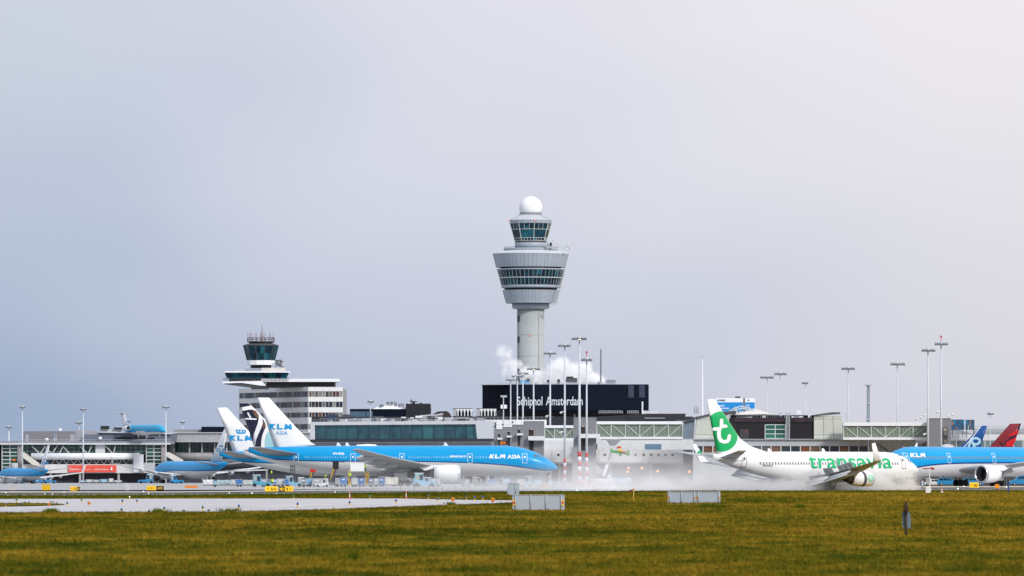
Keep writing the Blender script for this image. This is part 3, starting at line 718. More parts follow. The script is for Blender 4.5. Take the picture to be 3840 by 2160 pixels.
# 6. widebody left, seen from behind
A330L = dict(A330); A330L['zb'] = 1.45; A330L['wing'] = dict(A330['wing'], z=2.5); A330L['eng'] = dict(A330['eng'], z=1.75)
P = Plane('airliner', 'blue widebody seen from behind at left, white upturned wing before the red billboard', 583, 2040, 115.5, A330L); P.white = GREYW
P.fuselage(livery('sky blue over white hull, left', [(0, .22), (.1, .3), (.3, .45), (.8, .47), (.9, .5), (1, .56)], P.L, P.zb, P.Hh, KBLUE, KDARK, (.70,.70,.70), .22))
P.wings(mat('white wing', (.62,.63,.64), .4, var=.08), winglet=(2.0, .9, 1.6, GREYW)); P.tailplane(_mats['tailplane grey']); P.engines(PWHITE); P.gear(); P.windows(7, 50, .53, .62, WINB)
P.fin(PWHITE, *fin_local(P.L, 7.0, 16.9), px=False)
klm(P, 813, 843, 1681, 1694, KLB); crown(P, 830, 1674, 17)
# 7. narrowbody at the left edge
B737L = dict(B737); B737L['zb'] = .75; B737L['wing'] = dict(B737['wing'], z=1.4); B737L['eng'] = dict(B737['eng'], z=1.1); B737L['stab'] = dict(B737['stab'], z=3.9, tz=4.9)
P = Plane('airliner', 'blue narrowbody cut by the left edge, white tail and winglet, blue steps beneath', 0, 1960, 116.5, B737L); P.white = GREYW; KL = P
P.fuselage(livery('sky blue over white hull, far left', [(0, .22), (.1, .3), (.3, .42), (.8, .42), (1, .5)], P.L, P.zb, P.Hh, KBLUE, KDARK, (.62,.62,.62), .18))
P.wings(_mats['white wing'], winglet=(2.45, .75, 1.9, PWHITE)); P.tailplane(_mats['tailplane grey']); P.engines(PWHITE); P.gear(); P.windows(5.6, 31, .508, .6, WINB)
P.fin(PWHITE, [(-(38.4-9.0), 4.5), (-(38.4-5.9), 5.6), (-38.2, 11.6)], [(-36.0, 4.3), (-36.3, 5.6), (-39.9, 11.6)], px=False)
klm(P, 157, 180, 1730, 1742, KLB); crown(P, 168, 1724, 13)
# 8. rear-engined jet displayed on the roof terrace
F100 = dict(L=32.0, D=3.3, H=3.3, zb=1.0, nl=5.4, tl=10.5, nz=.34, tr=.5, td=.14, wing=dict(le=12.5, chord=5.6, ky=4.5, kte=0, ty=14.0, tc=1.3, tan=.32, z=1.3, dih=.04, tracks=(5, 8), tl=1, tw=.7),
    eng=dict(y=2.75, x=22.3, z=3.2, r=.82, len=3.8), stab=dict(le=31.0, y0=.1, z=8.5, chord=3.0, ty=5.2, tle=32.3, tc=1.6, tz=8.5), gear=dict(mx=17.5, my=2.5, ax=1, pitch=0, track=.6, r=.5, dw=.6, nx=3.5, ntrack=.3))
P = Plane('airliner', 'small blue jet with a T-shaped tail standing on the terminal roof terrace', 619, 2170, -60.0, F100, dz=15.6); P.white = GREYW; P.side = -1
P.fuselage(livery('sky blue over white hull, terrace', [(0, .2), (.1, .25), (.5, .26), (1, .3)], P.L, P.zb, P.Hh, (.02,.34,.62), KDARK, (.62,.62,.62), .1))
P.tailplane(LGREY); P.fin(PWHITE, [(-25.5, 4.1), (-28.6, 5.1), (-30.9, 8.6)], [(-32.0, 3.9), (-32.3, 5.1), (-34.0, 8.6)], px=False)
P.on_wing = lambda y, c, dz=0: Vector((0, 0, 0))
P.windows(4.5, 20, .55, .6, WINB); P.cockpit(1.5, .6, .5, 1.2); klm(P, 474, 487, 1578, 1586, KLB)
e = P.sp['eng']
for sd in (-1, 1):
    c = (-e['x'], sd*e['y'], e['z']); r = e['r']; nac = P.part('engine', MB().lathe([(r*.85, 0), (r*.95, .03), (r, -.4), (r*1.02, -1.5), (r*.8, -3.8), (r*.5, -3.8)], c, 20, 'x', False), WHITE)
    P.part('fan', MB().lathe([(r*.86, -.1), (r*.8, -.5), (.01, -.5)], c, 20, 'x', False), BLACK, nac); P.part('intake_lip', MB().lathe([(r*.84, -.02), (r*.9, .06), (r*.98, -.05)], c, 20, 'x', False), STEEL, nac)
    mb = MB(); mb.box(-e['x']-2.8, -e['x']-.9, min(sd*1.2, sd*2.1), max(sd*1.2, sd*2.1), e['z']-.12, e['z']+.12); P.part('pylon', mb, WHITE)
mb = MB(); mb.bar((-17, -1.6, 0), (-17, -1.6, 1.5), .2); mb.bar((-17, 1.6, 0), (-17, 1.6, 1.5), .2); mb.bar((-4, 0, 0), (-4, 0, 1.5), .2); P.part('display_stand', mb, LGREY)
# 9, 10. two more tails at the gates on the right
P = Plane('airliner', 'airliner at right with a dark blue tail carrying a pale looping ribbon', 2960+60, 1873, 160.0, A330); P.white = GREYW
BFIN = mat('ribbon tail blue', (.006,.075,.30), .3, var=.12, coat=.3, scale=.5)
P.loc = P.loc
# shift so that the traced tail falls where the fin stands
def place_tail(P, px, Y):
    R = Matrix.Rotation(P.rz, 3, 'Z'); t = R@Vector((-P.L, 0, 0)); P.loc = Vector((X(px, Y)-t.x, Y-t.y, 0)); P.root.location = P.loc; ORG[P.root.name] = P.loc
place_tail(P, 3700, 1873)
WH2 = livery('white hull, far', [(0, 0), (.5, .0), (1, .0)], P.L, P.zb, P.Hh, (.74,.74,.74), (.7,.7,.7), (.6,.6,.6))
P.fuselage(WH2); P.wings(WINGM); P.tailplane(GREYW); P.engines(PWHITE); P.gear(); P.windows(7, 50, .53, .62, PLWIN)
P.fin(BFIN, [(3585, 1694), (3600, 1678), (3640, 1638), (3682, 1597)], [(3668, 1696), (3677, 1677), (3689, 1638), (3702, 1596)])
def Q7(l): return [(3300+u/2.07, 1250+v/2.07) for u, v in l]
RB = mat('ribbon pale blue', (.45,.68,.78), .4, var=.05)
vs, fs = strokes2d(Q7([(690,880),(700,845),(715,820),(745,812),(770,822),(775,842),(760,858),(735,862),(718,852)]), 4.2); P.decal('tail_ribbon', vs, fs, RB, 'fin', off=.05)
vs, fs = strokes2d(Q7([(706,818),(716,840),(728,870),(738,885)]), 4.0); P.decal('tail_ribbon', vs, fs, RB, 'fin', off=.07)
vs, fs = strokes2d(Q7([(778,728),(735,785),(690,842),(655,880)]), 1.6); P.decal('tail_ribbon', vs, fs, LWHITE, 'fin', off=.09)
P = Plane('airliner', 'airliner behind at far right with a tail of red, dark blue and maroon facets', 2960, 1790, 160.0, A330); P.white = GREYW; place_tail(P, 3822, 1790)
P.fuselage(WH2); P.wings(WINGM); P.tailplane(GREYW); P.engines(PWHITE); P.gear(); P.windows(7, 50, .53, .62, PLWIN)
P.fin(mat('tail maroon', (.24,.014,.022), .3, var=.1, coat=.3), [(3693, 1694), (3709, 1677), (3748, 1633), (3788, 1589)], [(3790, 1696), (3798, 1677), (3813, 1633), (3829, 1588)])
P.shape('tail_facet', Q7([(1012,703),(1094,700),(1078,752),(962,758)]), NAVY)
P.shape('tail_facet', Q7([(962,758),(1078,752),(1066,790),(1000,795),(930,796)]), mat('tail red', (.68,.014,.022), .3, var=.06))
P.shape('tail_facet', Q7([(1062,800),(1045,845),(1030,876),(985,876),(975,850)]), _mats['tail red']); P.shape('tail_facet', Q7([(895,832),(915,815),(935,845),(960,868),(955,877),(855,877)]), NAVY)
P.shape('tail_facet', Q7([(1066,775),(1060,800),(985,840),(972,870),(968,845)]), NAVY, off=.05)
# ---------------------------------------------------------------- ground, runway, taxiways
def grass_color(nt, pos, rnd=None):
    N = nt.nodes; K = nt.links
    def nz(scale, det, st):
        mp = N.new('ShaderNodeMapping'); mp.inputs['Scale'].default_value = st; K.new(pos, mp.inputs[0])
        n = N.new('ShaderNodeTexNoise'); n.inputs['Scale'].default_value = scale; n.inputs['Detail'].default_value = det; n.inputs['Roughness'].default_value = .6; K.new(mp.outputs[0], n.inputs[0]); return n.outputs[0]
    def M(op, a, b_=None, c=None):
        n = N.new('ShaderNodeMath'); n.operation = op
        for i, v in enumerate((a, b_, c)):
            if v is None: continue
            if isinstance(v, (int, float)): n.inputs[i].default_value = v
            else: K.new(v, n.inputs[i])
        return n.outputs[0]
    big = nz(.07, 3, (1, .4, 1)); mid = nz(.75, 5, (1, .22, 1)); fine = nz(4.5, 4, (1, .2, 1))
    f = M('ADD', M('MULTIPLY', big, .70), M('MULTIPLY', mid, .85)); f = M('ADD', f, M('MULTIPLY', fine, .40)); f = M('SUBTRACT', f, .487)
    sp = N.new('ShaderNodeSeparateXYZ'); K.new(pos, sp.inputs[0])
    dry = N.new('ShaderNodeMath'); dry.operation = 'MULTIPLY'; dry.use_clamp = True; K.new(sp.outputs[0], dry.inputs[0]); dry.inputs[1].default_value = 1/35.0
    f = M('ADD', f, M('MULTIPLY', dry.outputs[0], .10))      # the meadow is drier towards the right
    if rnd is not None: f = M('ADD', f, M('MULTIPLY_ADD', rnd, .30, -.15))
    r = N.new('ShaderNodeValToRGB'); e = r.color_ramp.elements
    st = [(.29, (.024,.042,.005)), (.39, (.055,.068,.006)), (.48, (.098,.088,.007)), (.57, (.170,.120,.010)), (.70, (.300,.185,.022))]
    e[0].position = st[0][0]; e[0].color = (*st[0][1], 1); e[1].position = st[-1][0]; e[1].color = (*st[-1][1], 1)
    for p, c in st[1:-1]: q = e.new(p); q.color = (*c, 1)
    K.new(f, r.inputs[0]); return r.outputs[0]
def ground_mat():
    m = bpy.data.materials.new('airfield grass'); m.use_nodes = True; nt = m.node_tree; b = nt.nodes['Principled BSDF']; b.inputs['Roughness'].default_value = 1; b.inputs['Specular IOR Level'].default_value = 0
    g = nt.nodes.new('ShaderNodeNewGeometry'); nt.links.new(grass_color(nt, g.outputs['Position']), b.inputs['Base Color']); return m
def blade_mat():
    m = bpy.data.materials.new('grass blades'); m.use_nodes = True; nt = m.node_tree; b = nt.nodes['Principled BSDF']; b.inputs['Roughness'].default_value = .9; b.inputs['Specular IOR Level'].default_value = 0
    a = nt.nodes.new('ShaderNodeAttribute'); a.attribute_name = 'root'; c = nt.nodes.new('ShaderNodeAttribute'); c.attribute_name = 'tint'
    nt.links.new(grass_color(nt, a.outputs['Vector'], c.outputs['Fac']), b.inputs['Base Color']); return m
def sheet(name, pts, m, z, kind='structure', parent=None):
    """flat polygon given by ground points; z is its height"""
    bm = bmesh.new(); bm.faces.new([bm.verts.new((p[0], p[1], z)) for p in pts]); bmesh.ops.triangulate(bm, faces=bm.faces)
    bmesh.ops.recalc_face_normals(bm, faces=bm.faces)
    if bm.faces[:][0].normal.z < 0: bmesh.ops.reverse_faces(bm, faces=bm.faces)
    me = bpy.data.meshes.new(name); bm.to_mesh(me); bm.free(); o = link(name, me, m, parent); 
    if kind: o['kind'] = kind
    return o
GRASS = ground_mat()
sheet('ground', [(-6000, -300), (6000, -300), (6000, 12000), (-6000, 12000)], GRASS, 0)
def band(name, near, far, m, z):
    """strip between two edges given as photo pixels on level ground, run on past the frame"""
    def ext(l):
        q = [G(*p) for p in l]; a = q[0]+(q[0]-q[1]).normalized()*500; b = q[-1]+(q[-1]-q[-2]).normalized()*500; return [a]+q+[b]
    a = ext(near); b = ext(far); return sheet(name, [(p.x, p.y) for p in a]+[(p.x, p.y) for p in b[::-1]], m, z)
ASPH = mat('runway asphalt', (.075,.078,.090), .75, var=.16, scale=.12, stretch=(1, .2, 1), bump=.05)
TAXIC = mat('pale taxiway concrete', (.375,.36,.365), .5, var=.08, scale=.6, stretch=(.05, .5, 1), col2=(.52,.505,.51))
APRON = mat('apron concrete', (.34,.345,.35), .75, var=.10, scale=.08, stretch=(1, .4, 1))
PAINTW = mat('white ground marking', (.70,.70,.69), .6, var=.1, scale=2)
E_A = [(0, 1860), (640, 1857.5), (1240, 1850.5), (1920, 1844), (2400, 1842), (3000, 1840.5), (3840, 1838)]
E_B = [(0, 1853), (640, 1851.5), (1240, 1843.5), (1920, 1839), (2400, 1837), (3000, 1833), (3840, 1830.5)]
E_C = [(0, 1848.5), (640, 1848), (1240, 1841.5), (1920, 1837), (2400, 1834.5), (3000, 1829.5), (3840, 1827.5)]
E_D = [(0, 1843.5), (640, 1844), (1240, 1838), (1920, 1832), (2400, 1830), (3000, 1825.5), (3840, 1823)]
E_E = [(0, 1839.5), (640, 1839), (1240, 1836), (1920, 1830.5), (2400, 1828.5), (3000, 1820), (3840, 1816)]
band('runway', E_A, E_B, ASPH, .03)
band('taxiway', E_C, E_D, TAXIC, .04)
far_edge = [(p[0], 1796.5) for p in E_E]
band('apron', E_E, [(-400, 1797), (4200, 1797)], APRON, .05)
# runway edge line
def offs(l, d): return [(a, b-d) for a, b in l]
band('runway_edge_line', offs(E_A, .9), offs(E_A, 1.35), PAINTW, .045)
# near taxiway with its curved end and the grass island
TX = [(-700, 1926), (0, 1925), (700, 1923), (960, 1920.5), (1220, 1913), (1480, 1903), (1700, 1895), (1920, 1887), (2010, 1884), (2060, 1881), (2010, 1878.5), (1920, 1877.5), (1760, 1875.5), (1620, 1873), (1500, 1870.5), (960, 1870.3), (0, 1872), (-700, 1873)]
def clean(l): return [(G(*p).x, G(*p).y) for p in l]
sheet('near_taxiway', clean(TX), TAXIC, .02)
ISL = [(-700, 1903), (0, 1901.5), (140, 1899), (225, 1896), (246, 1894), (225, 1891.5), (150, 1889.5), (0, 1888.5), (-700, 1888)]
sheet('grass_island', clean(ISL), GRASS, .06)
def line_mark(pts, w, m=PAINTW, z=.035):
    q = [(G(*p).x, G(*p).y) for p in pts]; vs, fs = strokes2d(q, w/2); mb = MB(); mb.add([(a, b, z) for a, b in vs], fs); o = mb.build('taxiway_line', m); o['kind'] = 'structure'; return o
line_mark([(-200, 1915), (0, 1913.5), (300, 1909), (700, 1907), (960, 1903.5), (1240, 1894), (1560, 1885), (1900, 1879.5)], .9)
line_mark([(340, 1911), (560, 1913), (900, 1912.5)], .35)
line_mark([(-200, 1880), (300, 1879), (900, 1877.5), (1150, 1875.3)], .6)
DAMP = mat('darker concrete joint', (.34,.335,.34), .7, var=.1)
for py in (1875.8, 1883, 1898, 1905, 1917.5): line_mark([(-200, py+1), (700, py), (1000, py-3.5 if py > 1900 else py-.6)], .22, DAMP, .028)
line_mark([(1500, 1870.9), (1650, 1869.6), (1760, 1869.4)], .7, TAXIC, .035)

# ---- grass blades: one mass of small leaves, denser near the camera
def in_poly(x, y, poly):
    c = np.zeros(len(x), bool); n = len(poly); j = n-1
    for i in range(n):
        xi, yi = poly[i]; xj, yj = poly[j]
        with np.errstate(divide='ignore', invalid='ignore'):
            k = ((yi > y) != (yj > y)) & (x < (xj-xi)*(y-yi)/(yj-yi+1e-12)+xi)
        c ^= k; j = i
    return c
txp = clean(TX); isp = clean(ISL)
def scatter(n, y0, y1, power=0.):
    y = y0+(y1-y0)*rng.random(n)**(1+power); x = (rng.random(n)-.5)*2*.098*y*1.15
    return x, y
def edgeY(x, y):
    """runway edge distance for the sight line through (x, y)"""
    px = 1920+x/y*F; py = np.interp(px, [p[0] for p in E_A], [p[1] for p in E_A]); return F*H/(py-YH)
def blades(name, x, y, h, w, nb, kind='stuff', label='short olive and straw coloured grass covering the airfield', m=None):
    n = len(x); X_ = np.repeat(x, nb); Y_ = np.repeat(y, nb); N_ = n*nb
    a = rng.random(N_)*2*pi; rad = rng.random(N_)*np.repeat(w, nb)*2.2
    bx = X_+np.cos(a)*rad; by = Y_+np.sin(a)*rad; hh = np.repeat(h, nb)*(.5+.7*rng.random(N_)); ww = np.repeat(w, nb)*(.5+.5*rng.random(N_))
    lx = (rng.random(N_)-.5)*hh*1.2; ly = (rng.random(N_)-.5)*hh*.9; th = rng.random(N_)*pi
    v = np.empty((N_, 3, 3)); v[:, 0] = np.c_[bx-np.cos(th)*ww/2, by-np.sin(th)*ww/2, np.zeros(N_)-.01]; v[:, 1] = np.c_[bx+np.cos(th)*ww/2, by+np.sin(th)*ww/2, np.zeros(N_)-.01]
    v[:, 2] = np.c_[bx+lx, by+ly, hh]
    me = bpy.data.meshes.new(name); me.vertices.add(N_*3); me.vertices.foreach_set('co', v.reshape(-1)); me.loops.add(N_*3); me.loops.foreach_set('vertex_index', np.arange(N_*3, dtype=np.int32))
    me.polygons.add(N_); me.polygons.foreach_set('loop_start', np.arange(0, N_*3, 3, dtype=np.int32)); me.update(calc_edges=True)
    at = me.attributes.new('root', 'FLOAT_VECTOR', 'POINT'); r = np.zeros((N_, 3, 3)); r[:, :, 0] = X_[:, None]; r[:, :, 1] = Y_[:, None]; at.data.foreach_set('vector', r.reshape(-1))
    at = me.attributes.new('tint', 'FLOAT', 'POINT'); at.data.foreach_set('value', np.repeat(rng.random(N_), 3))
    me.validate(); o = link(name, me, m or BLADE); o['label'] = label; o['kind'] = kind; o['category'] = 'grass'; return o
BLADE = blade_mat()
xs = []; ys = []; hs = []; ws = []
for (n, y0, y1, h0, h1, w) in ((42000, 96, 205, .045, .10, .016), (42000, 195, 440, .055, .12, .030), (30000, 420, 960, .07, .15, .07)):
    x, y = scatter(n, y0, y1, .3); ok = ~in_poly(x, y, txp) | in_poly(x, y, isp); ok &= y < edgeY(x, y)-2
    x, y = x[ok], y[ok]; k = len(x); xs.append(x); ys.append(y); hs.append(h0+(h1-h0)*rng.random(k)); ws.append(np.full(k, w))
blades('grass', np.concatenate(xs), np.concatenate(ys), np.concatenate(hs), np.concatenate(ws), 6)
# taller weeds along the runway edge and in clumps
def weed_mat():
    return mat('weed leaves', (.030,.062,.005), .9, var=.4, scale=.9, spec=0, col2=(.095,.115,.008))
px = rng.random(12000)*4300-200; pyE = np.interp(px, [p[0] for p in E_A], [p[1] for p in E_A])+.3+rng.random(12000)**1.6*9
y = F*H/(pyE-YH); x = (px-1920)/F*y
blades('weed', x, y, .06+.20*rng.random(12000)**2.5, np.full(12000, .05), 6, label='rough dark green weeds fringing the runway edge', m=weed_mat())
cl = []
for (cx, cy, wx, n) in ((2285, 1858, 60, 150), (2240, 1858, 14, 60), (2430, 1861, 70, 110), (2790, 1879, 80, 170), (2850, 1883, 28, 90), (2930, 1880, 30, 100), (3000, 1903, 26, 60), (3220, 1846, 60, 130), (3700, 1909, 22, 30),
                        (2700, 1903, 50, 60), (2650, 1899, 30, 60), (190, 1922, 26, 160), (1690, 1893, 26, 50), (600, 1921, 40, 60), (860, 1918, 60, 60), (1320, 2098, 26, 16)):
    y = GY(cy+rng.normal(0, 1.3, n)); pxs = cx+rng.normal(0, wx*.45, n); cl.append(np.c_[(pxs-1920)/F*y, y])
cl = np.concatenate(cl)
blades('weed', cl[:, 0], cl[:, 1], .08+.16*rng.random(len(cl)), np.full(len(cl), .045), 7, label='dark green weed clumps scattered over the dry grass', m=weed_mat())
# grass on the taxiway side edge stands a little proud
px = rng.random(6000)*2300-150; bot = [p for p in TX[:9]]
pyE = np.interp(px, [p[0] for p in bot], [p[1] for p in bot])+.2+rng.random(6000)*4; y = F*H/(pyE-YH); x = (px-1920)/F*y
blades('grass', x, y, .05+.09*rng.random(6000), np.full(6000, .035), 5, label='ragged green grass edge along the pale taxiway')
# ---------------------------------------------------------------- buildings
class Facade:
    """wall in the vertical plane from P0 to P1 (ground points, left to right as seen); boxes are given along it"""
    def __init__(s, P0, P1):
        s.o = Vector((P0[0], P0[1], 0)); d = Vector((P1[0]-P0[0], P1[1]-P0[1], 0)); s.len = d.length; s.u = d/s.len; s.n = Vector((s.u.y, -s.u.x, 0))
        if s.n.y > 0: s.n = -s.n
    def at_px(s, px):   # distance along the wall met by image column px
        k = (px-1920)/F; return (k*s.o.y-s.o.x)/(s.u.x-k*s.u.y)
    def pt(s, u, z, d=0): p = s.o+s.u*u+s.n*d; return Vector((p.x, p.y, z))
    def Y(s, u): return (s.o+s.u*u).y
    def zpx(s, u, py): return Z(py, s.Y(u))
    def box(s, mb, u0, u1, z0, z1, d0, d1):
        P = [s.pt(u0, z0, d1), s.pt(u1, z0, d1), s.pt(u1, z0, d0), s.pt(u0, z0, d0)]; T = [s.pt(u0, z1, d1), s.pt(u1, z1, d1), s.pt(u1, z1, d0), s.pt(u0, z1, d0)]
        return mb.hexa(P+T)
def flat(px0, px1, Y): return Facade((X(px0, Y), Y), (X(px1, Y), Y))
_shared = {}
def pane_on(f, parent, name, u0, u1, z0, z1, m, d0=-.12, d1=.0, **kw):
    """a pane as an object of its own; panes of one size share their mesh"""
    w = round(u1-u0, 2); h = round(z1-z0, 2); key = (name, w, h, m.name, round(d1-d0, 2))
    if key not in _shared:
        mb = MB(); mb.box(0, w, 0, d1-d0, 0, h); me = mb.build(name, m, None, world=False); _shared[key] = me.data; bpy.data.objects.remove(me)
    o = bpy.data.objects.new(name, _shared[key]); COL.objects.link(o); o.parent = parent
    ORG[o.name] = ORG[parent.name]; o.location = f.pt(u0, z0, d1)-ORG[parent.name]; o.rotation_euler = (0, 0, atan2(f.u.y, f.u.x))
    for k, v in kw.items(): o[k] = v
    return o
def grid(f, parent, u0, u1, z0, z1, nx, rows, gm, fm, name='pane', fr=.10, d=.0, depth=.3, frame='window_frame', proud=.06):
    """rows: relative heights. Panes one by one, the frame as one part"""
    tot = sum(rows); z = z0; mb = MB()
    for r in rows:
        hh = (z1-z0)*r/tot
        for k in range(nx):
            a = u0+(u1-u0)*k/nx; b = u0+(u1-u0)*(k+1)/nx
            pane_on(f, parent, name, a+fr/2, b-fr/2, z+fr/2, z+hh-fr/2, gm, d-.12, d)
        f.box(mb, u0, u1, z-fr/2, z+fr/2, d-.1, d+proud); z += hh
    f.box(mb, u0, u1, z1-fr/2, z1+fr/2, d-.1, d+proud)
    for k in range(nx+1):
        a = u0+(u1-u0)*k/nx; f.box(mb, a-fr/2, a+fr/2, z0, z1, d-.1, d+proud-.01)
    return mb.build(frame, fm, parent)
def pb(mb, x0, x1, yt, yb, Y, dep, zfloor=None):
    """box whose front face spans photo columns x0..x1 and rows yt..yb at distance Y"""
    mb.box(X(x0, Y), X(x1, Y), Y, Y+dep, Z(yb, Y) if zfloor is None else zfloor, Z(yt, Y)); return mb
def pbox(name, m, parent, x0, x1, yt, yb, Y, dep, zfloor=None, **kw): return pb(MB(), x0, x1, yt, yb, Y, dep, zfloor).build(name, m, parent, **kw)
TEAL = mat_random('teal glass', [(.02,.05,.07), (.025,.12,.15), (.035,.20,.22), (.02,.07,.10), (.05,.26,.27)], .12, scale=.35, noise=.8)
TEALD = mat_random('dark teal glass', [(.004,.014,.028), (.006,.026,.046), (.009,.055,.080), (.004,.014,.026), (.016,.125,.165)], .12, spec=.22, scale=.5, noise=.9)
TERM = mat_random('terminal glass', [(.035,.07,.10), (.05,.15,.17), (.045,.09,.12), (.06,.20,.21), (.035,.08,.11)], .10, scale=.22, noise=.9)
GREENG = mat_random('green hall glass', [(.010,.02,.02), (.012,.055,.045), (.008,.02,.02), (.02,.10,.08), (.01,.03,.03)], .12, scale=.15, noise=.9)
OFFG = mat_random('office glass', [(.010,.012,.02), (.012,.014,.03), (.015,.02,.05), (.20,.22,.22), (.015,.015,.02), (.26,.26,.23), (.01,.012,.02), (.02,.02,.04), (.10,.05,.035), (.02,.03,.10), (.22,.24,.22)], .2, noise=.12, scale=.2)
MILK = mat_random('milky glass', [(.50,.52,.46), (.58,.60,.54), (.45,.48,.44)], .35, scale=.3)
STRIPG = mat('screen glass green', (.23,.28,.24), .3, var=.15, scale=.4)
BRICKG = mat('grey brick tower', (.20,.205,.225), .8, var=.10, scale=1.2, stretch=(1,1,3))
CLAD = mat('tower cladding', (.345,.395,.46), .45, var=.05, scale=.5, rnd=.05)
CTOW = mat('tower concrete', (.375,.405,.415), .75, var=.07, scale=.15)
FRW = mat('white frame', (.70,.72,.72), .4, var=.04); FRD = mat('dark frame', (.03,.04,.05), .4, var=.1)

# ============ control tower
Yt = 2243.0; cx = X(1990.5, Yt); s_ = Yt/F
tw = thing('control_tower', 'tall pale grey control tower with white dome and two glazed rings', 'control tower', (cx, Yt+8, 0))
C0 = Vector((cx, Yt+8, 0)); C0y = C0.y
def R(r): return r*s_
def zt(py): return Z(py, Yt)
def tl(name, prof, m, n=48, parent=tw, smooth=True, cap=True):
    return MB().lathe([(R(r), zt(p)) for r, p in prof], C0, n, 'z', cap, smooth).build(name, m, parent)
stem = MB(); stem.lathe([(R(51.5), 0), (R(51.5), zt(1153))], C0, 40, 'z', True, True); so = stem.build('shaft', CTOW, tw)
mb = MB()
for a in (-1.15, -.95, .62): 
    p = C0+Vector((sin(a)*R(51.6), -cos(a)*R(51.6), 0)); mb.bar(p, p+Vector((0, 0, zt(1154))), .10)
for py in (1255, 1335, 1420): mb.lathe([(R(51.6), zt(py)), (R(51.9), zt(py)+.02), (R(51.6), zt(py)+.1)], C0, 40, 'z', False)
mb.build('shaft_joint', MGREY, tw, kind='stuff')
for py in (1182, 1261):
    for k in range(2):
        a = -1.12+.14*k; 
        for j in range(3):
            mb = MB(); p = C0+Vector((sin(a)*R(51.4), -cos(a)*R(51.4), 0)); mb.box(p.x-.45, p.x+.45, p.y-.25, p.y+.3, zt(py+8*j+7), zt(py+8*j)); mb.build('shaft_window', GLASSD, tw)
tl('shaft_collar', [(R(0)+60, 1157), (70.4, 1153), (70.4, 1136), (60, 1134)], CLAD)
def ring_panels(name, r_top, p_top, r_bot, p_bot, m, n, gap=.02, thick=.18, arc=1):
    """n separate slabs round the tower axis, sharing one mesh"""
    a = pi/n*(1-gap); zt_, zb_ = zt(p_top), zt(p_bot); mb = MB()
    def q(r, ang, z): return (sin(ang)*r, -cos(ang)*r, z)
    rt, rb = R(r_top), R(r_bot)
    mb.hexa([q(rb, -a, zb_), q(rb, a, zb_), q(rb-thick, a, zb_), q(rb-thick, -a, zb_), q(rt, -a, zt_), q(rt, a, zt_), q(rt-thick, a, zt_), q(rt-thick, -a, zt_)])
    first = mb.build(name, m, None, world=False); first.parent = tw; ORG[first.name] = C0
    for k in range(1, n):
        inst(first, name, tw, (0, 0, 0), rz=2*pi*k/n)
    return first
tl('upper_drum_core', [(140, 952), (127, 1000)], MGREY, smooth=False); ring_panels('cladding_panel', 143.8, 950, 130.7, 1000, CLAD, 56, gap=.045)
tl('lower_drum_core', [(104, 1087), (91, 1134)], MGREY, smooth=False); ring_panels('cladding_panel', 107, 1086, 94, 1135, CLAD, 52, gap=.05)
tl('recess', [(114, 1000), (112, 1008)], BLACK); tl('recess', [(100, 1077), (98, 1087)], BLACK)
tl('ring_band', [(120, 1005.5), (128.5, 1006), (127, 1011), (120, 1011)], CLAD); tl('ring_band', [(104, 1067), (112.3, 1068), (109.5, 1078), (100, 1078.5)], CLAD)
tl('ring_core', [(118, 1010), (103, 1069)], BLACK)
ring_panels('glass_pane', 126.3, 1011.5, 119.2, 1038.5, TEALD, 48, gap=.02, thick=.1); ring_panels('glass_pane', 118.7, 1040.5, 111.2, 1068, TEALD, 48, gap=.02, thick=.1)
mb = MB(); mb.lathe([(R(118.9), zt(1041)), (R(119.8), zt(1040.5)), (R(119.9), zt(1038.8)), (R(119), zt(1038.5))], C0, 48, 'z', False)
for k in range(48):
    a = 2*pi*(k+.5)/48; mb.bar(C0+Vector((sin(a)*R(126.4), -cos(a)*R(126.4), zt(1011))), C0+Vector((sin(a)*R(111.3), -cos(a)*R(111.3), zt(1068))), .038, n=4)
mb.build('ring_mullions', FRW, tw)
tl('shoulder_roof', [(100, 937), (143.8, 948), (143.8, 950.5)], mat('bright roof cladding', (.62,.64,.67), .4, var=.06, scale=.6), smooth=False)
tl('platform', [(101, 937.5), (101.5, 931), (101.5, 929), (100, 928.5)], CLAD); mb = MB()
for r, p in ((101, 926.5), (101, 924)): mb.lathe([(R(r), zt(p)), (R(r+.5), zt(p)+.03), (R(r), zt(p)+.06)], C0, 48, 'z', False)
mb.build('platform_railing', DGREY, tw)
tl('cab_collar', [(59.6, 930), (59.6, 908), (58, 907)], CLAD); tl('cab_band', [(58.5, 908), (59.5, 901)], DGREY)
tl('cab_core', [(40, 900), (44, 836)], mat('cab interior', (.015,.03,.035), .8, var=.3, scale=.6))
n = 20
def side_panes(r0, p0, r1, p1, div, m, n=8, a0=radians(-12.5)):
    for k in range(div):
        def cn(r, t, z): A = Vector((sin(a0-pi/n)*r, -cos(a0-pi/n)*r, z)); B = Vector((sin(a0+pi/n)*r, -cos(a0+pi/n)*r, z)); return A.lerp(B, t)
        g = .012; rt, rb_ = R(r0), R(r1); t0, t1 = k/div+g, (k+1)/div-g; zt_, zb_ = zt(p0), zt(p1)
        o = MB().hexa([cn(rb_, t0, zb_), cn(rb_, t1, zb_), cn(rb_*.985, t1, zb_), cn(rb_*.985, t0, zb_), cn(rt, t0, zt_), cn(rt, t1, zt_), cn(rt*.985, t1, zt_), cn(rt*.985, t0, zt_)]).build('cab_pane', m, None, world=False)
        o.parent = tw; ORG[o.name] = C0
        for j in range(1, n): inst(o, 'cab_pane', tw, (0, 0, 0), rz=2*pi*j/n)
side_panes(79, 835, 72.5, 857, 3, TEALD); side_panes(72, 858.2, 63.2, 889, 1, TEALD); side_panes(62.8, 890, 61.2, 899.5, 4, TEALD)
mb = MB()
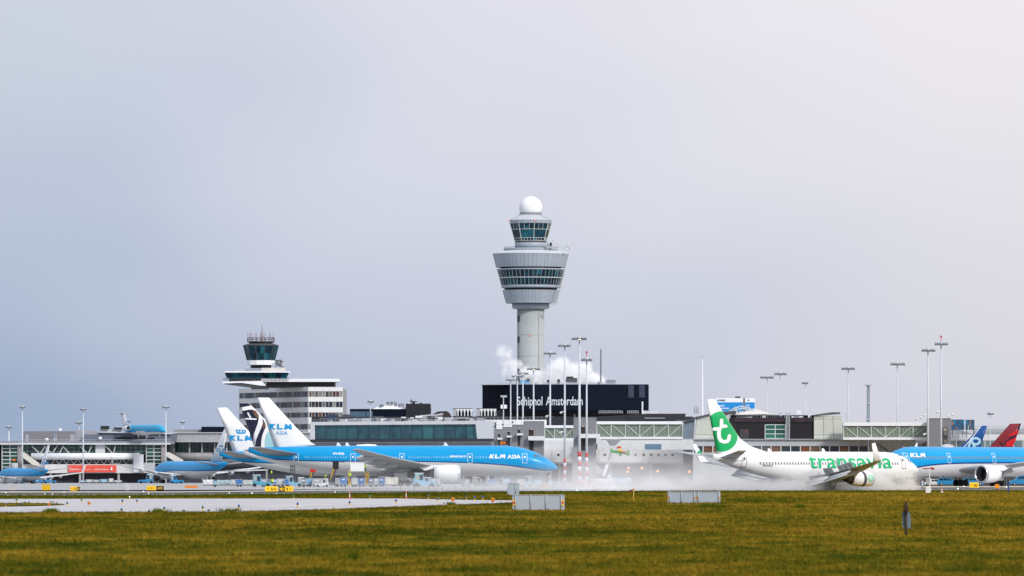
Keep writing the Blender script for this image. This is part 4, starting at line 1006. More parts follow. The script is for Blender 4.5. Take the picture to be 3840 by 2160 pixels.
def o8(r, k, t, p):
    a, b = radians(-12.5)+2*pi*k/8-pi/8, radians(-12.5)+2*pi*k/8+pi/8; return C0+Vector((sin(a)*R(r), -cos(a)*R(r), zt(p))).lerp(Vector((sin(b)*R(r), -cos(b)*R(r), zt(p))), t)
for k in range(8):
    mb.bar(o8(79.4, k, 0, 834), o8(61.2, k, 0, 901), .10, n=4)
    for t in (1/3, 2/3): mb.bar(o8(79.3, k, t, 834), o8(72.6, k, t, 857.5), .06, n=4)
    for t in (.25, .5, .75): mb.bar(o8(63.2, k, t, 889.5), o8(61.3, k, t, 900), .06, n=4)
    for r, p in ((72.5, 857.6), (63.1, 889.5), (61.3, 900)): mb.bar(o8(r, k, 0, p), o8(r, k, 1, p), .08, n=4)
mb.build('cab_mullions', FRW, tw)
tl('cab_fascia', [(74, 836), (78.5, 835), (80.5, 822.5), (78, 822)], CLAD, n=20, smooth=False)
rf = tl('cab_roof', [(80.5, 822.5), (42.5, 802)], mat('cab roof sheet', (.52,.55,.58), .4, var=.08, scale=.8), n=20, smooth=False)
mb = MB()
for k in range(40):
    a = 2*pi*k/40; mb.bar(C0+Vector((sin(a)*R(80), -cos(a)*R(80), zt(822)+.05)), C0+Vector((sin(a)*R(43), -cos(a)*R(43), zt(802)+.05)), .06, n=4)
mb.build('roof_seam', STEEL, tw, kind='stuff')
tl('dome_ring', [(42.3, 802), (42, 795)], MGREY)
Rd = R(43.6); zc = zt(776); pr = []
for k in range(0, 25):
    ph = -.45+(pi/2+.45)*k/24; pr.append((max(.01, cos(ph)*Rd), zc+sin(ph)*Rd))
MB().lathe(pr, C0, 40, 'z', True, True).build('radome', mat('radome white', (.84,.85,.86), .35, var=.03, scale=.3, coat=.2), tw)
mb = MB(); mb.bar(C0+Vector((0, 0, zc+Rd)), C0+Vector((0, 0, zc+Rd+1.3)), .06); mb.bar(C0+Vector((-1.2, 0, zc+Rd-.2)), C0+Vector((-1.2, 0, zc+Rd+.6)), .04); mb.build('lightning_rod', STEEL, tw)
mb = MB(); mb.bar((X(2121, Yt), Yt, zt(999)), (X(2086, Yt), Yt, zt(1142)), .22); mb.bar((X(2064, Yt), Yt, zt(1142)), (X(2088, Yt), Yt, zt(1142)), .2); mb.bar((X(2066, Yt), Yt, zt(1138)), (X(2084, Yt), Yt, zt(1138)), .12); mb.build('downpipe', STEEL, tw)
mb = MB(); mb.box(X(2053, Yt), X(2070, Yt), Yt, Yt+2, zt(922), zt(909)); g = mb.build('crane_base', DGREY, tw); mb = MB()
for (a, b, c, d) in ((2068,909,2138,930),(2066,903,2140,924),(2075,916,2132,938),(2068,909,2075,916),(2095,912,2105,930),(2115,917,2125,935),(2138,930,2132,938),(2076,899,2070,908),(2130,916,2141,934)):
    mb.bar((X(a, Yt), Yt-1, zt(b)), (X(c, Yt), Yt-1, zt(d)), .16)
mb.lathe([(.9, -.3), (.9, .3)], (X(2058, Yt), Yt-1.2, zt(915)), 12, 'x'); mb.build('maintenance_crane', STEEL, tw)
for (a, b) in ((1987, 1257), (2008, 826), (1909, 828)):
    mb = MB(); mb.lathe([(.15, -.25), (.20, 0), (.12, .22)], (X(a, Yt), Yt+8-R(53 if a == 1987 else 81), zt(b)), 10); mb.build('obstruction_light', mat('obstruction lamp', (.7,.10,.06), .4, emit=1.0), tw)

# ============ black terminal block with white letters
Yb = 2150.0
bl = thing('terminal_block', 'long black windowless block with white airport name below the control tower', 'building', (X(2120, Yb), Yb, 0))
f0 = Facade((X(1911, Yb), Yb), (X(2431, Yb), Yb)); fL = Facade((X(1809, Yb+20), Yb+20), (X(1911, Yb), Yb))
def ribs(f, parent, u0, u1, z0, z1, step, m, d=.10, w=None, name='rib', dark=None):
    mb = MB(); u = u0
    while u < u1-.01: f.box(mb, u, u+(w or step*.5), z0, z1, -.05, d); u += step
    return mb.build(name, m, parent, kind='stuff')
mb = MB(); f0.box(mb, 0, f0.len, Z(1539, Yb), Z(1441.5, Yb), -40, 0); mb.build('block_wall', BLACKP, bl)
mb = MB(); fL.box(mb, 0, fL.len, Z(1539, Yb), Z(1443, Yb), -30, -.02); mb.build('side_wall', BLACKP, bl)
ribs(f0, bl, 0, f0.len, Z(1539, Yb)+.1, Z(1441.5, Yb)-.1, 1.1, mat('black rib', (.006,.010,.021), .7, var=.15, spec=.08), d=.03); ribs(fL, bl, 0, fL.len, Z(1539, Yb)+.1, Z(1443, Yb)-.2, 1.5, _mats['black rib'], d=.03, name='rib')
pbox('recessed_storey', mat('recess dark', (.008,.009,.012), .7), bl, 1862, 2440, 1539, 1565, Yb+3, 30); pbox('podium', mat('podium dark', (.020,.022,.03), .6, var=.15), bl, 1700, 2600, 1562, 1600, Yb+2, 30, zfloor=0)
for a, b in ((2356, 2377), (2397, 2418)):
    pane_on(f0, bl, 'wall_window', f0.at_px(a), f0.at_px(b), Z(1491, Yb), Z(1445, Yb), mat('blue grey window', (.035,.05,.085), .3, var=.15), -.05, .2)
for (w_, a, b) in (('Schiphol', 1939, 2034), ('Amsterdam', 2047, 2185)):
    vs, fs = fit_text(w_, X(a, Yb), X(b, Yb), 0, 1, .012); ys = [v[1] for v in vs]
    top = Z(1487, Yb); base = Z(1520, Yb); 
    # scale so that capitals run from baseline to top; the descender of p hangs below
    if w_ == 'Schiphol': lo = Z(1531, Yb)
    else: lo = base
    for dd in (.22,):
        mb = MB(); mb.add([(x, Yb-dd, lo+(top-lo)*z) for x, z in vs], fs); mb.build('sign_lettering', mat('white sign letters', (.62,.65,.70), .5), bl)
pbox('roof_edge', STEEL, bl, 1805, 2432, 1440.5, 1442.5, Yb+.3, 39)
mb = MB()
for a in range(1812, 2320, 11): mb.bar((X(a, Yb), Yb+3, Z(1442, Yb)), (X(a, Yb), Yb+3, Z(1433, Yb)), .07, n=4)
mb.bar((X(1812, Yb), Yb+3, Z(1433.5, Yb)), (X(2310, Yb), Yb+3, Z(1433.5, Yb)), .07, n=4); mb.bar((X(1812, Yb), Yb+3, Z(1437.5, Yb)), (X(2310, Yb), Yb+3, Z(1437.5, Yb)), .05, n=4); mb.build('roof_railing', STEEL, bl)
mb = MB(); mb.prism([(X(1881, Yb), Z(1441, Yb)), (X(1885, Yb), Z(1432, Yb)), (X(1930, Yb), Z(1430, Yb)), (X(1936, Yb), Z(1441, Yb))], Yb+5, Yb+12); mb.build('roof_hut', LGREY, bl)
for (a, b, c, d, m_) in ((1935,1950,1420,1441,DGREY),(1950,1985,1428,1441,BLUEG),(1940,1948,1382,1421,DGREY),(2120,2165,1417,1436,DGREY),(2125,2150,1412,1418,BLACK),(1975,1986,1421,1430,DGREY),(2020,2030,1433,1441,WHITE)):
    pbox('rooftop_unit', m_, bl, a, b, c, d, Yb+8, 5)
for a, b, r in ((2056, 1431, 5.5), (2095, 1430, 6.5), (2246, 1436, 4)):
    mb = MB(); c = Vector((X(a, Yb), Yb+5, Z(b, Yb))); rr = r*Yb/F*1.3; vs = [c+Vector((0, .5, 0))]+[c+Vector((cos(2*pi*i/16)*rr*.75, -.1, sin(2*pi*i/16)*rr*1.2)) for i in range(16)]
    mb.add(vs, [(0, 1+i, 1+(i+1) % 16) for i in range(16)]); mb.bar(c, c-Vector((0, 0, rr*1.6)), .12); mb.build('satellite_dish', mat('dish grey', (.12,.10,.10), .6), bl)
mb = MB()
for k in range(5):
    a = X(2273+k*8.7, Yb); mb.bar((a, Yb+4, Z(1441, Yb)), (a, Yb+4, Z(1425, Yb)), .09, n=4)
for p in (1425, 1430, 1435): mb.bar((X(2273, Yb), Yb+4, Z(p, Yb)), (X(2308, Yb), Yb+4, Z(p, Yb)), .09, n=4)
mb.build('roof_framework', DGREY, bl)
t = thing('antenna_mast', 'thin dark lattice antenna mast standing on the black block roof, in the steam', 'antenna', (X(2254, Yb), Yb+6, Z(1441, Yb)))
mb = MB(); a = X(2254, Yb); mb.bar((a, Yb+6, Z(1441, Yb)), (a, Yb+6, Z(1306, Yb)), .17, .10, 6); mb.build('mast_pole', DGREY, t); mb = MB()
for k in range(26): z = Z(1440-5.1*k, Yb); mb.box(a-.30, a+.30, Yb+5.8, Yb+6.2, z, z+.12)
mb.build('mast_rung', BLACK, t, kind='stuff')

# ============ old tower office with stacked cab
Yo = 2400.0
of = thing('office_building', 'white office block with window bands and a dark glazed cab tower on its left', 'building', (X(1080, Yo), Yo, 0))
fa = Facade((X(895, Yo+57), Yo+57), (X(1156, Yo), Yo)); fb = Facade((X(1156, Yo), Yo), (X(1286, Yo+3), Yo+3))
core = MB(); core.prism([(X(897, Yo+57), Yo+57.5), (X(1157, Yo), Yo+.6), (X(1285, Yo), Yo+3.5), (X(1285, Yo), Yo+58)], 0, Z(1455, Yo), 'xy'); core.build('core', MGREY, of)
def bandz(yt, yb): return Z(yb, Yo), Z(yt, Yo)
for (yt, yb) in ((1451, 1467), (1488, 1506), (1527, 1546.5), (1565, 1590), (1610, 1630)):
    z0, z1 = bandz(yt, yb)
    for f, st in ((fa, 2.72), (fb, 2.6)):
        n = max(1, round(f.len/st)); 
        for k in range(n): pane_on(f, of, 'spandrel_panel', f.len*k/n+.02, f.len*(k+1)/n-.02, z0, z1, mat('white spandrel', (.66,.67,.67), .5, var=.05, rnd=.03), -.5, .0)
for (yt, yb) in ((1467, 1488), (1506, 1527), (1546.5, 1565), (1590, 1610)):
    z0, z1 = bandz(yt, yb)
    for f, n in ((fa, 33), (fb, 10)):
        mb = MB()
        for k in range(n):
            pane_on(f, of, 'office_window', f.len*k/n+.06, f.len*(k+1)/n-.06, z0, z1, OFFG, -.35, -.22)
        for k in range(n+1): f.box(mb, f.len*k/n-.07, f.len*k/n+.07, z0+.01, z1-.01, -.4, -.25)
        for zz in (z0+.005, z1-.085): f.box(mb, 0, f.len, zz, zz+.08, -.4, -.27)
        mb.build('window_mullions', FRW, of)
# setback storey and roof slab
mb = MB(); mb.box(X(996, Yo), X(1253, Yo), Yo+4, Yo+22, Z(1452, Yo), Z(1431, Yo)); mb.build('setback_storey', mat('setback dark', (.014,.014,.018), .5), of)
mb = MB(); mb.box(X(979, Yo), X(1269, Yo), Yo+2, Yo+24, Z(1431.5, Yo), Z(1420, Yo)); mb.build('roof_slab', WHITE, of)
# cantilevered observation deck
mb = MB(); mb.prism([(X(834, Yo), Z(1438, Yo)), (X(834, Yo), Z(1430.5, Yo)), (X(980, Yo), Z(1428, Yo)), (X(998, Yo), Z(1446, Yo)), (X(978, Yo), Z(1446, Yo)), (X(905, Yo), Z(1435.5, Yo))], Yo+1, Yo+20); mb.build('deck_fascia', WHITE, of)
mb = MB(); mb.prism([(X(836, Yo), Z(1438.5, Yo)), (X(905, Yo), Z(1436, Yo)), (X(978, Yo), Z(1446.5, Yo)), (X(997, Yo), Z(1446.5, Yo)), (X(997, Yo), Z(1451, Yo)), (X(925, Yo), Z(1450.5, Yo))], Yo+1.5, Yo+19.5); mb.build('deck_underside', DGREY, of)
mb = MB(); mb.box(X(939, Yo), X(1000, Yo), Yo+5, Yo+18, Z(1458, Yo), Z(1440, Yo)); mb.build('deck_neck', MGREY, of)
fd = flat(848, 1080, Yo+3)
mb = MB(); fd.box(mb, 1, fd.len-1, Z(1430, Yo), Z(1396, Yo), -14, -.5); mb.build('lounge_core', BLACK, of)
def slant_panes(n, x0t, x1t, x0b, x1b, yt, yb, Y, parent, m, name, fm=FRD, fr=.08, miss=0):
    mb = MB()
    for k in range(n):
        a, b = x0t+(x1t-x0t)*k/n, x0t+(x1t-x0t)*(k+1)/n; c, d = x0b+(x1b-x0b)*k/n, x0b+(x1b-x0b)*(k+1)/n
        p = MB(); off = (x0b-x0t)*Y/F*.4 if name != 'x' else 0
        p.hexa([(X(c, Y)+fr, Y+off, Z(yb, Y)), (X(d, Y)-fr, Y+off, Z(yb, Y)), (X(d, Y)-fr, Y+off+.12, Z(yb, Y)), (X(c, Y)+fr, Y+off+.12, Z(yb, Y)),
                (X(a, Y)+fr, Y, Z(yt, Y)), (X(b, Y)-fr, Y, Z(yt, Y)), (X(b, Y)-fr, Y+.12, Z(yt, Y)), (X(a, Y)+fr, Y+.12, Z(yt, Y))]); p.build(name, m, parent)
    for k in range(n+1):
        a = x0t+(x1t-x0t)*k/n; c = x0b+(x1b-x0b)*k/n; mb.bar((X(c, Y), Y+off-.03, Z(yb, Y)), (X(a, Y), Y-.03, Z(yt, Y)), fr*1.1, n=4)
    mb.build('slanted_mullions', fm, parent)
slant_panes(5, 843, 978, 851, 985, 1397, 1418, Yo+2.5, of, TEALD, 'lounge_pane'); slant_panes(4, 985, 1083, 990, 1074, 1397, 1418, Yo+3.0, of, TEALD, 'lounge_pane')
mb = MB(); mb.box(X(842, Yo), X(1084, Yo), Yo+1, Yo+18, Z(1397, Yo), Z(1391.5, Yo)); mb.build('lounge_roof', WHITE, of)
mb = MB(); mb.box(X(979, Yo), X(1065, Yo), Yo+3.5, Yo+16, Z(1391.5, Yo), Z(1379, Yo)); mb.build('service_block', CREAM, of)
mb = MB(); mb.box(X(885, Yo), X(920, Yo), Yo+3.5, Yo+10, Z(1391.5, Yo), Z(1385, Yo)); mb.build('roof_kiosk', LGREY, of)
mb = MB()
for a in range(838, 1080, 5): mb.bar((X(a, Yo), Yo+1.1, Z(1430, Yo)), (X(a, Yo), Yo+1.1, Z(1419, Yo)), .06, n=4)
mb.bar((X(837, Yo), Yo+1.1, Z(1419, Yo)), (X(1085, Yo), Yo+1.1, Z(1419, Yo)), .09, n=4); mb.bar((X(837, Yo), Yo+1.1, Z(1424, Yo)), (X(1085, Yo), Yo+1.1, Z(1424, Yo)), .05, n=4)
for a in range(920, 980, 6): mb.bar((X(a, Yo), Yo+4, Z(1391, Yo)), (X(a, Yo), Yo+4, Z(1384, Yo)), .05, n=4)
mb.bar((X(920, Yo), Yo+4, Z(1384, Yo)), (X(980, Yo), Yo+4, Z(1384, Yo)), .06, n=4); mb.build('deck_railing', DGREY, of)
co = Vector((X(975, Yo), Yo+9, 0)); ro = Yo/F
def ol(name, prof, m, n=12, cap=True, smooth=False): return MB().lathe([(r*ro, Z(p, Yo)) for r, p in prof], co, n, 'z', cap, smooth, a0=pi/12).build(name, m, of)
ol('cab_neck', [(40, 1379), (40, 1366)], BLACK); ol('cab_collar', [(54, 1367), (54, 1350)], WHITE); ol('cab_core', [(44, 1350), (55, 1297)], _mats['cab interior'])
ol('cab_roof', [(68.5, 1294.5), (68.5, 1292.5), (43, 1285)], DGREY); ol('antenna_deck', [(42, 1285), (52, 1281.5), (52.5, 1278)], DGREY)
for (r0, p0, r1, p1) in ((68, 1295, 64.5, 1309), (64.3, 1309.5, 59.5, 1323), (59.3, 1323.5, 53.5, 1349.5)):
    for k in range(24):
        j = k//2; A0, A1 = pi/12+2*pi*j/12, pi/12+2*pi*(j+1)/12
        def c_(r, a, z): return Vector((cos(a)*r*ro, sin(a)*r*ro, z))
        q = [c_(r1, A0, Z(p1, Yo)), c_(r1, A1, Z(p1, Yo)), c_(r0, A0, Z(p0, Yo)), c_(r0, A1, Z(p0, Yo))]
        t0, t1 = (.02, .49) if k % 2 == 0 else (.51, .98)
        b0 = q[0].lerp(q[1], t0); b1 = q[0].lerp(q[1], t1); u0 = q[2].lerp(q[3], t0); u1 = q[2].lerp(q[3], t1); inn = .94
        P4 = [b0, b1, Vector((b1.x*inn, b1.y*inn, b1.z)), Vector((b0.x*inn, b0.y*inn, b0.z)), u0, u1, Vector((u1.x*inn, u1.y*inn, u1.z)), Vector((u0.x*inn, u0.y*inn, u0.z))]
        MB().hexa([co+v for v in P4]).build('cab_pane', TEALD, of)
mb = MB()
for k in range(12):
    a = pi/12+2*pi*k/12; mb.bar(co+Vector((cos(a)*68.2*ro, sin(a)*68.2*ro, Z(1294.5, Yo))), co+Vector((cos(a)*53.8*ro, sin(a)*53.8*ro, Z(1350, Yo))), .10, n=4)
for k in range(20):
    a = 2*pi*k/20; p = co+Vector((cos(a)*51*ro, sin(a)*51*ro, 0)); mb.bar(p+Vector((0, 0, Z(1279, Yo))), p+Vector((0, 0, Z(1265, Yo))), .07, n=4)
for p in (1265, 1271): mb.lathe([(51*ro, Z(p, Yo)), (51.6*ro, Z(p, Yo)+.06), (51*ro, Z(p, Yo)+.12)], co, 20, 'z', False)
mb.build('cab_mullions', DGREY, of)
for a, p in ((926, 1248), (933, 1247), (938, 1247), (942, 1248), (955, 1246), (959, 1247), (973, 1247), (976, 1247), (986, 1247), (991, 1245), (1007, 1246), (1011, 1248), (1022, 1248)):
    MB().bar((X(a, Yo), Yo+8, Z(1280, Yo)), (X(a, Yo), Yo+8, Z(p, Yo)), .10, .08, 5).build('whip_antenna', mat('antenna rust', (.25,.13,.10), .7), of)
MB().bar((X(979, Yo), Yo+9, Z(1280, Yo)), (X(979, Yo), Yo+9, Z(1217, Yo)), .22, .08, 6).build('tall_antenna', _mats['antenna rust'], of)
mb = MB()
for (a, b, c, d) in ((1028,1352,1052,1349),(1028,1360,1060,1376),(1052,1349,1052,1376),(1030,1375,1052,1351),(1040,1372,1060,1352),(1028,1365,1045,1350),(1033,1352,1048,1374)): mb.bar((X(a, Yo), Yo+5, Z(b, Yo)), (X(c, Yo), Yo+5, Z(d, Yo)), .2)
mb.build('rooftop_rig', DGREY, of); pbox('radar_box', LGREY, of, 1056, 1068, 1359, 1373, Yo+5, 3)
for a, p, b in ((1180, 1385, 1420), (1255, 1402, 1420), (861, 1365, 1392)): MB().bar((X(a, Yo), Yo+6, Z(b, Yo)), (X(a, Yo), Yo+6, Z(p, Yo)), .08).build('whip_antenna', LGREY, of)
pbox('roof_hatch', LGREY, of, 1104, 1126, 1414, 1420, Yo+6, 4)

# ============ black plant buildings behind the glass hall
Yk = 1980.0
pk = thing('plant_building', 'low black rooftop plant building with blue grey doors beside the white office block', 'building', (X(1440, Yk), Yk, 0))
pbox('lower_wall', BLACKP, pk, 1312, 1522, 1533.5, 1590, Yk, 20, zfloor=0); pbox('tall_box', mat('plant box', (.014,.016,.024), .6, var=.2, scale=.4, stretch=(3,1,.3)), pk, 1521.5, 1613, 1513.5, 1590, Yk-.5, 20, zfloor=0)
pbox('corner_unit', BLACK, pk, 1612, 1616, 1530, 1545, Yk, 5)
for a, b in ((1313.5, 1356), (1357, 1372), (1374, 1384), (1386, 1398)): pbox('shutter', mat('blue grey shutter', (.07,.13,.20), .5, var=.25, scale=.8, stretch=(4,1,.5)), pk, a, b, 1543, 1568, Yk-.15, .15)
pbox('duct', DGREY, pk, 1545, 1556, 1505.5, 1514, Yk+3, 4); pbox('duct_cap', DGREY, pk, 1541, 1562, 1504, 1506.5, Yk+2.6, 5); pbox('duct', DGREY, pk, 1574, 1582, 1510, 1514, Yk+3, 3)
for (a, b, c) in ((1346,1521,1534),(1402,1521,1534),(1410,1498,1525),(1457,1490,1510),(1461,1490,1510),(1526,1475,1514),(1488,1515,1533),(1563,1482,1513),(1566,1500,1513),(1571,1500,1513),(1551,1502,1505)): MB().bar((X(a, Yk), Yk+4, Z(c, Yk)), (X(a, Yk), Yk+4, Z(b, Yk)), .06, n=5).build('whip_antenna', STEEL, pk)
for (a, b, yt, yb) in ((1405, 1425, 1525, 1531), (1430, 1462, 1518, 1531), (1455, 1492, 1516, 1531), (1495, 1521, 1521, 1531), (1527, 1545, 1509, 1513.5)):
    mb = MB(); x0, x1 = X(a, Yk), X(b, Yk); mb.hexa([(x0-.6, Yk+2, Z(yb+3, Yk)), (x1+.6, Yk+2, Z(yb+3, Yk)), (x1+.6, Yk+9, Z(yb+3, Yk)), (x0-.6, Yk+9, Z(yb+3, Yk)), (x0+.9, Yk+4, Z(yt, Yk)), (x1-.9, Yk+4, Z(yt, Yk)), (x1-.9, Yk+7, Z(yt, Yk)), (x0+.9, Yk+7, Z(yt, Yk))]); mb.build('tent_roof', WHITE, pk)
mb = MB()
for a0, a1, t0, b0 in ((1449, 1486, 1507.5, 1520), (1495, 1513, 1514, 1528), (1423, 1437, 1517, 1528)):
    for k in range(6): a = a0+(a1-a0)*k/5; mb.bar((X(a, Yk), Yk+3, Z(b0, Yk)), (X(a, Yk), Yk+3, Z(t0, Yk)), .07, n=4)
    for p in (t0, (t0+b0)/2): mb.bar((X(a0, Yk), Yk+3, Z(p, Yk)), (X(a1, Yk), Yk+3, Z(p, Yk)), .06, n=4)
mb.build('roof_scaffold', DGREY, pk)
for a, b in ((1452, 1513), (1467, 1514), (1484, 1518), (1541, 1503)):
    mb = MB(); c = Vector((X(a, Yk), Yk+3, Z(b, Yk))); mb.add([c]+[c+Vector((cos(2*pi*i/12)*.38, -.2, sin(2*pi*i/12)*.5)) for i in range(12)], [(0, 1+i, 1+(i+1) % 12) for i in range(12)]); mb.build('satellite_dish', MGREY, pk)
rp = thing('roof_parapet', 'long dark roof edge with ducts running behind the glass hall', 'roof', (X(1540, Yk), Yk-20, 0))
pbox('parapet_wall', mat('parapet dark', (.028,.03,.042), .7, var=.3, scale=.4), rp, 1168, 1900, 1563, 1600, Yk-20, 10, zfloor=0)
pbox('ledge', mat('roof felt', (.09,.10,.135), .8, var=.2), rp, 1168, 1900, 1573, 1577, Yk-40, 20)
for i, (a, b, yt, yb, m_) in enumerate(((1228,1266,1554,1574,BLUEV),(1285,1313,1554,1566,DGREY),(1400,1440,1561,1572,DGREY),(1505,1522,1563,1568,WHITE),(1539,1552,1565,1569,WHITE),(1558,1586,1559,1568,WHITE),(1586,1600,1561,1570,LGREY),(1632,1660,1563,1575,WHITE),(1600,1640,1566,1574,DGREY),(1530,1545,1569,1573,LGREY))):
    pbox('rooftop_unit', m_ if m_ is not BLUEV else mat('navy tank', (.025,.05,.10), .6), rp, a, b, yt, yb, Yk-26-.3*i, 3)
mb = MB(); mb.prism([(X(1612, Yk), Z(1575, Yk)), (X(1614, Yk), Z(1560, Yk)), (X(1640, Yk), Z(1543, Yk)), (X(1675, Yk), Z(1541, Yk)), (X(1685, Yk), Z(1548, Yk)), (X(1700, Yk), Z(1575, Yk))], Yk+2, Yk+12); mb.build('curved_roof', mat('brown roof', (.05,.035,.035), .8), rp)
mb = MB(); mb.bar((X(1622, Yk), Yk-22, Z(1563, Yk)), (X(1665, Yk), Yk-22, Z(1556, Yk)), .35); mb.bar((X(1580, Yk), Yk-22, Z(1563, Yk)), (X(1625, Yk), Yk-22, Z(1560, Yk)), .3); mb.build('roof_pipe', STEEL, rp)
for j, (a0, a1) in enumerate(((1698, 1772), (1786, 1862))):
    cu = thing('cooling_unit', 'white louvred roof chiller with dark diamond gaps, ' + ('left one of the pair' if j == 0 else 'right one, against the black block'), 'cooling unit', (X(a0, Yk), Yk-5, Z(1562, Yk)), 'chillers on the roof')
    pbox('frame_top', DGREY, cu, a0, a1, 1531, 1533.5, Yk-5, 3); pbox('base_frame', DGREY, cu, a0, a1, 1560, 1563, Yk-5, 3); pbox('control_box', LGREY, cu, a0+1, a0+14, 1534, 1560, Yk-5, 3); pbox('dark_back', BLACK, cu, a0+14, a1-1, 1534, 1560, Yk-3, 1)
    for k in range(5):
        c = a0+20+k*12.4; mb = MB(); mb.prism([(X(c-6.2, Yk), Z(1534, Yk)), (X(c+6.2, Yk), Z(1534, Yk)), (X(c+2, Yk), Z(1547, Yk)), (X(c+2, Yk), Z(1560, Yk)), (X(c-2, Yk), Z(1560, Yk)), (X(c-2, Yk), Z(1547, Yk))], Yk-5, Yk-4); mb.build('louvre_panel', WHITE, cu)

# ============ glass hall with white roof band
A, B_ = (X(1168, 1838), 1838), (X(1815, 1800), 1800)
gh = thing('glass_hall', 'long terminal hall with teal glass front under a white roof band', 'building', ((A[0]+B_[0])/2, 1845, 0)); f = Facade(A, B_)
def uz(px, py): u = f.at_px(px); return u, f.zpx(u, py)
top = [Z(1584, 1838), Z(1575.5, 1800)]; ga = [Z(1597, 1838), Z(1588, 1800)]; gb = [Z(1648, 1838), Z(1645.5, 1800)]
zt0 = sum(top)/2; zg = sum(ga)/2; zb0 = sum(gb)/2
mb = MB(); f.box(mb, .3, f.len-8, 0, zt0-.3, -16, -.5); mb.build('hall_core', mat('hall interior', (.03,.05,.06), .8, var=.3), gh)
n = 22
for k in range(n): pane_on(f, gh, 'roof_band_panel', (f.len)*k/n+.02, (f.len)*(k+1)/n-.02, zg, zt0, mat('roof band white', (.80,.81,.82), .45, var=.04, rnd=.02), -.6, .3)
u0, u1 = f.at_px(1181), f.at_px(1792); nx = 15
mb = MB()
for k in range(nx):
    a = u0+(u1-u0)*k/nx; b = u0+(u1-u0)*(k+1)/nx
    pane_on(f, gh, 'glass_pane', a+.07, b-.07, zb0+.05, zg-(zg-zb0)*.16, TERM, -.1, 0); pane_on(f, gh, 'transom_pane', a+.07, b-.07, zg-(zg-zb0)*.16+.1, zg-.03, TERM, -.1, 0)
for k in range(nx+1): f.box(mb, u0+(u1-u0)*k/nx-.07, u0+(u1-u0)*k/nx+.07, zb0, zg, -.1, .06)
f.box(mb, u0, u1, zg-(zg-zb0)*.16, zg-(zg-zb0)*.16+.1, -.1, .05); mb.build('window_frame', mat('teal frame', (.02,.06,.08), .4), gh)
mb = MB(); f.box(mb, f.at_px(1166), u0, zb0, zt0, -.6, .32); mb.build('end_pier', WHITE, gh)
mb = MB()
for f_, (a, b, c, d) in ((f, (1790, 1797, 1815, 1815)),):
    P0 = f.pt(u1, zb0, .35); P1 = f.pt(f.len+4, zb0, .35); P2 = f.pt(f.len+4, zt0, .35); P3 = f.pt(u1-.7, zt0, .35); mb.hexa([P0, P1, P1+Vector((0, 6, 0)), P0+Vector((0, 6, 0)), P3, P2, P2+Vector((0, 6, 0)), P3+Vector((0, 6, 0))])
mb.build('end_wall', WHITE, gh)
rr = random.Random(3)
for k in range(26):
    u = 3+k*(f.len-8)/26+rr.random()*2; w = .5+rr.random()*2.2; h = .25+rr.random()*.9; mb = MB(); f.box(mb, u, u+w, zt0, zt0+h, -5-rr.random()*6, -3.5); mb.build('roof_vent', rr.choice([LGREY, DGREY, MGREY, WHITE, STEEL]), gh)
mb = MB()
for k in range(60): f.box(mb, 2+k*1.4, 2.05+k*1.4, zt0, zt0+.95, -1.5, -1.45)
f.box(mb, 2, 86, zt0+.92, zt0+.97, -1.5, -1.44); mb.build('roof_guard_rail', STEEL, gh)
mb = MB(); f.box(mb, 0, f.len+3, zb0-.9, zb0-.02, -10, .6); mb.build('sill_ledge', mat('dark sill', (.05,.055,.07), .7), gh)
mb = MB(); f.box(mb, -2, f.len+4, zb0-2.1, zb0-.9, -10, 1.6); mb.build('concrete_band', mat('weathered band', (.20,.21,.24), .8, var=.15, scale=.3), gh)
mb = MB(); f.box(mb, -2, f.len+4, zb0-1.0, zb0-.88, .6, 1.9); mb.build('band_lip', LGREY, gh)
mb = MB(); f.box(mb, -2, f.len+4, 0, zb0-2.1, -10, 0); mb.build('ground_storey', mat('dark ground storey', (.05,.045,.055), .8, var=.5, scale=.2), gh)  # ground storey wall in a dark, unevenly toned colour
for px_ in (1300, 1420, 1540, 1660, 1783, 1833): mb = MB(); u = f.at_px(px_); f.box(mb, u-.4, u+.4, 0, zb0-2.1, .2, 1.0); mb.build('column', CONCR, gh)
wh = thing('white_wing', 'plain white panelled wing behind the stepped grey stair towers', 'building', (X(1900, 1830), 1830, 0))
fw = Facade((X(1815, 1830), 1830), (X(2050, 1830), 1830))
for k in range(10):
    for j in range(4): pane_on(fw, wh, 'wall_panel', fw.len*k/10+.02, fw.len*(k+1)/10-.02, Z(1650, 1830)+j*1.45+.02, Z(1650, 1830)+(j+1)*1.45-.02, mat('wall panel white', (.80,.81,.83), .5, var=.05, rnd=.03), -.4, 0)
mb = MB(); fw.box(mb, 0, fw.len, 0, Z(1650, 1830), -8, -.2); mb.build('lower_wall', MGREY, wh)

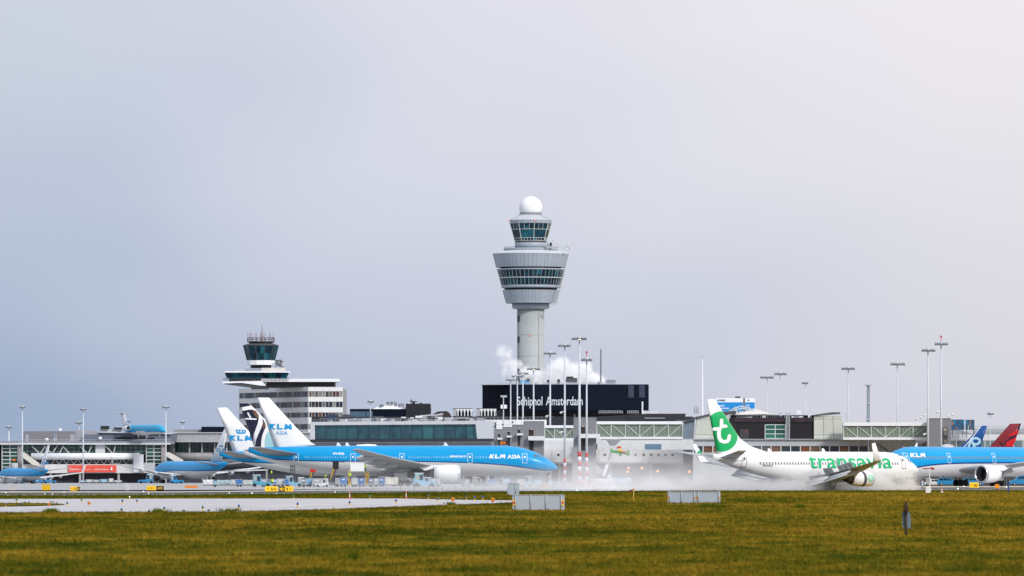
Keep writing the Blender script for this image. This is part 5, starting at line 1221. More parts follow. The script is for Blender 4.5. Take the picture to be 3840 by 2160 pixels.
# ============ stepped grey stair towers with gate boxes
steps = [(1828, 1853, 1617, 1800, 1845, 0), (1852, 1885, 1610, 1755, 1872, 1), (1883.5, 1920, 1602, 1705, 1908, 1), (1920, 1964, 1593, 1655, 1946, 1), (1963, 2041, 1580, 1600, 1992, 1), (2152, 2236, 1567, 1480, 2185, 1)]
names = ['farthest and smallest', 'second smallest', 'third', 'fourth', 'largest of the row', 'set apart between two light masts']
for i, (a, b, yt, Y, wx, jet) in enumerate(steps):
    t = thing('stair_tower', 'grey brick stair tower with a dark window, ' + names[i], 'stair tower', (X((a+b)/2, Y), Y, 0), 'grey stair towers stepping along the pier')
    pbox('tower_wall', BRICKG, t, a, b, yt, 1820, Y, 9, zfloor=0)
    pbox('parapet', LGREY, t, a-.5, b+.5, yt-1.2, yt, Y-.15, 9.3)
    k = (b-a)/78; w = 9*max(k, .45)
    pbox('stair_window', mat('brown window', (.035,.022,.018), .3, var=.4, scale=1), t, wx-w, wx+w, yt+32*max(.55, k), yt+54*max(.55, k), Y-.08, .1)
    pbox('lintel', LGREY, t, wx-3, wx+3, yt+27*max(.55, k), yt+31*max(.55, k), Y-.4, .4)
    ch = pbox('camera_pole', STEEL, t, a+4, a+5, yt-12, yt, Y+.3, .1)
    mb = MB(); mb.lathe([(.01, -.3), (.22, -.2), (.26, .1), (.1, .2)], (X(a+2, Y), Y+.2, Z(yt-10, Y)), 8); mb.build('dome_camera', DGREY, t, )
    if jet:
        dk = yt+54*max(.55, k)
        pbox('gate_canopy', OFFW, t, wx-8*k-4, b-(2 if i < 4 else -14)*1.0, dk+2, dk+16*max(.55, k), Y-2.2, 2.2)
        pbox('doorway', mat('doorway dark', (.02,.018,.022), .7), t, wx-8*k, wx+9*k, dk+16*max(.55, k), min(1690, dk+50*k+20), Y-.05, .1)
# ============ green glass bridges (fins, truss, roof band)
def bridge(name, label, a, b, rt, rb, gt, gb_, Y, depth=6, panes=8, truss=True, down=None, grp='green glazed corridor bridges'):
    t = thing(name, label, 'corridor', (X((a+b)/2, Y), Y, 0), grp); f = flat(a, b, Y)
    pbox('roof_beam', WHITE, t, a, b, rt, rb, Y-.4, depth+.8); pbox('floor_beam', WHITE, t, a, b, gb_, gb_+9, Y-.4, depth+.8)
    mb = MB(); f.box(mb, .1, f.len-.1, Z(gb_, Y), Z(rb, Y), -depth, -.5); mb.build('corridor_core', mat('corridor interior', (.10,.12,.11), .8, var=.2), t)
    for k in range(panes): pane_on(f, t, 'glass_pane', f.len*k/panes+.06, f.len*(k+1)/panes-.06, Z(gb_, Y)+.03, Z(rb, Y)-.03, mat_random('striped green glass', [(.17,.22,.18), (.24,.29,.22), (.20,.26,.22), (.28,.32,.26)], .2, scale=.2), -.35, -.2)
    mb = MB(); u = .2
    while u < f.len-.1: f.box(mb, u, u+.07, Z(gb_, Y), Z(rb, Y), -.2, -.05); u += .33
    mb.build('sun_fin', mat('sun fin', (.36,.42,.37), .4), t, kind='stuff')
    for k in range(panes+1):
        mb = MB(); u = f.len*k/panes; f.box(mb, u-.11, u+.11, Z(gb_, Y), Z(rb, Y), -.04, .12); mb.build('bridge_post', mat('post green white', (.52,.58,.53), .4), t)
    if truss:
        for k in range(panes):
            mb = MB(); u0, u1 = f.len*k/panes, f.len*(k+1)/panes; z0, z1 = Z(gb_, Y), Z(rb, Y)
            if k >= panes/2: u0, u1 = u1, u0
            mb.bar(f.pt(u0, z1, .0), f.pt(u1, z0, .0), .11, n=4); mb.build('truss_diagonal', _mats['post green white'], t)
    if down:
        for px_ in down: pbox('bridge_leg', LGREY, t, px_-3, px_+3, gb_+9, 1820, Y+1, 1, zfloor=0)
    return t
bridge('glass_bridge', 'short green glazed bridge between the grey stair towers', 2043, 2151, 1595, 1605, 0, 1643, 1540, panes=3)
bridge('glass_bridge', 'long green glazed bridge right of the black name block, white frame', 2238, 2560, 1580, 1591, 0, 1638, 1520, panes=6, down=None)
bridge('glass_bridge', 'green glazed truss bridge at right leading to the grey tower with masts', 3163, 3476, 1584, 1597, 0, 1640, 1470, panes=6)
# ============ white pier tube with round windows
Yp = 1500.0
pt = thing('pier_tube', 'white pier walkway with a row of round portholes behind the drifting spray', 'pier', (X(2300, Yp), Yp, 0)); f = flat(2040, 2565, Yp)
for k, (a, b) in enumerate(((2040, 2068), (2069, 2104), (2105, 2150), (2166, 2245), (2246, 2330), (2331, 2410), (2411, 2490), (2491, 2562))):
    pbox('tube_section', mat('tube white', (.62,.62,.62), .55, var=.07, rnd=.03), pt, a, b, 1686, 1733, Yp, 7)
pbox('tube_core', LGREY, pt, 2042, 2560, 1688, 1731, Yp+.4, 6); pbox('tube_beam', LGREY, pt, 2040, 2565, 1733, 1738, Yp+.2, 7)
for px_ in (2094, 2197, 2232, 2268, 2383, 2414, 2442, 2469, 2496, 2522):
    mb = MB(); c = Vector((X(px_, Yp), Yp-.04, Z(1706, Yp))); r = 5.2*Yp/F
    mb.add([c+Vector((cos(2*pi*i/16)*r, 0, sin(2*pi*i/16)*r)) for i in range(16)]+[c+Vector((cos(2*pi*i/16)*r, .3, sin(2*pi*i/16)*r)) for i in range(16)], [tuple(range(16))]+[(i, (i+1) % 16, 16+(i+1) % 16, 16+i) for i in range(16)]); 
    mb.build('porthole', mat_random('porthole glass', [(.03,.035,.04), (.10,.07,.05), (.25,.24,.22)], .2), pt)
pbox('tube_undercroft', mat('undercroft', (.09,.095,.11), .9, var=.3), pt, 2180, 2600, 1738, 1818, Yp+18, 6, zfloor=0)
pbox('upper_wall', mat('upper white wall', (.66,.67,.68), .5, var=.06), pt, 2240, 2600, 1650, 1686, Yp+12, 3)
pbox('upper_wall', _mats['upper white wall'], pt, 2040, 2152, 1652, 1686, Yp+30, 3)
for px_ in (2046, 2066, 2098, 2290, 2440): pbox('pier_leg', CONCR, pt, px_-4, px_+4, 1738, 1820, Yp+2, 1, zfloor=0)
pbox('pier_column', mat('column grey', (.25,.255,.27), .7, var=.08), pt, 2146, 2165, 1679, 1830, 1420, 1.5, zfloor=0)
mb = MB(); mb.prism([(X(2205, Yp), Z(1626, Yp)), (X(2225, Yp), Z(1626, Yp)), (X(2290, Yp), Z(1680, Yp)), (X(2290, Yp), Z(1690, Yp)), (X(2268, Yp), Z(1688, Yp)), (X(2205, Yp), Z(1640, Yp))], Yp-6, Yp-3.5); mb.build('sloping_stair', OFFW, pt)
mb = MB(); mb.prism([(X(1985, 1570), Z(1636, 1570)), (X(2045, 1570), Z(1636, 1570)), (X(2112, 1570), Z(1688, 1570)), (X(2090, 1570), Z(1688, 1570)), (X(2040, 1570), Z(1652, 1570)), (X(1985, 1570), Z(1652, 1570))], 1565, 1568); mb.build('sloping_stair', OFFW, pt)
mb = MB(); mb.prism([(X(2215, Yp), Z(1725, Yp)), (X(2260, Yp), Z(1765, Yp)), (X(2245, Yp), Z(1780, Yp)), (X(2210, Yp), Z(1745, Yp))], Yp-8, Yp-6); mb.build('sloping_stair', LGREY, pt)
mb = MB(); mb.prism([(X(2270, 1520), Z(1650, 1520)), (X(2330, 1520), Z(1647, 1520)), (X(2305, 1520), Z(1672, 1520)), (X(2285, 1520), Z(1672, 1520))], 1508, 1509); mb.build('canopy_wedge', MGREY, pt)
pbox('blue_panel', mat('blue glass panel', (.10,.20,.30), .3), pt, 2420, 2480, 1665, 1686, Yp+11.8, .2)

# ============ right pier: dark hall, milky glass rooms, long low band
Yr = 1480.0
rp = thing('pier_building', 'dark clad pier building with milky glass rooms at both ends, behind the green tail', 'building', (X(2930, Yr), Yr, 0))
fr_ = flat(2738, 3052, Yr)
pbox('dark_hall', mat('dark louvre cladding', (.016,.014,.018), .6, var=.3, scale=.5, stretch=(.3,1,6)), rp, 2738, 3052, 1566, 1646, Yr, 14)
mb = MB()
for k in range(26): z = Z(1645-3*k, Yr); mb.box(X(2760, Yr), X(3051, Yr), Yr-.08, Yr, z, z+.06)
mb.build('cladding_batten', mat('batten', (.03,.026,.03), .6), rp, kind='stuff')
pbox('parapet_glass', mat('smoked parapet', (.035,.025,.03), .3, var=.4), rp, 2752, 3050, 1567, 1583, Yr-.3, .2)
grid(fr_, rp, fr_.at_px(2869), fr_.at_px(2945), Z(1644, Yr), Z(1593, Yr), 2, [1, 1, 1], mat_random('hall green pane', [(.01,.03,.03), (.015,.10,.08), (.03,.16,.12)], .15, scale=.4), FRW, 'hall_pane', .14, .25)
pbox('service_door', mat('service door', (.045,.042,.05), .5), rp, 2774, 2808, 1609, 1645, Yr-.15, .15); pbox('door_sign', RED, rp, 2795, 2800, 1618, 1621, Yr-.25, .08)
mb = MB()
for sx in (2947, 2960): mb.bar((X(sx, Yr), Yr-.9, Z(1646, Yr)), (X(sx, Yr), Yr-.9, Z(1547, Yr)), .09, n=4)
for k in range(26): z = Z(1645-3.8*k, Yr); mb.bar((X(2947, Yr), Yr-.9, z), (X(2960, Yr), Yr-.9, z), .06, n=4)
mb.build('cage_ladder', STEEL, rp)
fm_ = flat(3052, 3162, Yr-.5)
for (a0, a1, b0, b1, n, par) in ((3052, 3158, 3052, 3163, 3.2, 'R'), (2613, 2665, 2607, 2668, 1, 'L'), (2666, 2735, 2666, 2735, 2, 'M')):
    n = int(round(n)); Yv = Yr-.6
    rows = [(1559, 1573), (1573.5, 1630), (1631, 1645)]
    for (yt, yb) in rows:
        for k in range(n):
            def lerp_x(t, top): e0 = a0+(b0-a0)*(yb_-1559)/86 if False else None
            p = MB()
            def ex(t, y): s0 = a0+(b0-a0)*(y-1559)/86; s1 = a1+(b1-a1)*(y-1559)/86; return s0+(s1-s0)*t
            A1, A2, B1, B2 = ex(k/n, yt)+.6, ex((k+1)/n, yt)-.6, ex(k/n, yb)+.6, ex((k+1)/n, yb)-.6
            p.hexa([(X(B1, Yv), Yv, Z(yb, Yv)), (X(B2, Yv), Yv, Z(yb, Yv)), (X(B2, Yv), Yv+.1, Z(yb, Yv)), (X(B1, Yv), Yv+.1, Z(yb, Yv)), (X(A1, Yv), Yv, Z(yt, Yv)), (X(A2, Yv), Yv, Z(yt, Yv)), (X(A2, Yv), Yv+.1, Z(yt, Yv)), (X(A1, Yv), Yv+.1, Z(yt, Yv))]); p.build('milky_pane', MILK, rp)
    pbox('room_core', FRD, rp, a0+1, a1-1, 1560, 1645, Yr, 8)
mb = MB(); mb.prism([(X(3044, Yr), Z(1557, Yr)), (X(3118, Yr), Z(1546, Yr)), (X(3150, Yr), Z(1546, Yr)), (X(3150, Yr), Z(1552, Yr)), (X(3122, Yr), Z(1554, Yr)), (X(3056, Yr), Z(1559, Yr))], Yr-1, Yr+7); mb.build('roof_blade', DGREY, rp)
mb = MB(); mb.prism([(X(2560, Yr), Z(1584, Yr)), (X(2600, Yr), Z(1566, Yr)), (X(2690, Yr), Z(1545, Yr)), (X(2760, Yr), Z(1541, Yr)), (X(2760, Yr), Z(1552, Yr)), (X(2665, Yr), Z(1557, Yr)), (X(2600, Yr), Z(1574, Yr))], Yr-1, Yr+10); mb.build('roof_blade', mat('slate roof', (.06,.065,.08), .6), rp)
mb = MB(); mb.prism([(X(2563, Yr), Z(1645, Yr)), (X(2565, Yr), Z(1580, Yr)), (X(2606, Yr), Z(1566, Yr)), (X(2600, Yr), Z(1645, Yr))], Yr, Yr+6); mb.build('glass_flank', mat('flank glass', (.16,.20,.25), .2, var=.4, scale=.3), rp)
fl_ = flat(2600, 3257, Yr-2)
for k in range(17): pane_on(fl_, rp, 'band_panel', fl_.len*k/17+.02, fl_.len*(k+1)/17-.02, Z(1673, Yr-2), Z(1648.5, Yr-2), mat('band panel grey', (.42,.45,.49), .5, var=.05, rnd=.03), -.5, 0)
pbox('band_coping', LGREY, rp, 2598, 3259, 1646, 1648.5, Yr-2.6, 5)
pbox('low_core', mat('low interior', (.03,.03,.035), .8, var=.5, scale=.3), rp, 2602, 3255, 1673, 1700, Yr-1.2, 6); pbox('low_wall', LGREY, rp, 2600, 3430, 1697, 1820, Yr-2.2, 6, zfloor=0)
nn = 18
for k in range(nn):
    a = fl_.len*k/nn; b = fl_.len*(k+1)/nn; pane_on(fl_, rp, 'low_window', a+.14, b-.14, Z(1697, Yr-2), Z(1675, Yr-2), mat_random('low glass', [(.015,.02,.025), (.03,.05,.06), (.02,.025,.03), (.22,.07,.02), (.10,.13,.14)], .12, noise=.3, scale=.4), -.4, -.3)
    mb = MB(); fl_.box(mb, a-.1, a+.1, Z(1697, Yr-2), Z(1673, Yr-2), -.4, -.05); mb.build('window_post', FRW, rp)
fk = flat(3258, 3434, Yr-1)
for k in range(9): pane_on(fk, rp, 'beige_panel', fk.len*k/9+.02, fk.len*(k+1)/9-.02, Z(1697, Yr-1), Z(1649, Yr-1), mat('beige metal panel', (.42,.40,.37), .5, var=.06, rnd=.04), -.4, 0)
mb = MB(); mb.prism([(X(3288, Yr), Z(1665, Yr)), (X(3293, Yr), Z(1665, Yr)), (X(3331, Yr), Z(1690, Yr)), (X(3324, Yr), Z(1690, Yr))], Yr-1.4, Yr-1.1); mb.build('duct_line', DGREY, rp)
mb = MB(); mb.prism([(X(3430, Yr), Z(1690, Yr)), (X(3476, Yr), Z(1651, Yr)), (X(3476, Yr), Z(1668, Yr)), (X(3455, Yr), Z(1690, Yr))], Yr-.5, Yr+1); mb.build('ramp_wedge', mat('terracotta panel', (.20,.13,.11), .7), rp)
pbox('dark_backing', BRICKG, rp, 3434, 3484, 1650, 1700, Yr+1, 5)
# membrane canopy and arched gantry on the roof
mc = thing('membrane_canopy', 'cream tent-like membrane roof with white arched truss over the dark hall', 'canopy', (X(2830, Yr+4), Yr+4, Z(1566, Yr)))
Ym = Yr+6; mb = MB(); mb.add([(X(2716, Ym), Ym-4, Z(1566, Ym)), (X(2835, Ym), Ym+4, Z(1533.5, Ym)), (X(2900, Ym), Ym-2, Z(1555, Ym)), (X(2870, Ym), Ym-3, Z(1553, Ym)), (X(2760, Ym), Ym-4, Z(1556, Ym)), (X(2716, Ym), Ym+10, Z(1560, Ym)), (X(2905, Ym), Ym+10, Z(1555, Ym))], [(0, 4, 1), (4, 3, 1), (3, 2, 1), (0, 1, 5), (1, 2, 6), (5, 1, 6)]); mb.build('membrane', mat('cream membrane', (.68,.65,.60), .7, var=.04), mc)
mb = MB(); pts1 = [(2712, 1557), (2735, 1541), (2755, 1530), (2775, 1524), (2795, 1528), (2815, 1536), (2835, 1534)]; pts2 = [(2712, 1563), (2740, 1548), (2760, 1538), (2778, 1533), (2796, 1536), (2815, 1543), (2830, 1541)]
for P_ in (pts1, pts2):
    for a, b in zip(P_, P_[1:]): mb.bar((X(a[0], Ym), Ym-6, Z(a[1], Ym)), (X(b[0], Ym), Ym-6, Z(b[1], Ym)), .10, n=5)
for i in range(len(pts1)-1):
    for a, b in ((pts1[i], pts2[i]), (pts1[i], pts2[i+1])): mb.bar((X(a[0], Ym), Ym-6, Z(a[1], Ym)), (X(b[0], Ym), Ym-6, Z(b[1], Ym)), .07, n=4)
mb.build('arched_truss', FRW, mc)
ru = thing('rooftop_plant', 'row of small roof units, railings and white boxes on the dark pier hall', 'roof plant', (X(2930, Yr), Yr+6, Z(1566, Yr)))
for i, (a, b, yt, yb, m_) in enumerate(((2986, 3003, 1538, 1557, WHITE), (2765, 2820, 1562, 1567, WHITE), (2858, 2872, 1551, 1566, FRW), (2968, 3010, 1560, 1567, WHITE), (3030, 3045, 1557, 1568, WHITE), (2925, 2932, 1546, 1560, STEEL), (2740, 3050, 1557, 1567, BLACKP), (2753, 2764, 1526, 1543, LGREY), (2605, 2612, 1522, 1550, STEEL), (2614, 2620, 1522, 1550, STEEL), (2603, 2622, 1528, 1550, LGREY))): pbox('roof_unit', m_, ru, a, b, yt, yb, Yr+3+.3*i, 2)
mb = MB()
for a in range(2745, 3020, 9): mb.bar((X(a, Yr), Yr+2, Z(1567, Yr)), (X(a, Yr), Yr+2, Z(1556, Yr)), .05, n=4)
mb.bar((X(2745, Yr), Yr+2, Z(1556, Yr)), (X(3020, Yr), Yr+2, Z(1556, Yr)), .05, n=4); mb.build('roof_railing', STEEL, ru)
# dark hall roof between the name block and the pier
dh = thing('low_roof', 'low dark flat roof with railings and pipes right of the black name block', 'roof', (X(2480, 1900), 1900, 0))
mb = MB(); mb.prism([(X(2240, 1900), Z(1600, 1900)), (X(2240, 1900), Z(1562, 1900)), (X(2430, 1900), Z(1551, 1900)), (X(2572, 1900), Z(1551, 1900)), (X(2560, 1900), Z(1600, 1900))], 1900, 1960); mb.build('roof_body', mat('hall roof dark', (.022,.023,.030), .7), dh)
pbox('roof_strip', LGREY, dh, 2418, 2494, 1566.5, 1569, 1897, 2); pbox('screen_wall', OFFW, dh, 2408, 2530, 1540, 1552, 1965, 2); mb = MB()
for a, b in ((2246, 2334), (2353, 2394), (2470, 2522)):
    for q in np.linspace(a, b, int((b-a)/9)+2): mb.bar((X(q, 1895), 1895, Z(1552, 1895)), (X(q, 1895), 1895, Z(1541, 1895)), .07, n=4)
    for p in (1541, 1546): mb.bar((X(a, 1895), 1895, Z(p, 1895)), (X(b, 1895), 1895, Z(p, 1895)), .06, n=4)
mb.build('roof_railing', STEEL, dh)
mb = MB(); mb.bar((X(2409, 1895), 1895, Z(1552, 1895)), (X(2409, 1895), 1895, Z(1506, 1895)), .22); mb.build('vent_pipe', WHITE, dh)
pbox('link_wall', LGREY, dh, 2560, 2610, 1590, 1650, 1600, 8); pbox('link_wall', mat('smoked wall', (.10,.12,.15), .5, var=.4, scale=.2), dh, 2540, 2600, 1575, 1650, 1640, 8)
# slim white spire
sp_ = thing('spire_mast', 'slim white tapering spire mast just left of the green tail', 'mast', (X(2635, 1700), 1700, 0)); MB().bar((X(2637, 1700), 1700, 0), (X(2634, 1700), 1700, Z(1345, 1700)), .27, .09, 10).build('spire', WHITE, sp_); MB().bar((X(2634, 1700), 1700, Z(1345, 1700)), (X(2634, 1700), 1700, Z(1332, 1700)), .14).build('spire_tip', STEEL, sp_)
# ============ billboards
Yd = 1720.0
bb = thing('billboard', 'blue and white two-faced billboard above the membrane roof behind the green tail', 'billboard', (X(2760, Yd), Yd, 0))
BBB = mat('billboard blue', (.005,.24,.62), .5, var=.03)
pbox('board', WHITE, bb, 2683, 2787, 1493, 1542, Yd, .6); pbox('board', WHITE, bb, 2793.5, 2831, 1493.5, 1540, Yd, .6); pbox('hinge_post', DGREY, bb, 2787.5, 2793, 1492, 1545, Yd+.1, .5); pbox('winch', DGREY, bb, 2757, 2776, 1486.5, 1493, Yd, 1)
pbox('printed_field', BBB, bb, 2683, 2786, 1508.5, 1542, Yd-.03, .02); pbox('printed_field', BBB, bb, 2794.5, 2830, 1508.5, 1540, Yd-.03, .02)
word_on_wall('lettering', 'DEGIRO', 2697, 2721, 1498, 1504.5, Yd, LDARK, bb, .03, .06); pbox('logo_bar', BBB, bb, 2689, 2696, 1499, 1501, Yd-.05, .02); pbox('logo_bar', BBB, bb, 2689, 2696, 1502, 1504, Yd-.05, .02)
word_on_wall('lettering', "Europe's", 2684, 2717, 1517, 1527, Yd, LWHITE, bb, .03, .06); word_on_wall('lettering', 'leading broker', 2684, 2736, 1527.5, 1536, Yd, LWHITE, bb, .03, .06)
word_on_wall('lettering', 'DEGIRO', 2803, 2811, 1498, 1503, Yd, LDARK, bb, .03, .06); word_on_wall('lettering', 'fastbo', 2799, 2811, 1516, 1523, Yd, LWHITE, bb, .02, .06); word_on_wall('lettering', 'savings', 2799, 2813, 1527, 1532, Yd, LWHITE, bb, .02, .06)
for a in (2700, 2770, 2812): pbox('board_leg', DGREY, bb, a-1.5, a+1.5, 1541, 1700, Yd+.7, .4, zfloor=0)
Ye = 2000.0
pbn = thing('poster_billboard', 'pair of dark printed posters on the right roof, each with a warm toned face shape', 'billboard', (X(3610, Ye-6), Ye-6, 0))
PDK = mat('poster dark', (.012,.03,.06), .5, var=.8, scale=.35, col2=(.03,.13,.25)); SKIN = mat('poster warm', (.30,.14,.08), .6, var=.3, scale=.8)
pbox('board', PDK, pbn, 3567, 3616, 1573, 1612, Ye-6, .5); pbox('board', PDK, pbn, 3621, 3654, 1574, 1612, Ye-6, .5)
PBL = mat('poster blue', (.02,.20,.38), .5, var=.3, scale=.8)
for (m_, pts) in ((PBL, [(3575,1575),(3584,1575),(3581,1588),(3576,1591)]), (SKIN, [(3568,1577),(3573,1580),(3574,1586),(3577,1591),(3573,1595),(3568,1592)]), (SKIN, [(3581,1603),(3592,1604),(3591,1610),(3583,1608)]), (PBL, [(3609,1574),(3615,1574),(3615,1598),(3611,1588)]),
                  (PBL, [(3622,1575),(3627,1575),(3628,1592),(3622,1592)]), (SKIN, [(3637,1577),(3640,1577),(3641,1594),(3637,1596),(3634,1590)]), (mat('poster pale', (.40,.42,.38), .6), [(3630,1594),(3633,1594),(3633,1611),(3629,1611)]), (SKIN, [(3641,1601),(3645,1601),(3645,1611),(3640,1611)])):
    mb = MB(); mb.prism([(X(a, Ye-6), Z(b, Ye-6)) for a, b in pts], Ye-6.06, Ye-6.02); mb.build('printed_shape', m_, pbn)
for a in (3572, 3610, 3625, 3650): pbox('board_leg', DGREY, pbn, a-1, a+1, 1610, 1640, Ye-5.4, .4)
# ============ right grey tower and right building
t = thing('stair_tower', 'grey brick stair tower at right with a tall narrow window, two masts before it', 'stair tower', (X(3525, 1465), 1465, 0))
pbox('tower_wall', BRICKG, t, 3484.5, 3566, 1569, 1830, 1465, 9, zfloor=0); pbox('parapet', LGREY, t, 3484, 3566.5, 1567.8, 1569.2, 1464.8, 9.4)
ftt = flat(3537, 3552, 1464.9); grid(ftt, t, 0, ftt.len, Z(1676, 1465), Z(1604, 1465), 1, [1, 1, 1, 1, 1], mat_random('stair glass', [(.04,.045,.05), (.25,.24,.20), (.35,.34,.28), (.06,.07,.07)], .2), FRD, 'stair_pane', .12, .05)
for a, b in ((3558, 1562), (3574, 1556), (3438, 1572), (3455, 1568)):
    mb = MB(); mb.bar((X(a-4, 1465), 1466, Z(1576, 1465)), (X(a-4, 1465), 1466, Z(b-5, 1465)), .06); mb.bar((X(a-4, 1465), 1466, Z(b-5, 1465)), (X(a, 1465), 1466, Z(b-4, 1465)), .06); mb.lathe([(.01, -.3), (.2, -.2), (.25, .1), (.1, .25)], (X(a, 1465), 1466, Z(b-1, 1465)), 8); mb.build('dome_camera', FRW, t)
rb = thing('terminal_wing', 'pale right-hand terminal wing with wide glazing and railed roof behind the two tails', 'building', (X(3720, Ye), Ye, 0)); fr2 = flat(3480, 4050, Ye)
n = 20
for k in range(n): pane_on(fr2, rb, 'fascia_panel', fr2.len*k/n+.02, fr2.len*(k+1)/n-.02, Z(1650, Ye), Z(1629, Ye), mat('fascia panel', (.60,.61,.62), .5, var=.04, rnd=.03), -.6, .2)
grid(fr2, rb, 0, fr2.len, Z(1690, Ye), Z(1651, Ye), 16, [1], mat_random('wing glass', [(.05,.07,.08), (.12,.18,.20), (.30,.32,.28), (.08,.12,.14)], .12, scale=.2, noise=.4), FRW, 'wing_pane', .2)
pbox('wing_core', MGREY, rb, 3482, 4048, 1630, 1690, Ye+.8, 12); pbox('wing_base', MGREY, rb, 3480, 4050, 1690, 1815, Ye-.3, 12, zfloor=0)
mb = MB()
for k in range(64): a = 3570+k*7.5; mb.bar((X(a, Ye), Ye+1, Z(1629, Ye)), (X(a, Ye), Ye+1, Z(1598, Ye)), .05, n=4)
for p in (1598, 1605, 1618): mb.bar((X(3568, Ye), Ye+1, Z(p, Ye)), (X(4050, Ye), Ye+1, Z(p, Ye)), .07, n=4)
mb.build('roof_railing', STEEL, rb)
mb = MB(); mb.prism([(X(3567, Ye), Z(1629, Ye)), (X(3567, Ye), Z(1607, Ye)), (X(3600, Ye), Z(1611, Ye)), (X(3650, Ye), Z(1627, Ye)), (X(3650, Ye), Z(1629, Ye))], Ye+2, Ye+8); mb.build('sloping_skylight', mat('skylight', (.30,.34,.38), .25, var=.2), rb)
pbox('roof_screen', mat('roof screen', (.38,.40,.42), .6), rb, 3655, 4050, 1608, 1629, Ye+3, 4)

# ============ left pier
Yl = 2190.0
lp = thing('gate_pier', 'long two storey gate pier on the left with dark green glass and white trusses', 'building', (X(300, Yl), Yl, 0)); f = flat(-160, 640, Yl)
pbox('roof_slab', mat('pier roof', (.24,.25,.28), .7, var=.1, scale=.2), lp, -160, 640, 1655, 1664, Yl-2, 26); pbox('roof_edge', WHITE, lp, -160, 640, 1663, 1666.5, Yl-2.5, 1)
pbox('pier_core', mat('pier interior', (.012,.02,.022), .8, var=.5, scale=.2), lp, -160, 640, 1666, 1815, Yl+1.2, 20, zfloor=0)
ug = f.at_px(84); uh = f.at_px(548); 
grid(f, lp, ug, uh, Z(1705, Yl), Z(1667, Yl), 24, [1, 1, 1], GREENG, mat('slim white frame', (.30,.34,.34), .5), 'glass_pane', .09, -.2)
for (a, b, yb) in ((8, 67, 1765), (549, 606, 1738), (-150, -40, 1765)):
    grid(f, lp, f.at_px(a), f.at_px(b), Z(yb, Yl), Z(1668, Yl), 2, [1]*(5 if yb < 1750 else 7), GREENG, FRW, 'stair_glass_pane', .22, .5)
for a, b, yb in ((68, 85, 1765), (606, 622, 1735)): pbox('concrete_column', mat('warm column', (.32,.30,.30), .7, var=.08), lp, a, b, 1665, 1815, Yl-1.2, 2, zfloor=0)
for a, b in ((120, 150), (150, 172), (165, 195), (195, 215), (235, 262), (222, 238), (300, 330), (330, 345), (396, 425), (425, 433)):
    mb = MB(); up = (b-a) > 24; mb.bar((X(a, Yl), Yl-.9, Z(1672 if up else 1703, Yl)), (X(b, Yl), Yl-.9, Z(1703 if up else 1672, Yl)), .18, n=4); mb.build('truss_diagonal', FRW, lp)
pbox('fabric_screen', OFFW, lp, 358, 394, 1666, 1705, Yl-.6, .3)
mb = MB(); mb.lathe([(1.15, 0), (1.15, X(525, Yl)-X(120, Yl))], (X(120, Yl), Yl-3, Z(1711.5, Yl)), 12, 'x', True, True); mb.v = [(v[0], v[1], v[2]) for v in mb.v]; mb.build('bridge_tube', WHITE, lp)
pbox('lower_glazing', mat('lower glazing', (.025,.03,.04), .2, var=.5, scale=.3), lp, 88, 520, 1718, 1741, Yl-1, .5)
for k in range(12):
    a = 195+k*28; mb = MB(); mb.bar((X(a, Yl), Yl-1.6, Z(1740, Yl)), (X(a+13, Yl), Yl-1.6, Z(1720, Yl)), .16, n=4); mb.bar((X(a+13, Yl), Yl-1.6, Z(1720, Yl)), (X(a+27, Yl), Yl-1.6, Z(1740, Yl)), .16, n=4); mb.build('truss_diagonal', LGREY, lp)
fw = flat(82, 556, Yl-4)
for k in range(14): pane_on(fw, lp, 'white_wall_panel', fw.len*k/14+.02, fw.len*(k+1)/14-.02, Z(1774, Yl-4), Z(1741, Yl-4), mat('pier wall panel', (.62,.62,.61), .6, var=.06, rnd=.03), -3, 0)
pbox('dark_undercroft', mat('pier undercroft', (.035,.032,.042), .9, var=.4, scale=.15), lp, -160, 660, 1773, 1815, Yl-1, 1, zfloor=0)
for a in (190, 300, 445, 560): pbox('undercroft_column', CONCR, lp, a-4, a+4, 1774, 1815, Yl-3.5, 1, zfloor=0)
mb = MB(); mb.prism([(X(85, Yl), Z(1697, Yl)), (X(96, Yl), Z(1697, Yl)), (X(152, Yl), Z(1738, Yl)), (X(152, Yl), Z(1748, Yl)), (X(128, Yl), Z(1744, Yl)), (X(85, Yl), Z(1712, Yl))], Yl-6, Yl-4.5); mb.build('stair_flight', CREAM, lp)
mb = MB(); mb.lathe([(1.25, Z(1768, Yl)), (1.25, Z(1738, Yl)), (1.0, Z(1736, Yl))], (X(59, Yl), Yl-6, 0), 14); mb.build('bridge_rotunda', LGREY, lp)
pbox('gate_number_board', BLACK, lp, 45, 61, 1719, 1729, Yl-6.5, .3); word_on_wall('lettering', 'D3', 48, 58, 1721, 1727.5, Yl-6.5, mat('amber lettering', (.85,.22,.02), .5, emit=.4), lp, .05, .05)
pbox('stair_end', OFFW, lp, 500, 538, 1704, 1772, Yl-4.6, .5); mb = MB(); mb.prism([(X(622, Yl), Z(1695, Yl)), (X(640, Yl), Z(1697, Yl)), (X(690, Yl), Z(1725, Yl)), (X(690, Yl), Z(1733, Yl)), (X(660, Yl), Z(1731, Yl)), (X(622, Yl), Z(1708, Yl))], Yl-6, Yl-4.5); mb.build('stair_flight', CREAM, lp)
pbox('jet_bridge_head', LGREY, lp, 540, 580, 1735, 1768, Yl-12, 4)
rbd = thing('billboard', 'long red billboard on the white wall of the left pier', 'billboard', (X(346, Yl), Yl-4.3, 0))
pbox('board', mat('billboard red', (.72,.09,.06), .55, var=.06, scale=.3), rbd, 256, 436, 1744, 1771, Yl-4.5, .4)
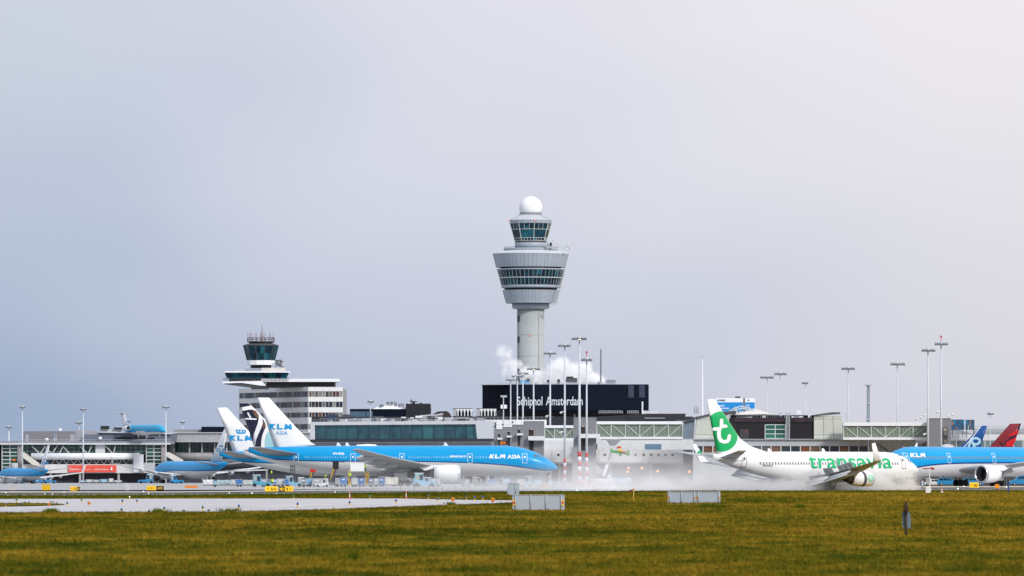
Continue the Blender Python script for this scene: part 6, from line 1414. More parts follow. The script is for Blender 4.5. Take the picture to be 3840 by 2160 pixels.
word_on_wall('lettering', 'Schiphol Trends', 260, 298, 1757, 1764, Yl-4.5, LWHITE, rbd, .02, .05); word_on_wall('lettering', '+ Parking P3 Morgen', 353, 406, 1758, 1764, Yl-4.5, LWHITE, rbd, .02, .05)
pbox('printed_rule', LWHITE, rbd, 302, 345, 1760.5, 1761.2, Yl-4.55, .03); mb = MB(); mb.bar((X(421, Yl), Yl-4.6, Z(1752, Yl)), (X(421, Yl), Yl-4.6, Z(1764, Yl)), .3, n=6); mb.build('printed_emblem', LWHITE, rbd); 
# rooftop volumes of the left pier
lr = thing('rooftop_building', 'grey rooftop building with pale doors on the left pier', 'building', (X(230, Yl+8), Yl+8, Z(1656, Yl))); Yq = Yl+6
pbox('grey_wall', mat('taupe wall', (.20,.195,.215), .75, var=.06, scale=.4), lr, 87, 282, 1617, 1656, Yq, 15)
for a, b in ((96, 107), (200, 213), (263, 280)): pbox('pale_door', mat('pale door', (.34,.37,.42), .6), lr, a, b, 1629, 1656, Yq-.1, .15)
mb = MB(); mb.prism([(X(282, Yq), Z(1656, Yq)), (X(282, Yq), Z(1612, Yq)), (X(350, Yq), Z(1613, Yq)), (X(367, Yq), Z(1622, Yq)), (X(367, Yq), Z(1656, Yq))], Yq+1, Yq+15); mb.build('curved_wall', mat('pale curved wall', (.33,.34,.37), .7, var=.06), lr)
tr = thing('roof_terrace', 'slate blue roof terrace building carrying the small display jet', 'building', (X(500, Yq), Yq, Z(1656, Yl)))
pbox('terrace_wall', mat('slate blue wall', (.13,.155,.20), .6, var=.12, scale=.3), tr, 316, 372, 1629, 1656, Yq-2, 12); 
mb = MB(); mb.prism([(X(366, Yq), Z(1656, Yq)), (X(374, Yq), Z(1621, Yq)), (X(645, Yq), Z(1626, Yq)), (X(645, Yq), Z(1656, Yq))], Yq-1, Yq+60); mb.build('terrace_body', mat('terrace slate', (.12,.14,.19), .6, var=.15, scale=.3), tr)
mb = MB(); mb.prism([(X(372, Yq), Z(1622, Yq)), (X(372, Yq), Z(1619.5, Yq)), (X(645, Yq), Z(1625, Yq)), (X(645, Yq), Z(1628, Yq))], Yq-2, Yq+60); mb.build('terrace_edge', OFFW, tr)
for a, b, c, d in ((438, 498, 1639, 1646), (505, 545, 1636, 1645), (555, 580, 1640, 1650)): pbox('dark_opening', BLACK, tr, a, b, c, d, Yq-1.2, .3)
for k in range(9): pbox('facade_panel', mat('slate panel', (.15,.18,.24), .5, rnd=.12), tr, 374+k*30, 402+k*30, 1648, 1656, Yq-1.3, .3)
for a, b, c, d in ((377, 408, 1597, 1609), (427, 458, 1603, 1610)): pbox('roof_tank', BLACK, tr, a, b, c, d, Yq+2, 4); 
pbox('roof_plinth', LGREY, tr, 374, 460, 1609, 1622, Yq+3, 4); mb = MB()
for a in range(380, 645, 6): mb.bar((X(a, Yq), Yq-1.6, Z(1656, Yq)), (X(a, Yq), Yq-1.6, Z(1649, Yq)), .05, n=4)
for a in range(0, 380, 8): mb.bar((X(a, Yq), Yq-5, Z(1656, Yq)), (X(a, Yq), Yq-5, Z(1650, Yq)), .04, n=4)
mb.bar((X(0, Yq), Yq-5, Z(1650, Yq)), (X(645, Yq), Yq-5, Z(1649, Yq)), .06, n=4)
for a in range(612, 646, 4): mb.bar((X(a, Yq), Yq, Z(1640, Yq)), (X(a+8, Yq), Yq, Z(1600, Yq)), .06, n=4)
mb.build('terrace_railing', STEEL, tr)
for a, b, c, d, n_ in ((178, 1648, 10, 8, 0), (228, 1612, 8, 5, 0), (378, 1643, 6, 6, 0)):
    mb = MB(); c0 = Vector((X(a, Yq), Yq-3, Z(b, Yq))); mb.add([c0]+[c0+Vector((cos(2*pi*i/12)*.6, .2, sin(2*pi*i/12)*.5)) for i in range(12)], [(0, 1+i, 1+(i+1) % 12) for i in range(12)]); mb.build('satellite_dish', WHITE, lr)
# ============ middle pier behind the tails
mp_ = thing('middle_pier', 'grey pier with a row of curved roof panels behind the white tails', 'building', (X(880, 2230), 2230, 0)); Yc = 2230; f = flat(636, 1180, Yc)
pbox('pier_body', mat('pier body dark', (.045,.05,.065), .7, var=.4, scale=.15), mp_, 640, 1180, 1655, 1815, Yc+2, 20, zfloor=0)
n = 28
for k in range(n):
    a, b = 636+k*19.4+.5, 636+(k+1)*19.4-.5; mb = MB()
    mb.hexa([(X(a, Yc), Yc-3, Z(1655, Yc)), (X(b, Yc), Yc-3, Z(1655, Yc)), (X(b, Yc), Yc-2.8, Z(1655, Yc)), (X(a, Yc), Yc-2.8, Z(1655, Yc)), (X(a+3, Yc), Yc+1, Z(1624, Yc)), (X(b+3, Yc), Yc+1, Z(1624, Yc)), (X(b+3, Yc), Yc+1.2, Z(1624, Yc)), (X(a+3, Yc), Yc+1.2, Z(1624, Yc))]); mb.build('roof_panel', mat('roof shell panel', (.26,.26,.275), .45, var=.08, rnd=.06), mp_)
pbox('roof_top', LGREY, mp_, 640, 1180, 1621, 1625, Yc, 16); pbox('eave', LGREY, mp_, 634, 1182, 1655, 1658, Yc-4, 6)
pbox('dark_roof_box', BLACKP, mp_, 755, 842, 1600, 1621, Yc+4, 10); pbox('roof_unit', MGREY, mp_, 650, 755, 1610, 1622, Yc+8, 6)
grid(f, mp_, f.at_px(640), f.at_px(900), Z(1697, Yc), Z(1662, Yc), 16, [1], GREENG, MGREY, 'glass_pane', .14, -.6)
for px_ in (651, 711, 758, 805, 850): pbox('white_post', LGREY, mp_, px_-2.5, px_+2.5, 1660, 1700, Yc-1.5, .5)
mb = MB(); mb.lathe([(1.3, 0), (1.3, X(800, Yc)-X(640, Yc))], (X(640, Yc), Yc-4, Z(1712, Yc)), 12, 'x', True, True); mb.build('bridge_tube', mat('dull tube', (.26,.26,.27), .6, var=.2), mp_)
pbox('lower_band', mat('sooty band', (.16,.165,.19), .8, var=.25, scale=.2), mp_, 640, 1300, 1722, 1733, Yc-3, 2)
t = thing('gate_canopy', 'pale apron canopy low between the parked tails', 'canopy', (X(900, 2000), 2000, 0)); mb = MB(); mb.prism([(X(818, 2000), Z(1768, 2000)), (X(850, 2000), Z(1763, 2000)), (X(1000, 2000), Z(1760, 2000)), (X(1000, 2000), Z(1764, 2000)), (X(900, 2000), Z(1768, 2000))], 1995, 2010); mb.build('canopy_roof', OFFW, t)
for a in (950, 1000, 860): pbox('canopy_post', CONCR, t, a-3, a+3, 1764, 1813, 2002, .8, zfloor=0)

t = thing('gate_board', 'small black gate display reading E24 in amber, before the stepped stair towers', 'display', (X(1888, 1700), 1700, Z(1667, 1700)))
pbox('display_case', BLACK, t, 1873, 1904, 1653.5, 1667, 1700, .3); word_on_wall('lettering', 'E24', 1876, 1896, 1656, 1665, 1700, _mats['amber lettering'], t, .02, .05); pbox('display_post', DGREY, t, 1887, 1889, 1667, 1820, 1700.1, .15, zfloor=0)
# ---------------------------------------------------------------- apron light masts
MASTP = mat('mast paint', (.55,.60,.66), .45, var=.06, scale=.3, stretch=(1,1,.2)); FLOOD = mat('floodlight housing', (.10,.11,.13), .5, var=.2)
LAMPON = mat('lamp glow', (1.0,.75,.45), .4, emit=2.2)
def mast(px, ytop, Y, hw, label, w=5.5, base=0, lit=False, redtop=False, nl=4, group='apron light masts', tilt=0, zb=0, dish=0):
    c = Vector((X(px, Y), Y, zb)); t = thing('light_mast', label, 'light mast', c, group); zt_ = Z(ytop, Y); s1 = Y/F
    r0 = w*s1*1.25*.5*1.0; r1 = w*s1*.38
    MB().bar(c, (c.x, c.y, zt_-.4), r0*1.15, r1, 12).build('pole', MASTP, t)
    mb = MB(); H_ = zt_-zb
    for k in range(1, int(H_/1.7)): z = zb+1.7*k; r = r0*1.15+(r1-r0*1.15)*(z-zb)/H_; mb.lathe([(r, z), (r+.05, z+.05), (r, z+.1)], (c.x, c.y, 0), 10, 'z', False)
    mb.build('pole_joint', STEEL, t, kind='stuff')
    W_ = hw*s1; mb = MB()
    mb.bar((c.x-W_, Y, zt_-.1), (c.x+W_, Y, zt_-.1), .09); mb.bar((c.x-W_*.9, Y-.8, zt_-.35), (c.x+W_*.9, Y-.8, zt_-.35), .07); mb.bar((c.x, Y-1, zt_-.3), (c.x, Y+1, zt_-.3), .12)
    mb.lathe([(.1, zt_-.9), (.42, zt_-.5), (.42, zt_-.1), (.1, zt_+.1)], (c.x, Y, 0), 10, 'z'); mb.build('lamp_carrier', STEEL, t)
    for k in range(nl):
        u = -W_+W_*2*(k+.5)/nl+(random.random()-.5)*.3; mb = MB(); dx = (.45 if k % 2 else -.3); h = .42
        a = Vector((c.x+u, Y-.8, zt_-.38)); mb.hexa([a+Vector((-.55, -.3, -h)), a+Vector((.55, -.3, -h-.1*dx)), a+Vector((.55, .3, -h+.1)), a+Vector((-.55, .3, -h+.1)), a+Vector((-.4, -.15, .05)), a+Vector((.4, -.15, .05)), a+Vector((.4, .25, .1)), a+Vector((-.4, .25, .1))]); mb.build('floodlight', FLOOD, t)
    if lit: 
        mb = MB(); mb.lathe([(.01, -.16), (.32, -.1), (.32, .0)], (c.x, Y-.9, zt_-.62), 10); mb.build('lamp', LAMPON, t)
    if redtop: mb = MB(); mb.bar((c.x, Y, zt_), (c.x, Y, zt_+1.0), .06); mb.lathe([(.01, -.2), (.2, -.1), (.2, .25), (.01, .35)], (c.x, Y, zt_+1.1), 8); mb.build('obstruction_light', RED, t)
    if base:
        n = 7; bh = base/n
        for k in range(n):
            mb = MB(); r = r0*1.32; mb.lathe([(r, k*bh), (r, (k+1)*bh)], (c.x, c.y, 0), 14, 'z', True); mb.build('painted_band', RED if k % 2 == 0 else WHITE, t)
    for k in range(dish):
        mb = MB(); z = zb+(zt_-zb)*(.52-.14*k); mb.bar((c.x, Y, z), (c.x-.9, Y-.3, z), .07, n=4); mb.lathe([(.01, -.3), (.28, -.15), (.3, .12), (.05, .2)], (c.x-.9, Y-.3, z-.2), 8); mb.build('camera_arm', FRW, t)
    return t
mast(2173, 1262, 1385, 27, 'tallest light mast of the middle row, thick pole with banded foot, lamp lit', 8.5, base=7.4, lit=True, nl=4)
mast(2200, 1341, 1415, 25, 'light mast with banded foot just right of the tallest, lamps only on its left side', 6.5, base=7.3, redtop=True, nl=2)
mast(2118, 1289, 1500, 24, 'light mast left of the tallest one, second highest, passing the m of the wall sign', 6.6, base=6.2, nl=3, dish=2)
mast(2063, 1318, 1600, 25, 'light mast crossing the A of the wall sign, lamps level with the steam', 6.4, base=8.2, nl=3, dish=1)
mast(2001, 1377, 1760, 25, 'light mast with a lit warm lamp crossing the l of the wall sign', 6.0, lit=True, nl=4, zb=0)
mast(1961, 1395, 1880, 22, 'light mast crossing the letter h of the wall sign, right of two shorter ones', 5.5, lit=True, nl=3)
mast(1940, 1406, 1980, 22, 'light mast touching the first letter of the wall sign', 5.0, nl=3)
mast(1915, 1419, 2080, 20, 'light mast just left of the wall sign, leftmost of the stepped row', 4.6, nl=3)
mast(2877, 1408, 1620, 24, 'slim light mast over the dark pier hall, left one of two close together', 3.0, nl=4, zb=0)
mast(2926, 1395, 1580, 20, 'slim light mast over the dark pier hall, right one of two close together', 3.0, nl=4)
mast(3020, 1430, 1800, 11, 'small slim light mast alone between the dark hall and the milky glass room', 2.6, nl=2)
mast(3181, 1375, 1560, 23, 'light mast rising behind the milky glass room and green bridge', 5.0, nl=4, redtop=False, dish=1)
mast(3365, 1358, 1520, 26, 'light mast behind the green bridge, shortest of the three tall ones at right', 5.0, nl=4, dish=2)
mast(3480, 1306, 1440, 24, 'tall light mast along the left edge of the right grey stair tower', 6.5, nl=4, dish=2)
mast(3529, 1282, 1420, 27, 'tallest light mast at right with a red tip, in front of the grey stair tower', 6.8, nl=3, redtop=True, dish=1)
mast(84, 1522, 2130, 11, 'light mast near the left edge beside the taupe rooftop building', 4.5, nl=3, dish=1)
mast(312, 1530, 2130, 11, 'light mast rising over the long tube of the left pier', 4.5, nl=3)
mast(622, 1522, 2120, 11, 'light mast just right of the display jet', 4.5, nl=3)
mast(1389, 1500, 1860, 10, 'slender white light mast on the glass hall roof', 3.4, nl=2, zb=Z(1578, 1870))
mast(297, 1581, 2300, 13, 'short pale lamp head behind the left roof, beside the taller mast', 4.0, nl=3)
mast(684, 1578, 2350, 10, 'short pale double lamp behind the middle pier roof', 5.0, nl=2)
mast(33, 1597, 2300, 12, 'stout lamp mast with a slanting brace at the far left edge', 6.0, nl=3)
mast(3713, 1546, 1990, 10, 'small thin light mast between the two coloured tails', 2.2, nl=3)
t = thing('light_mast', 'small frosted double lamp post with two white boxes, left of the wall sign', 'light mast', (X(1888, 1780), 1780, 0)); c0 = X(1888, 1780)
MB().bar((c0, 1780, 0), (c0, 1780, Z(1483, 1780)), .2, .13).build('pole', MASTP, t); mb = MB(); mb.bar((X(1877, 1780), 1780, Z(1484, 1780)), (X(1901, 1780), 1780, Z(1484, 1780)), .1); mb.build('lamp_carrier', STEEL, t)
for a, b in ((1878, 1886), (1890, 1901)): pbox('lamp_head', LGREY, t, a, b, 1485, 1490, 1779.8, .5); pbox('signal_box', WHITE, t, a-.5, b, 1518, 1532, 1779.5, .5)
# lattice radio tower
t = thing('radio_tower', 'thick grey latticed radio tower with a flat crown of antennas', 'radio tower', (X(3256, 1750), 1750, 0)); cx_ = X(3256, 1750)
mb = MB(); mb.bar((cx_, 1750, 0), (cx_, 1750, Z(1443, 1750)), .42, .26, 8); 
for a in range(4): dx, dy = .42*cos(pi/4+a*pi/2), .42*sin(pi/4+a*pi/2); mb.bar((cx_+dx*1.3, 1750+dy, 0), (cx_+dx, 1750+dy, Z(1443, 1750)), .10)
mb.build('tower_shaft', mat('tower blue grey', (.26,.31,.37), .5, var=.1), t)
for p in (1443, 1511, 1572):
    mb = MB(); mb.lathe([(.2, Z(p+5, 1750)), (.85 if p < 1500 else .6, Z(p+3, 1750)), (.85 if p < 1500 else .6, Z(p, 1750)), (.2, Z(p-1, 1750))], (cx_, 1750, 0), 12)
    if p < 1500:
        for k in range(8): a = 2*pi*k/8; mb.bar((cx_+cos(a)*.9, 1750+sin(a)*.9, Z(p+2, 1750)), (cx_+cos(a)*.9, 1750+sin(a)*.9, Z(p-3, 1750)), .07)
        mb.bar((cx_-1, 1750, Z(p+1, 1750)), (cx_+1, 1750, Z(p+1, 1750)), .1); mb.bar((cx_, 1750, Z(p, 1750)), (cx_, 1750, Z(p-12, 1750)), .05)
    mb.build('antenna_collar', STEEL, t)
for i, (a, yt, yb, Y) in enumerate(((3141, 1549, 1580, 1600), (2704, 1500, 1560, 1600))):
    if i == 0:
        t = thing('light_mast', 'tiny T-shaped lamp beside the milky glass room', 'light mast', (X(3173, Y), Y, 0)); mb = MB(); mb.bar((X(3173, Y), Y, 0), (X(3173, Y), Y, Z(1550, Y)), .07); mb.bar((X(3162, Y), Y, Z(1550, Y)), (X(3175, Y), Y, Z(1550, Y)), .07); mb.build('pole', STEEL, t)

# ---------------------------------------------------------------- airfield signs
SIGNY = mat('sign yellow', (.86,.50,.012), .45, var=.04, emit=.35); SIGNK = mat('sign black', (.03,.028,.03), .45, var=.1); SIGNF = mat('sign rim', (.70,.62,.40), .5)
def sign_text(body, x0, x1, yt, yb, Y, m, par, bold=.03): return word_on_wall('lettering', body, x0, x1, yt, yb, Y, m, par, bold, .03)
def arrow(x0, y0, x1, y1, Y, m, par, w=.9):
    mb = MB(); d = Vector((x1-x0, y1-y0)); L_ = d.length; d.normalize(); n = Vector((-d.y, d.x)); h = L_*.42
    tip = Vector((x1, y1)); e = Vector((x0, y0))
    def P(v): return (X(v.x, Y), Y-.03, Z(v.y, Y))
    b = tip-d*w*1.2
    mb.add([P(e+n*w*.5), P(e-n*w*.5), P(b-n*w*.5), P(b+n*w*.5)], [(0, 1, 2, 3)])
    for s in (1, -1):
        q = tip-d*h+n*s*h*.85; k = (q-tip).normalized(); kk = Vector((-k.y, k.x))*w*.5
        mb.add([(P(tip+kk)[0], Y-.035-.004*s, P(tip+kk)[2]), (P(tip-kk)[0], Y-.035-.004*s, P(tip-kk)[2]), (P(q-kk)[0], Y-.035-.004*s, P(q-kk)[2]), (P(q+kk)[0], Y-.035-.004*s, P(q+kk)[2])], [(0, 1, 2, 3)])
    return mb.build('arrow', m, par)
def sign(label, panels, yt, yb, Y=None, grp='yellow taxiway guidance signs', legs=True):
    Y = Y or GY(yb+1.5); x0, x1 = panels[0][0], panels[-1][1]
    t = thing('taxiway_sign', label, 'sign', (X((x0+x1)/2, Y), Y, 0), grp)
    for a, b, m in panels:
        pbox('sign_case', SIGNF, t, a-.6, b+.6, yt-.6, yb+.4, Y+.01, .25); pbox('sign_face', m, t, a, b, yt, yb, Y-.015, .02)
    if legs:
        for a in (x0+2, x1-2): pbox('leg', DGREY, t, a-.5, a+.5, yb, yb+3, Y+.05, .05, zfloor=0)
    return t, Y
t, Y = sign('yellow sign A13 with a left arrow and black 6 plate, under the far left pier', [(264, 289, SIGNY), (290, 300, SIGNK)], 1825, 1840)
sign_text('A13', 275, 288, 1828, 1837, Y, SIGNK, t); arrow(272.5, 1833, 267.5, 1833, Y, SIGNK, t); sign_text('6', 292, 297, 1827.5, 1837, Y, SIGNY, t)
t, Y = sign('sign with yellow A between two arrows and a black A13 plate beside it', [(550, 585, SIGNY), (587, 614, SIGNK)], 1822, 1838)
sign_text('A', 564, 569.5, 1825.5, 1835, Y, SIGNK, t); arrow(559, 1834, 555, 1828, Y, SIGNK, t); arrow(572, 1830.5, 578.5, 1830.5, Y, SIGNK, t); sign_text('A13', 591, 608, 1825.5, 1835, Y, SIGNY, t)
t, Y = sign('long sign of yellow A13, black N2 and yellow B panels with diagonal arrows', [(994, 1041, SIGNY), (1046, 1067.5, SIGNK), (1068, 1099, SIGNY)], 1824, 1842.5)
sign_text('A13', 1015, 1034.5, 1829, 1839, Y, SIGNK, t); arrow(1008, 1838, 1001.5, 1830.5, Y, SIGNK, t); sign_text('N2', 1049, 1064, 1828.5, 1839.5, Y, SIGNY, t, .05); sign_text('B', 1074.5, 1081, 1829, 1839, Y, SIGNK, t); arrow(1085, 1838, 1091.5, 1830.5, Y, SIGNK, t)
t, Y = sign('yellow N3 sign with a diagonal arrow, in front of the right-hand engine', [(3636.5, 3669.5, SIGNY)], 1809.5, 1828.5, Y=1000)
sign_text('N3', 3652.5, 3664, 1815, 1825.5, Y, SIGNK, t); arrow(3648, 1823, 3643.5, 1817, Y, SIGNK, t)
def board(name, label, cat, x0, x1, yt, yb, m, Y=None, d=.4, grp=None, leg=True):
    Y = Y or GY(yb+1); t = thing(name, label, cat, (X((x0+x1)/2, Y), Y, 0), grp); pbox('board', m, t, x0, x1, yt, yb, Y, d)
    pbox('board_rim', STEEL, t, x0-.6, x1+.6, yt-.8, yt, Y-.02, d+.04)
    for a in (x0+2, x1-2): pbox('leg', DGREY, t, a-.6, a+.6, yb, yb+2, Y+.05, .1, zfloor=0)
    return t
board('marker_box', 'plain bright yellow marker box near the blue boarding steps', 'marker', 157, 188, 1817, 1838.5, YELLOW); board('marker_box', 'small faded cream marker box at far left', 'marker', 38, 58, 1824, 1838.5, CREAM)
board('barrier', 'low orange barrier left of the cargo line', 'barrier', 692, 741, 1821, 1831, ORANGE, Y=1080)
board('marker_box', 'beige box half veiled by spray under the big blue nose', 'marker', 2031, 2055, 1818, 1833, mat('sandy board', (.60,.44,.25), .6, var=.1), Y=1010)
board('barrier', 'long pale yellow low barrier veiled by spray at the mast feet', 'barrier', 2137, 2214, 1819, 1828, mat('pale yellow barrier', (.62,.50,.25), .6, var=.1), Y=1150)
t = thing('leaning_boards', 'two narrow white boards leaning on the apron edge', 'board', (X(477, 870), 870, 0))
for a in (470, 477): mb = MB(); mb.prism([(X(a, 870), Z(1813, 870)), (X(a+6, 870), Z(1813, 870)), (X(a+8.5, 870), 0), (X(a+3, 870), 0)], 870, 870.1); mb.build('board', OFFW, t)
# backs of large signs in the grass
SGB = mat('grey sign back', (.37,.42,.485), .5, var=.05, scale=.8)
def sign_back(label, x0, x1, yt, yb, posts, refl, split=None, Ynear=None):
    Y = GY(yb); t = thing('sign_back', label, 'sign', (X((x0+x1)/2, Y), Y, 0), 'grey sign backs in the grass'); edges = [x0]+(split or [])+[x1]
    for a, b in zip(edges, edges[1:]):
        pbox('back_panel', SGB, t, a+.5, b-.5, yt, yb, Y, .22); pbox('top_rail', STEEL, t, a+.3, b-.3, yt-1, yt+.6, Y-.03, .28)
    for p in posts: MB().bar((X(p, Y), Y-.05, 0), (X(p, Y), Y-.05, Z(yt-2, Y)), 3*Y/F*.55, n=10).build('post', mat('sign post', (.42,.47,.53), .4, var=.06), t)
    for p in refl:
        h = (yb-yt); m_ = yt+h*.52; w = 4.2*Y/F*(1 if h > 50 else .62); q = h*.40*Y/F
        for k, (m__, a, b) in enumerate(((YELLOW, .5, .17), (RED, .17, -.17), (YELLOW, -.17, -.5))):
            mb = MB(); mb.box(X(p, Y)-w, X(p, Y)+w, Y-.03-.002*k, Y, Z(m_, Y)+q*b, Z(m_, Y)+q*a); mb.build('reflector', m__, t)
    return t
sign_back('large grey three-panel sign back with red and yellow reflectors, nearest to the camera', 1921, 2118, 1856, 1912, (1933, 1990, 2047, 2104), (1927.5, 2110))
sign_back('grey twin sign back with four reflectors, below the green tail', 2503, 2702, 1844.5, 1886.5, (2511, 2555, 2603, 2619, 2695), (2508, 2604, 2615.5, 2696), split=[2610])
t = sign_back('small dark-edged grey sign back behind the large one', 1900, 1947, 1812.5, 1856, (1902.5, 1934), ())
# ---------------------------------------------------------------- lights on the taxiway and runway edges
BLUEL = mat('blue lens', (.01,.10,.42), .2, emit=.25); GRNL = mat('green lens', (.01,.22,.20), .2, emit=.2)
def edge_light(px, yt, yb, kind, label):
    p = G(px, yb); k = p.y/F; h = (yb-yt)*k; t = thing('taxiway_light', label, 'taxiway light', p, 'edge lights along the pale taxiway'); r = 2.6*k
    MB().lathe([(r, 0), (r*.85, h*.16), (r*.8, h*.55)], p, 10).build('stem', YELLOW if kind != 'o' else ORANGE, t)
    MB().lathe([(r*.84, h*.22), (r*.88, h*.27), (r*.84, h*.32)], p, 10).build('stem_ring', ORANGE, t)
    MB().lathe([(r*1.5, h*.55), (r*1.55, h*.72), (r*1.2, h*.76)], p, 10).build('lamp_body', SIGNK, t)
    MB().lathe([(r*1.3, h*.76), (r*1.35, h*.88), (r*.8, h)], p, 10).build('lens', BLUEL if kind == 'b' else GRNL, t); return t
near = [(456,1905,1924,'b'),(616,1900,1921,'b'),(760,1896,1919,'g'),(896,1891,1915,'b'),(1116,1883,1906,'b'),(1311,1878,1899,'b'),(1485,1872,1891,'b'),(1641,1866,1884,'g')]
ordn = ['first', 'second', 'third', 'fourth', 'fifth', 'sixth', 'seventh', 'eighth']
for i, (a, b, c, k) in enumerate(near): edge_light(a, b, c, k, f'{"blue" if k == "b" else "green"} and yellow edge light, {ordn[i]} from the left in the near row of the taxiway')
far = [(62,1869,1885,'g'),(306,1869,1885,'g'),(459,1872,1892,'b'),(514,1873,1889,'b'),(22,1887,1903,'b'),(252,1882,1898,'b'),(1101,1858,1871,'g'),(1386,1858,1871.5,'g'),(1606,1857,1873,'b'),(1749,1859,1875,'g'),(1780,1861,1878,'b'),(1810,1860,1877,'b')]
desc = ['above the grass island at left', 'left of the round orange lamp', 'tall, right of the round orange lamp', 'shorter, just right of a tall blue one', 'on the left end of the grass island', 'at the right tip of the grass island', 'in the far grass, left of the first striped post', 'between the two striped posts', 'right of the second striped post', 'first of three close together near the orange lamp', 'middle of three close together near the orange lamp', 'last of three close together near the orange lamp']
for (a, b, c, k), d in zip(far, desc): edge_light(a, b, c, k, f'small {"blue" if k == "b" else "green"} edge light {d}')
p = G(486, 1872); k = p.y/F; t = thing('runway_light', 'white globe light on a thin yellow stem beyond the taxiway', 'runway light', p); MB().bar(p, p+Vector((0, 0, 8*k)), 1.3*k).build('stem', YELLOW, t); MB().lathe([(.01, 7*k), (2.2*k, 8.5*k), (2.2*k, 10.5*k), (.01, 12*k)], p, 10).build('lens', mat('white lens', (.9,.9,.88), .3, emit=.8), t)
for (a, b, c, l) in ((184,1885,1899,'orange rounded lamp on the grass island'), (334,1881,1896,'orange rounded lamp standing on the taxiway'), (1698,1866,1884,'orange rounded lamp at the taxiway edge, left of the small sign back'), (1848,1868,1886,'orange rounded lamp nearest the small grey sign back')):
    p = G(a, c); k = p.y/F; h = (c-b)*k; t = thing('guard_light', l, 'runway guard light', p, 'orange guard lights'); MB().lathe([(h*.12, 0), (h*.14, h*.3)], p, 8).build('stem', ORANGE, t)
    MB().lathe([(h*.14, h*.28), (h*.36, h*.42), (h*.40, h*.75), (h*.30, h*.98), (.01, h)], p, 12).build('lamp_housing', mat('amber housing', (.72,.22,.01), .5, var=.15), t); mb = MB(); mb.lathe([(h*.12, -.02), (h*.2, .02)], (p.x+h*.18, p.y-h*.36, h*.72), 8, 'z'); mb.build('lens', SIGNK, t)
for i, (a, b, c) in enumerate(((689,1911,1923),(784,1910,1921),(68,1889,1900),(81,1888,1899),(93,1881,1889),(108,1881,1889),(171,1886,1895),(191,1880,1889),(200,1880,1888),(212,1883,1890))):
    p = G(a, c); k = p.y/F; h = (c-b)*k
    t = thing('mushroom_light', ('low dark mushroom shaped light, ' + ['left of two at the near taxiway edge', 'right of two at the near taxiway edge', 'near left end of the grass island, first of a pair', 'near left end of the grass island, second of a pair', 'behind the island pair, left', 'behind the island pair, right, beside a tilted one', 'pale, left of the orange lamp on the island', 'right of the orange island lamp, tallest of three', 'right of the orange island lamp, middle of three', 'right of the orange island lamp, lowest of three'][i]), 'ground light', p, 'mushroom shaped ground lights')
    MB().bar(p, p+Vector((0, 0, h*.7)), h*.22, n=8).build('stem', mat('dull pipe', (.25,.27,.28), .6), t); MB().lathe([(h*.5, h*.62), (h*.55, h*.72), (h*.35, h*.95), (.01, h)], p, 10).build('cap', mat('dark cap', (.04,.05,.06), .5), t)
WLAMP = mat('runway lamp lens', (.95,.92,.85), .3, emit=1.6); k_ = 0
wl = [(22,1848),(168,1853.5),(197,1853.5),(240,1846),(538,1843.5),(557,1851),(860,1848.5),(945,1851.5),(1037,1852),(1066,1852),(1257,1846),(1651,1845),(2163,1840.5),(2324,1840.5),(2770,1836.5),(2992,1837),(3592,1834),(3774,1828),(3616,1824)]
WLD = ['at the left edge', 'first of a close pair left of the yellow marker box', 'second of a close pair left of the yellow marker box', 'left of the first guidance sign, on the pale strip', 'left of the black A13 plate', 'below the A13 plate on the dark strip', 'below the wrapped pallets, small', 'below the wrapped pallets, brightest', 'below the long three panel sign, left', 'below the long three panel sign, right', 'at the fence start', 'right of the second striped post', 'left of the yellow post', 'right of the yellow post', 'below the green tail', 'under the rear fuselage of the green titled jet', 'right of the traffic cone', 'beside the blue post', 'left of the N3 sign']
for i, (a, b) in enumerate(wl):
    p = G(a, b+1.2); k = p.y/F; r = (1.9 if i not in (7, 12, 16) else 2.8)*k
    t = thing('runway_light', 'tiny white runway lamp ' + WLD[i], 'runway light', p, 'white runway edge lamps'); MB().lathe([(r*1.1, 0), (r*1.1, r*.5)], p, 10).build('lamp_base', STEEL, t); MB().lathe([(r*.9, r*.5), (r*.95, r*1.1), (r*.4, r*1.8), (.01, r*1.9)], p, 10).build('lens', WLAMP, t)
for i, (a, b, c) in enumerate(((1311, 1843, 1872), (1523, 1841, 1872))):
    p = G(a, c); k = p.y/F; h = (c-b)*k; t = thing('marker_post', 'white post with red cap and red foot, ' + ('left' if i == 0 else 'right') + ' of the two beyond the taxiway', 'marker post', p, 'red and white marker posts')
    pbox('foot', mat('pink red foot', (.60,.12,.10), .6), t, a-4, a+4, c-7, c, p.y-.08, .25, zfloor=0); MB().bar(p+Vector((0, 0, 7*k)), p+Vector((0, 0, h*.82)), 1.9*k, 1.6*k, 8).build('post', WHITE, t); MB().bar(p+Vector((0, 0, h*.7)), p+Vector((0, 0, h*.9)), 2.6*k, n=8).build('red_band', RED, t); MB().lathe([(1.6*k, h*.9), (1.8*k, h*.95), (.01, h)], p, 8).build('lamp', WHITE, t)
# small coloured delineators near the cargo line
for a, b, c, m_, l in ((824,1832,1837,WHITE,'white stub post on the apron edge, left of a red one'), (872,1833,1838,RED,'red stub post on the apron edge'), (909,1831,1839,BLUEG,'pair of thin blue rods on the apron edge')):
    p = G(a, c+.5); k = p.y/F; t = thing('stub_post', l, 'post', p); MB().bar(p, p+Vector((0, 0, (c-b)*k)), .8*k).build('rod', m_, t); 
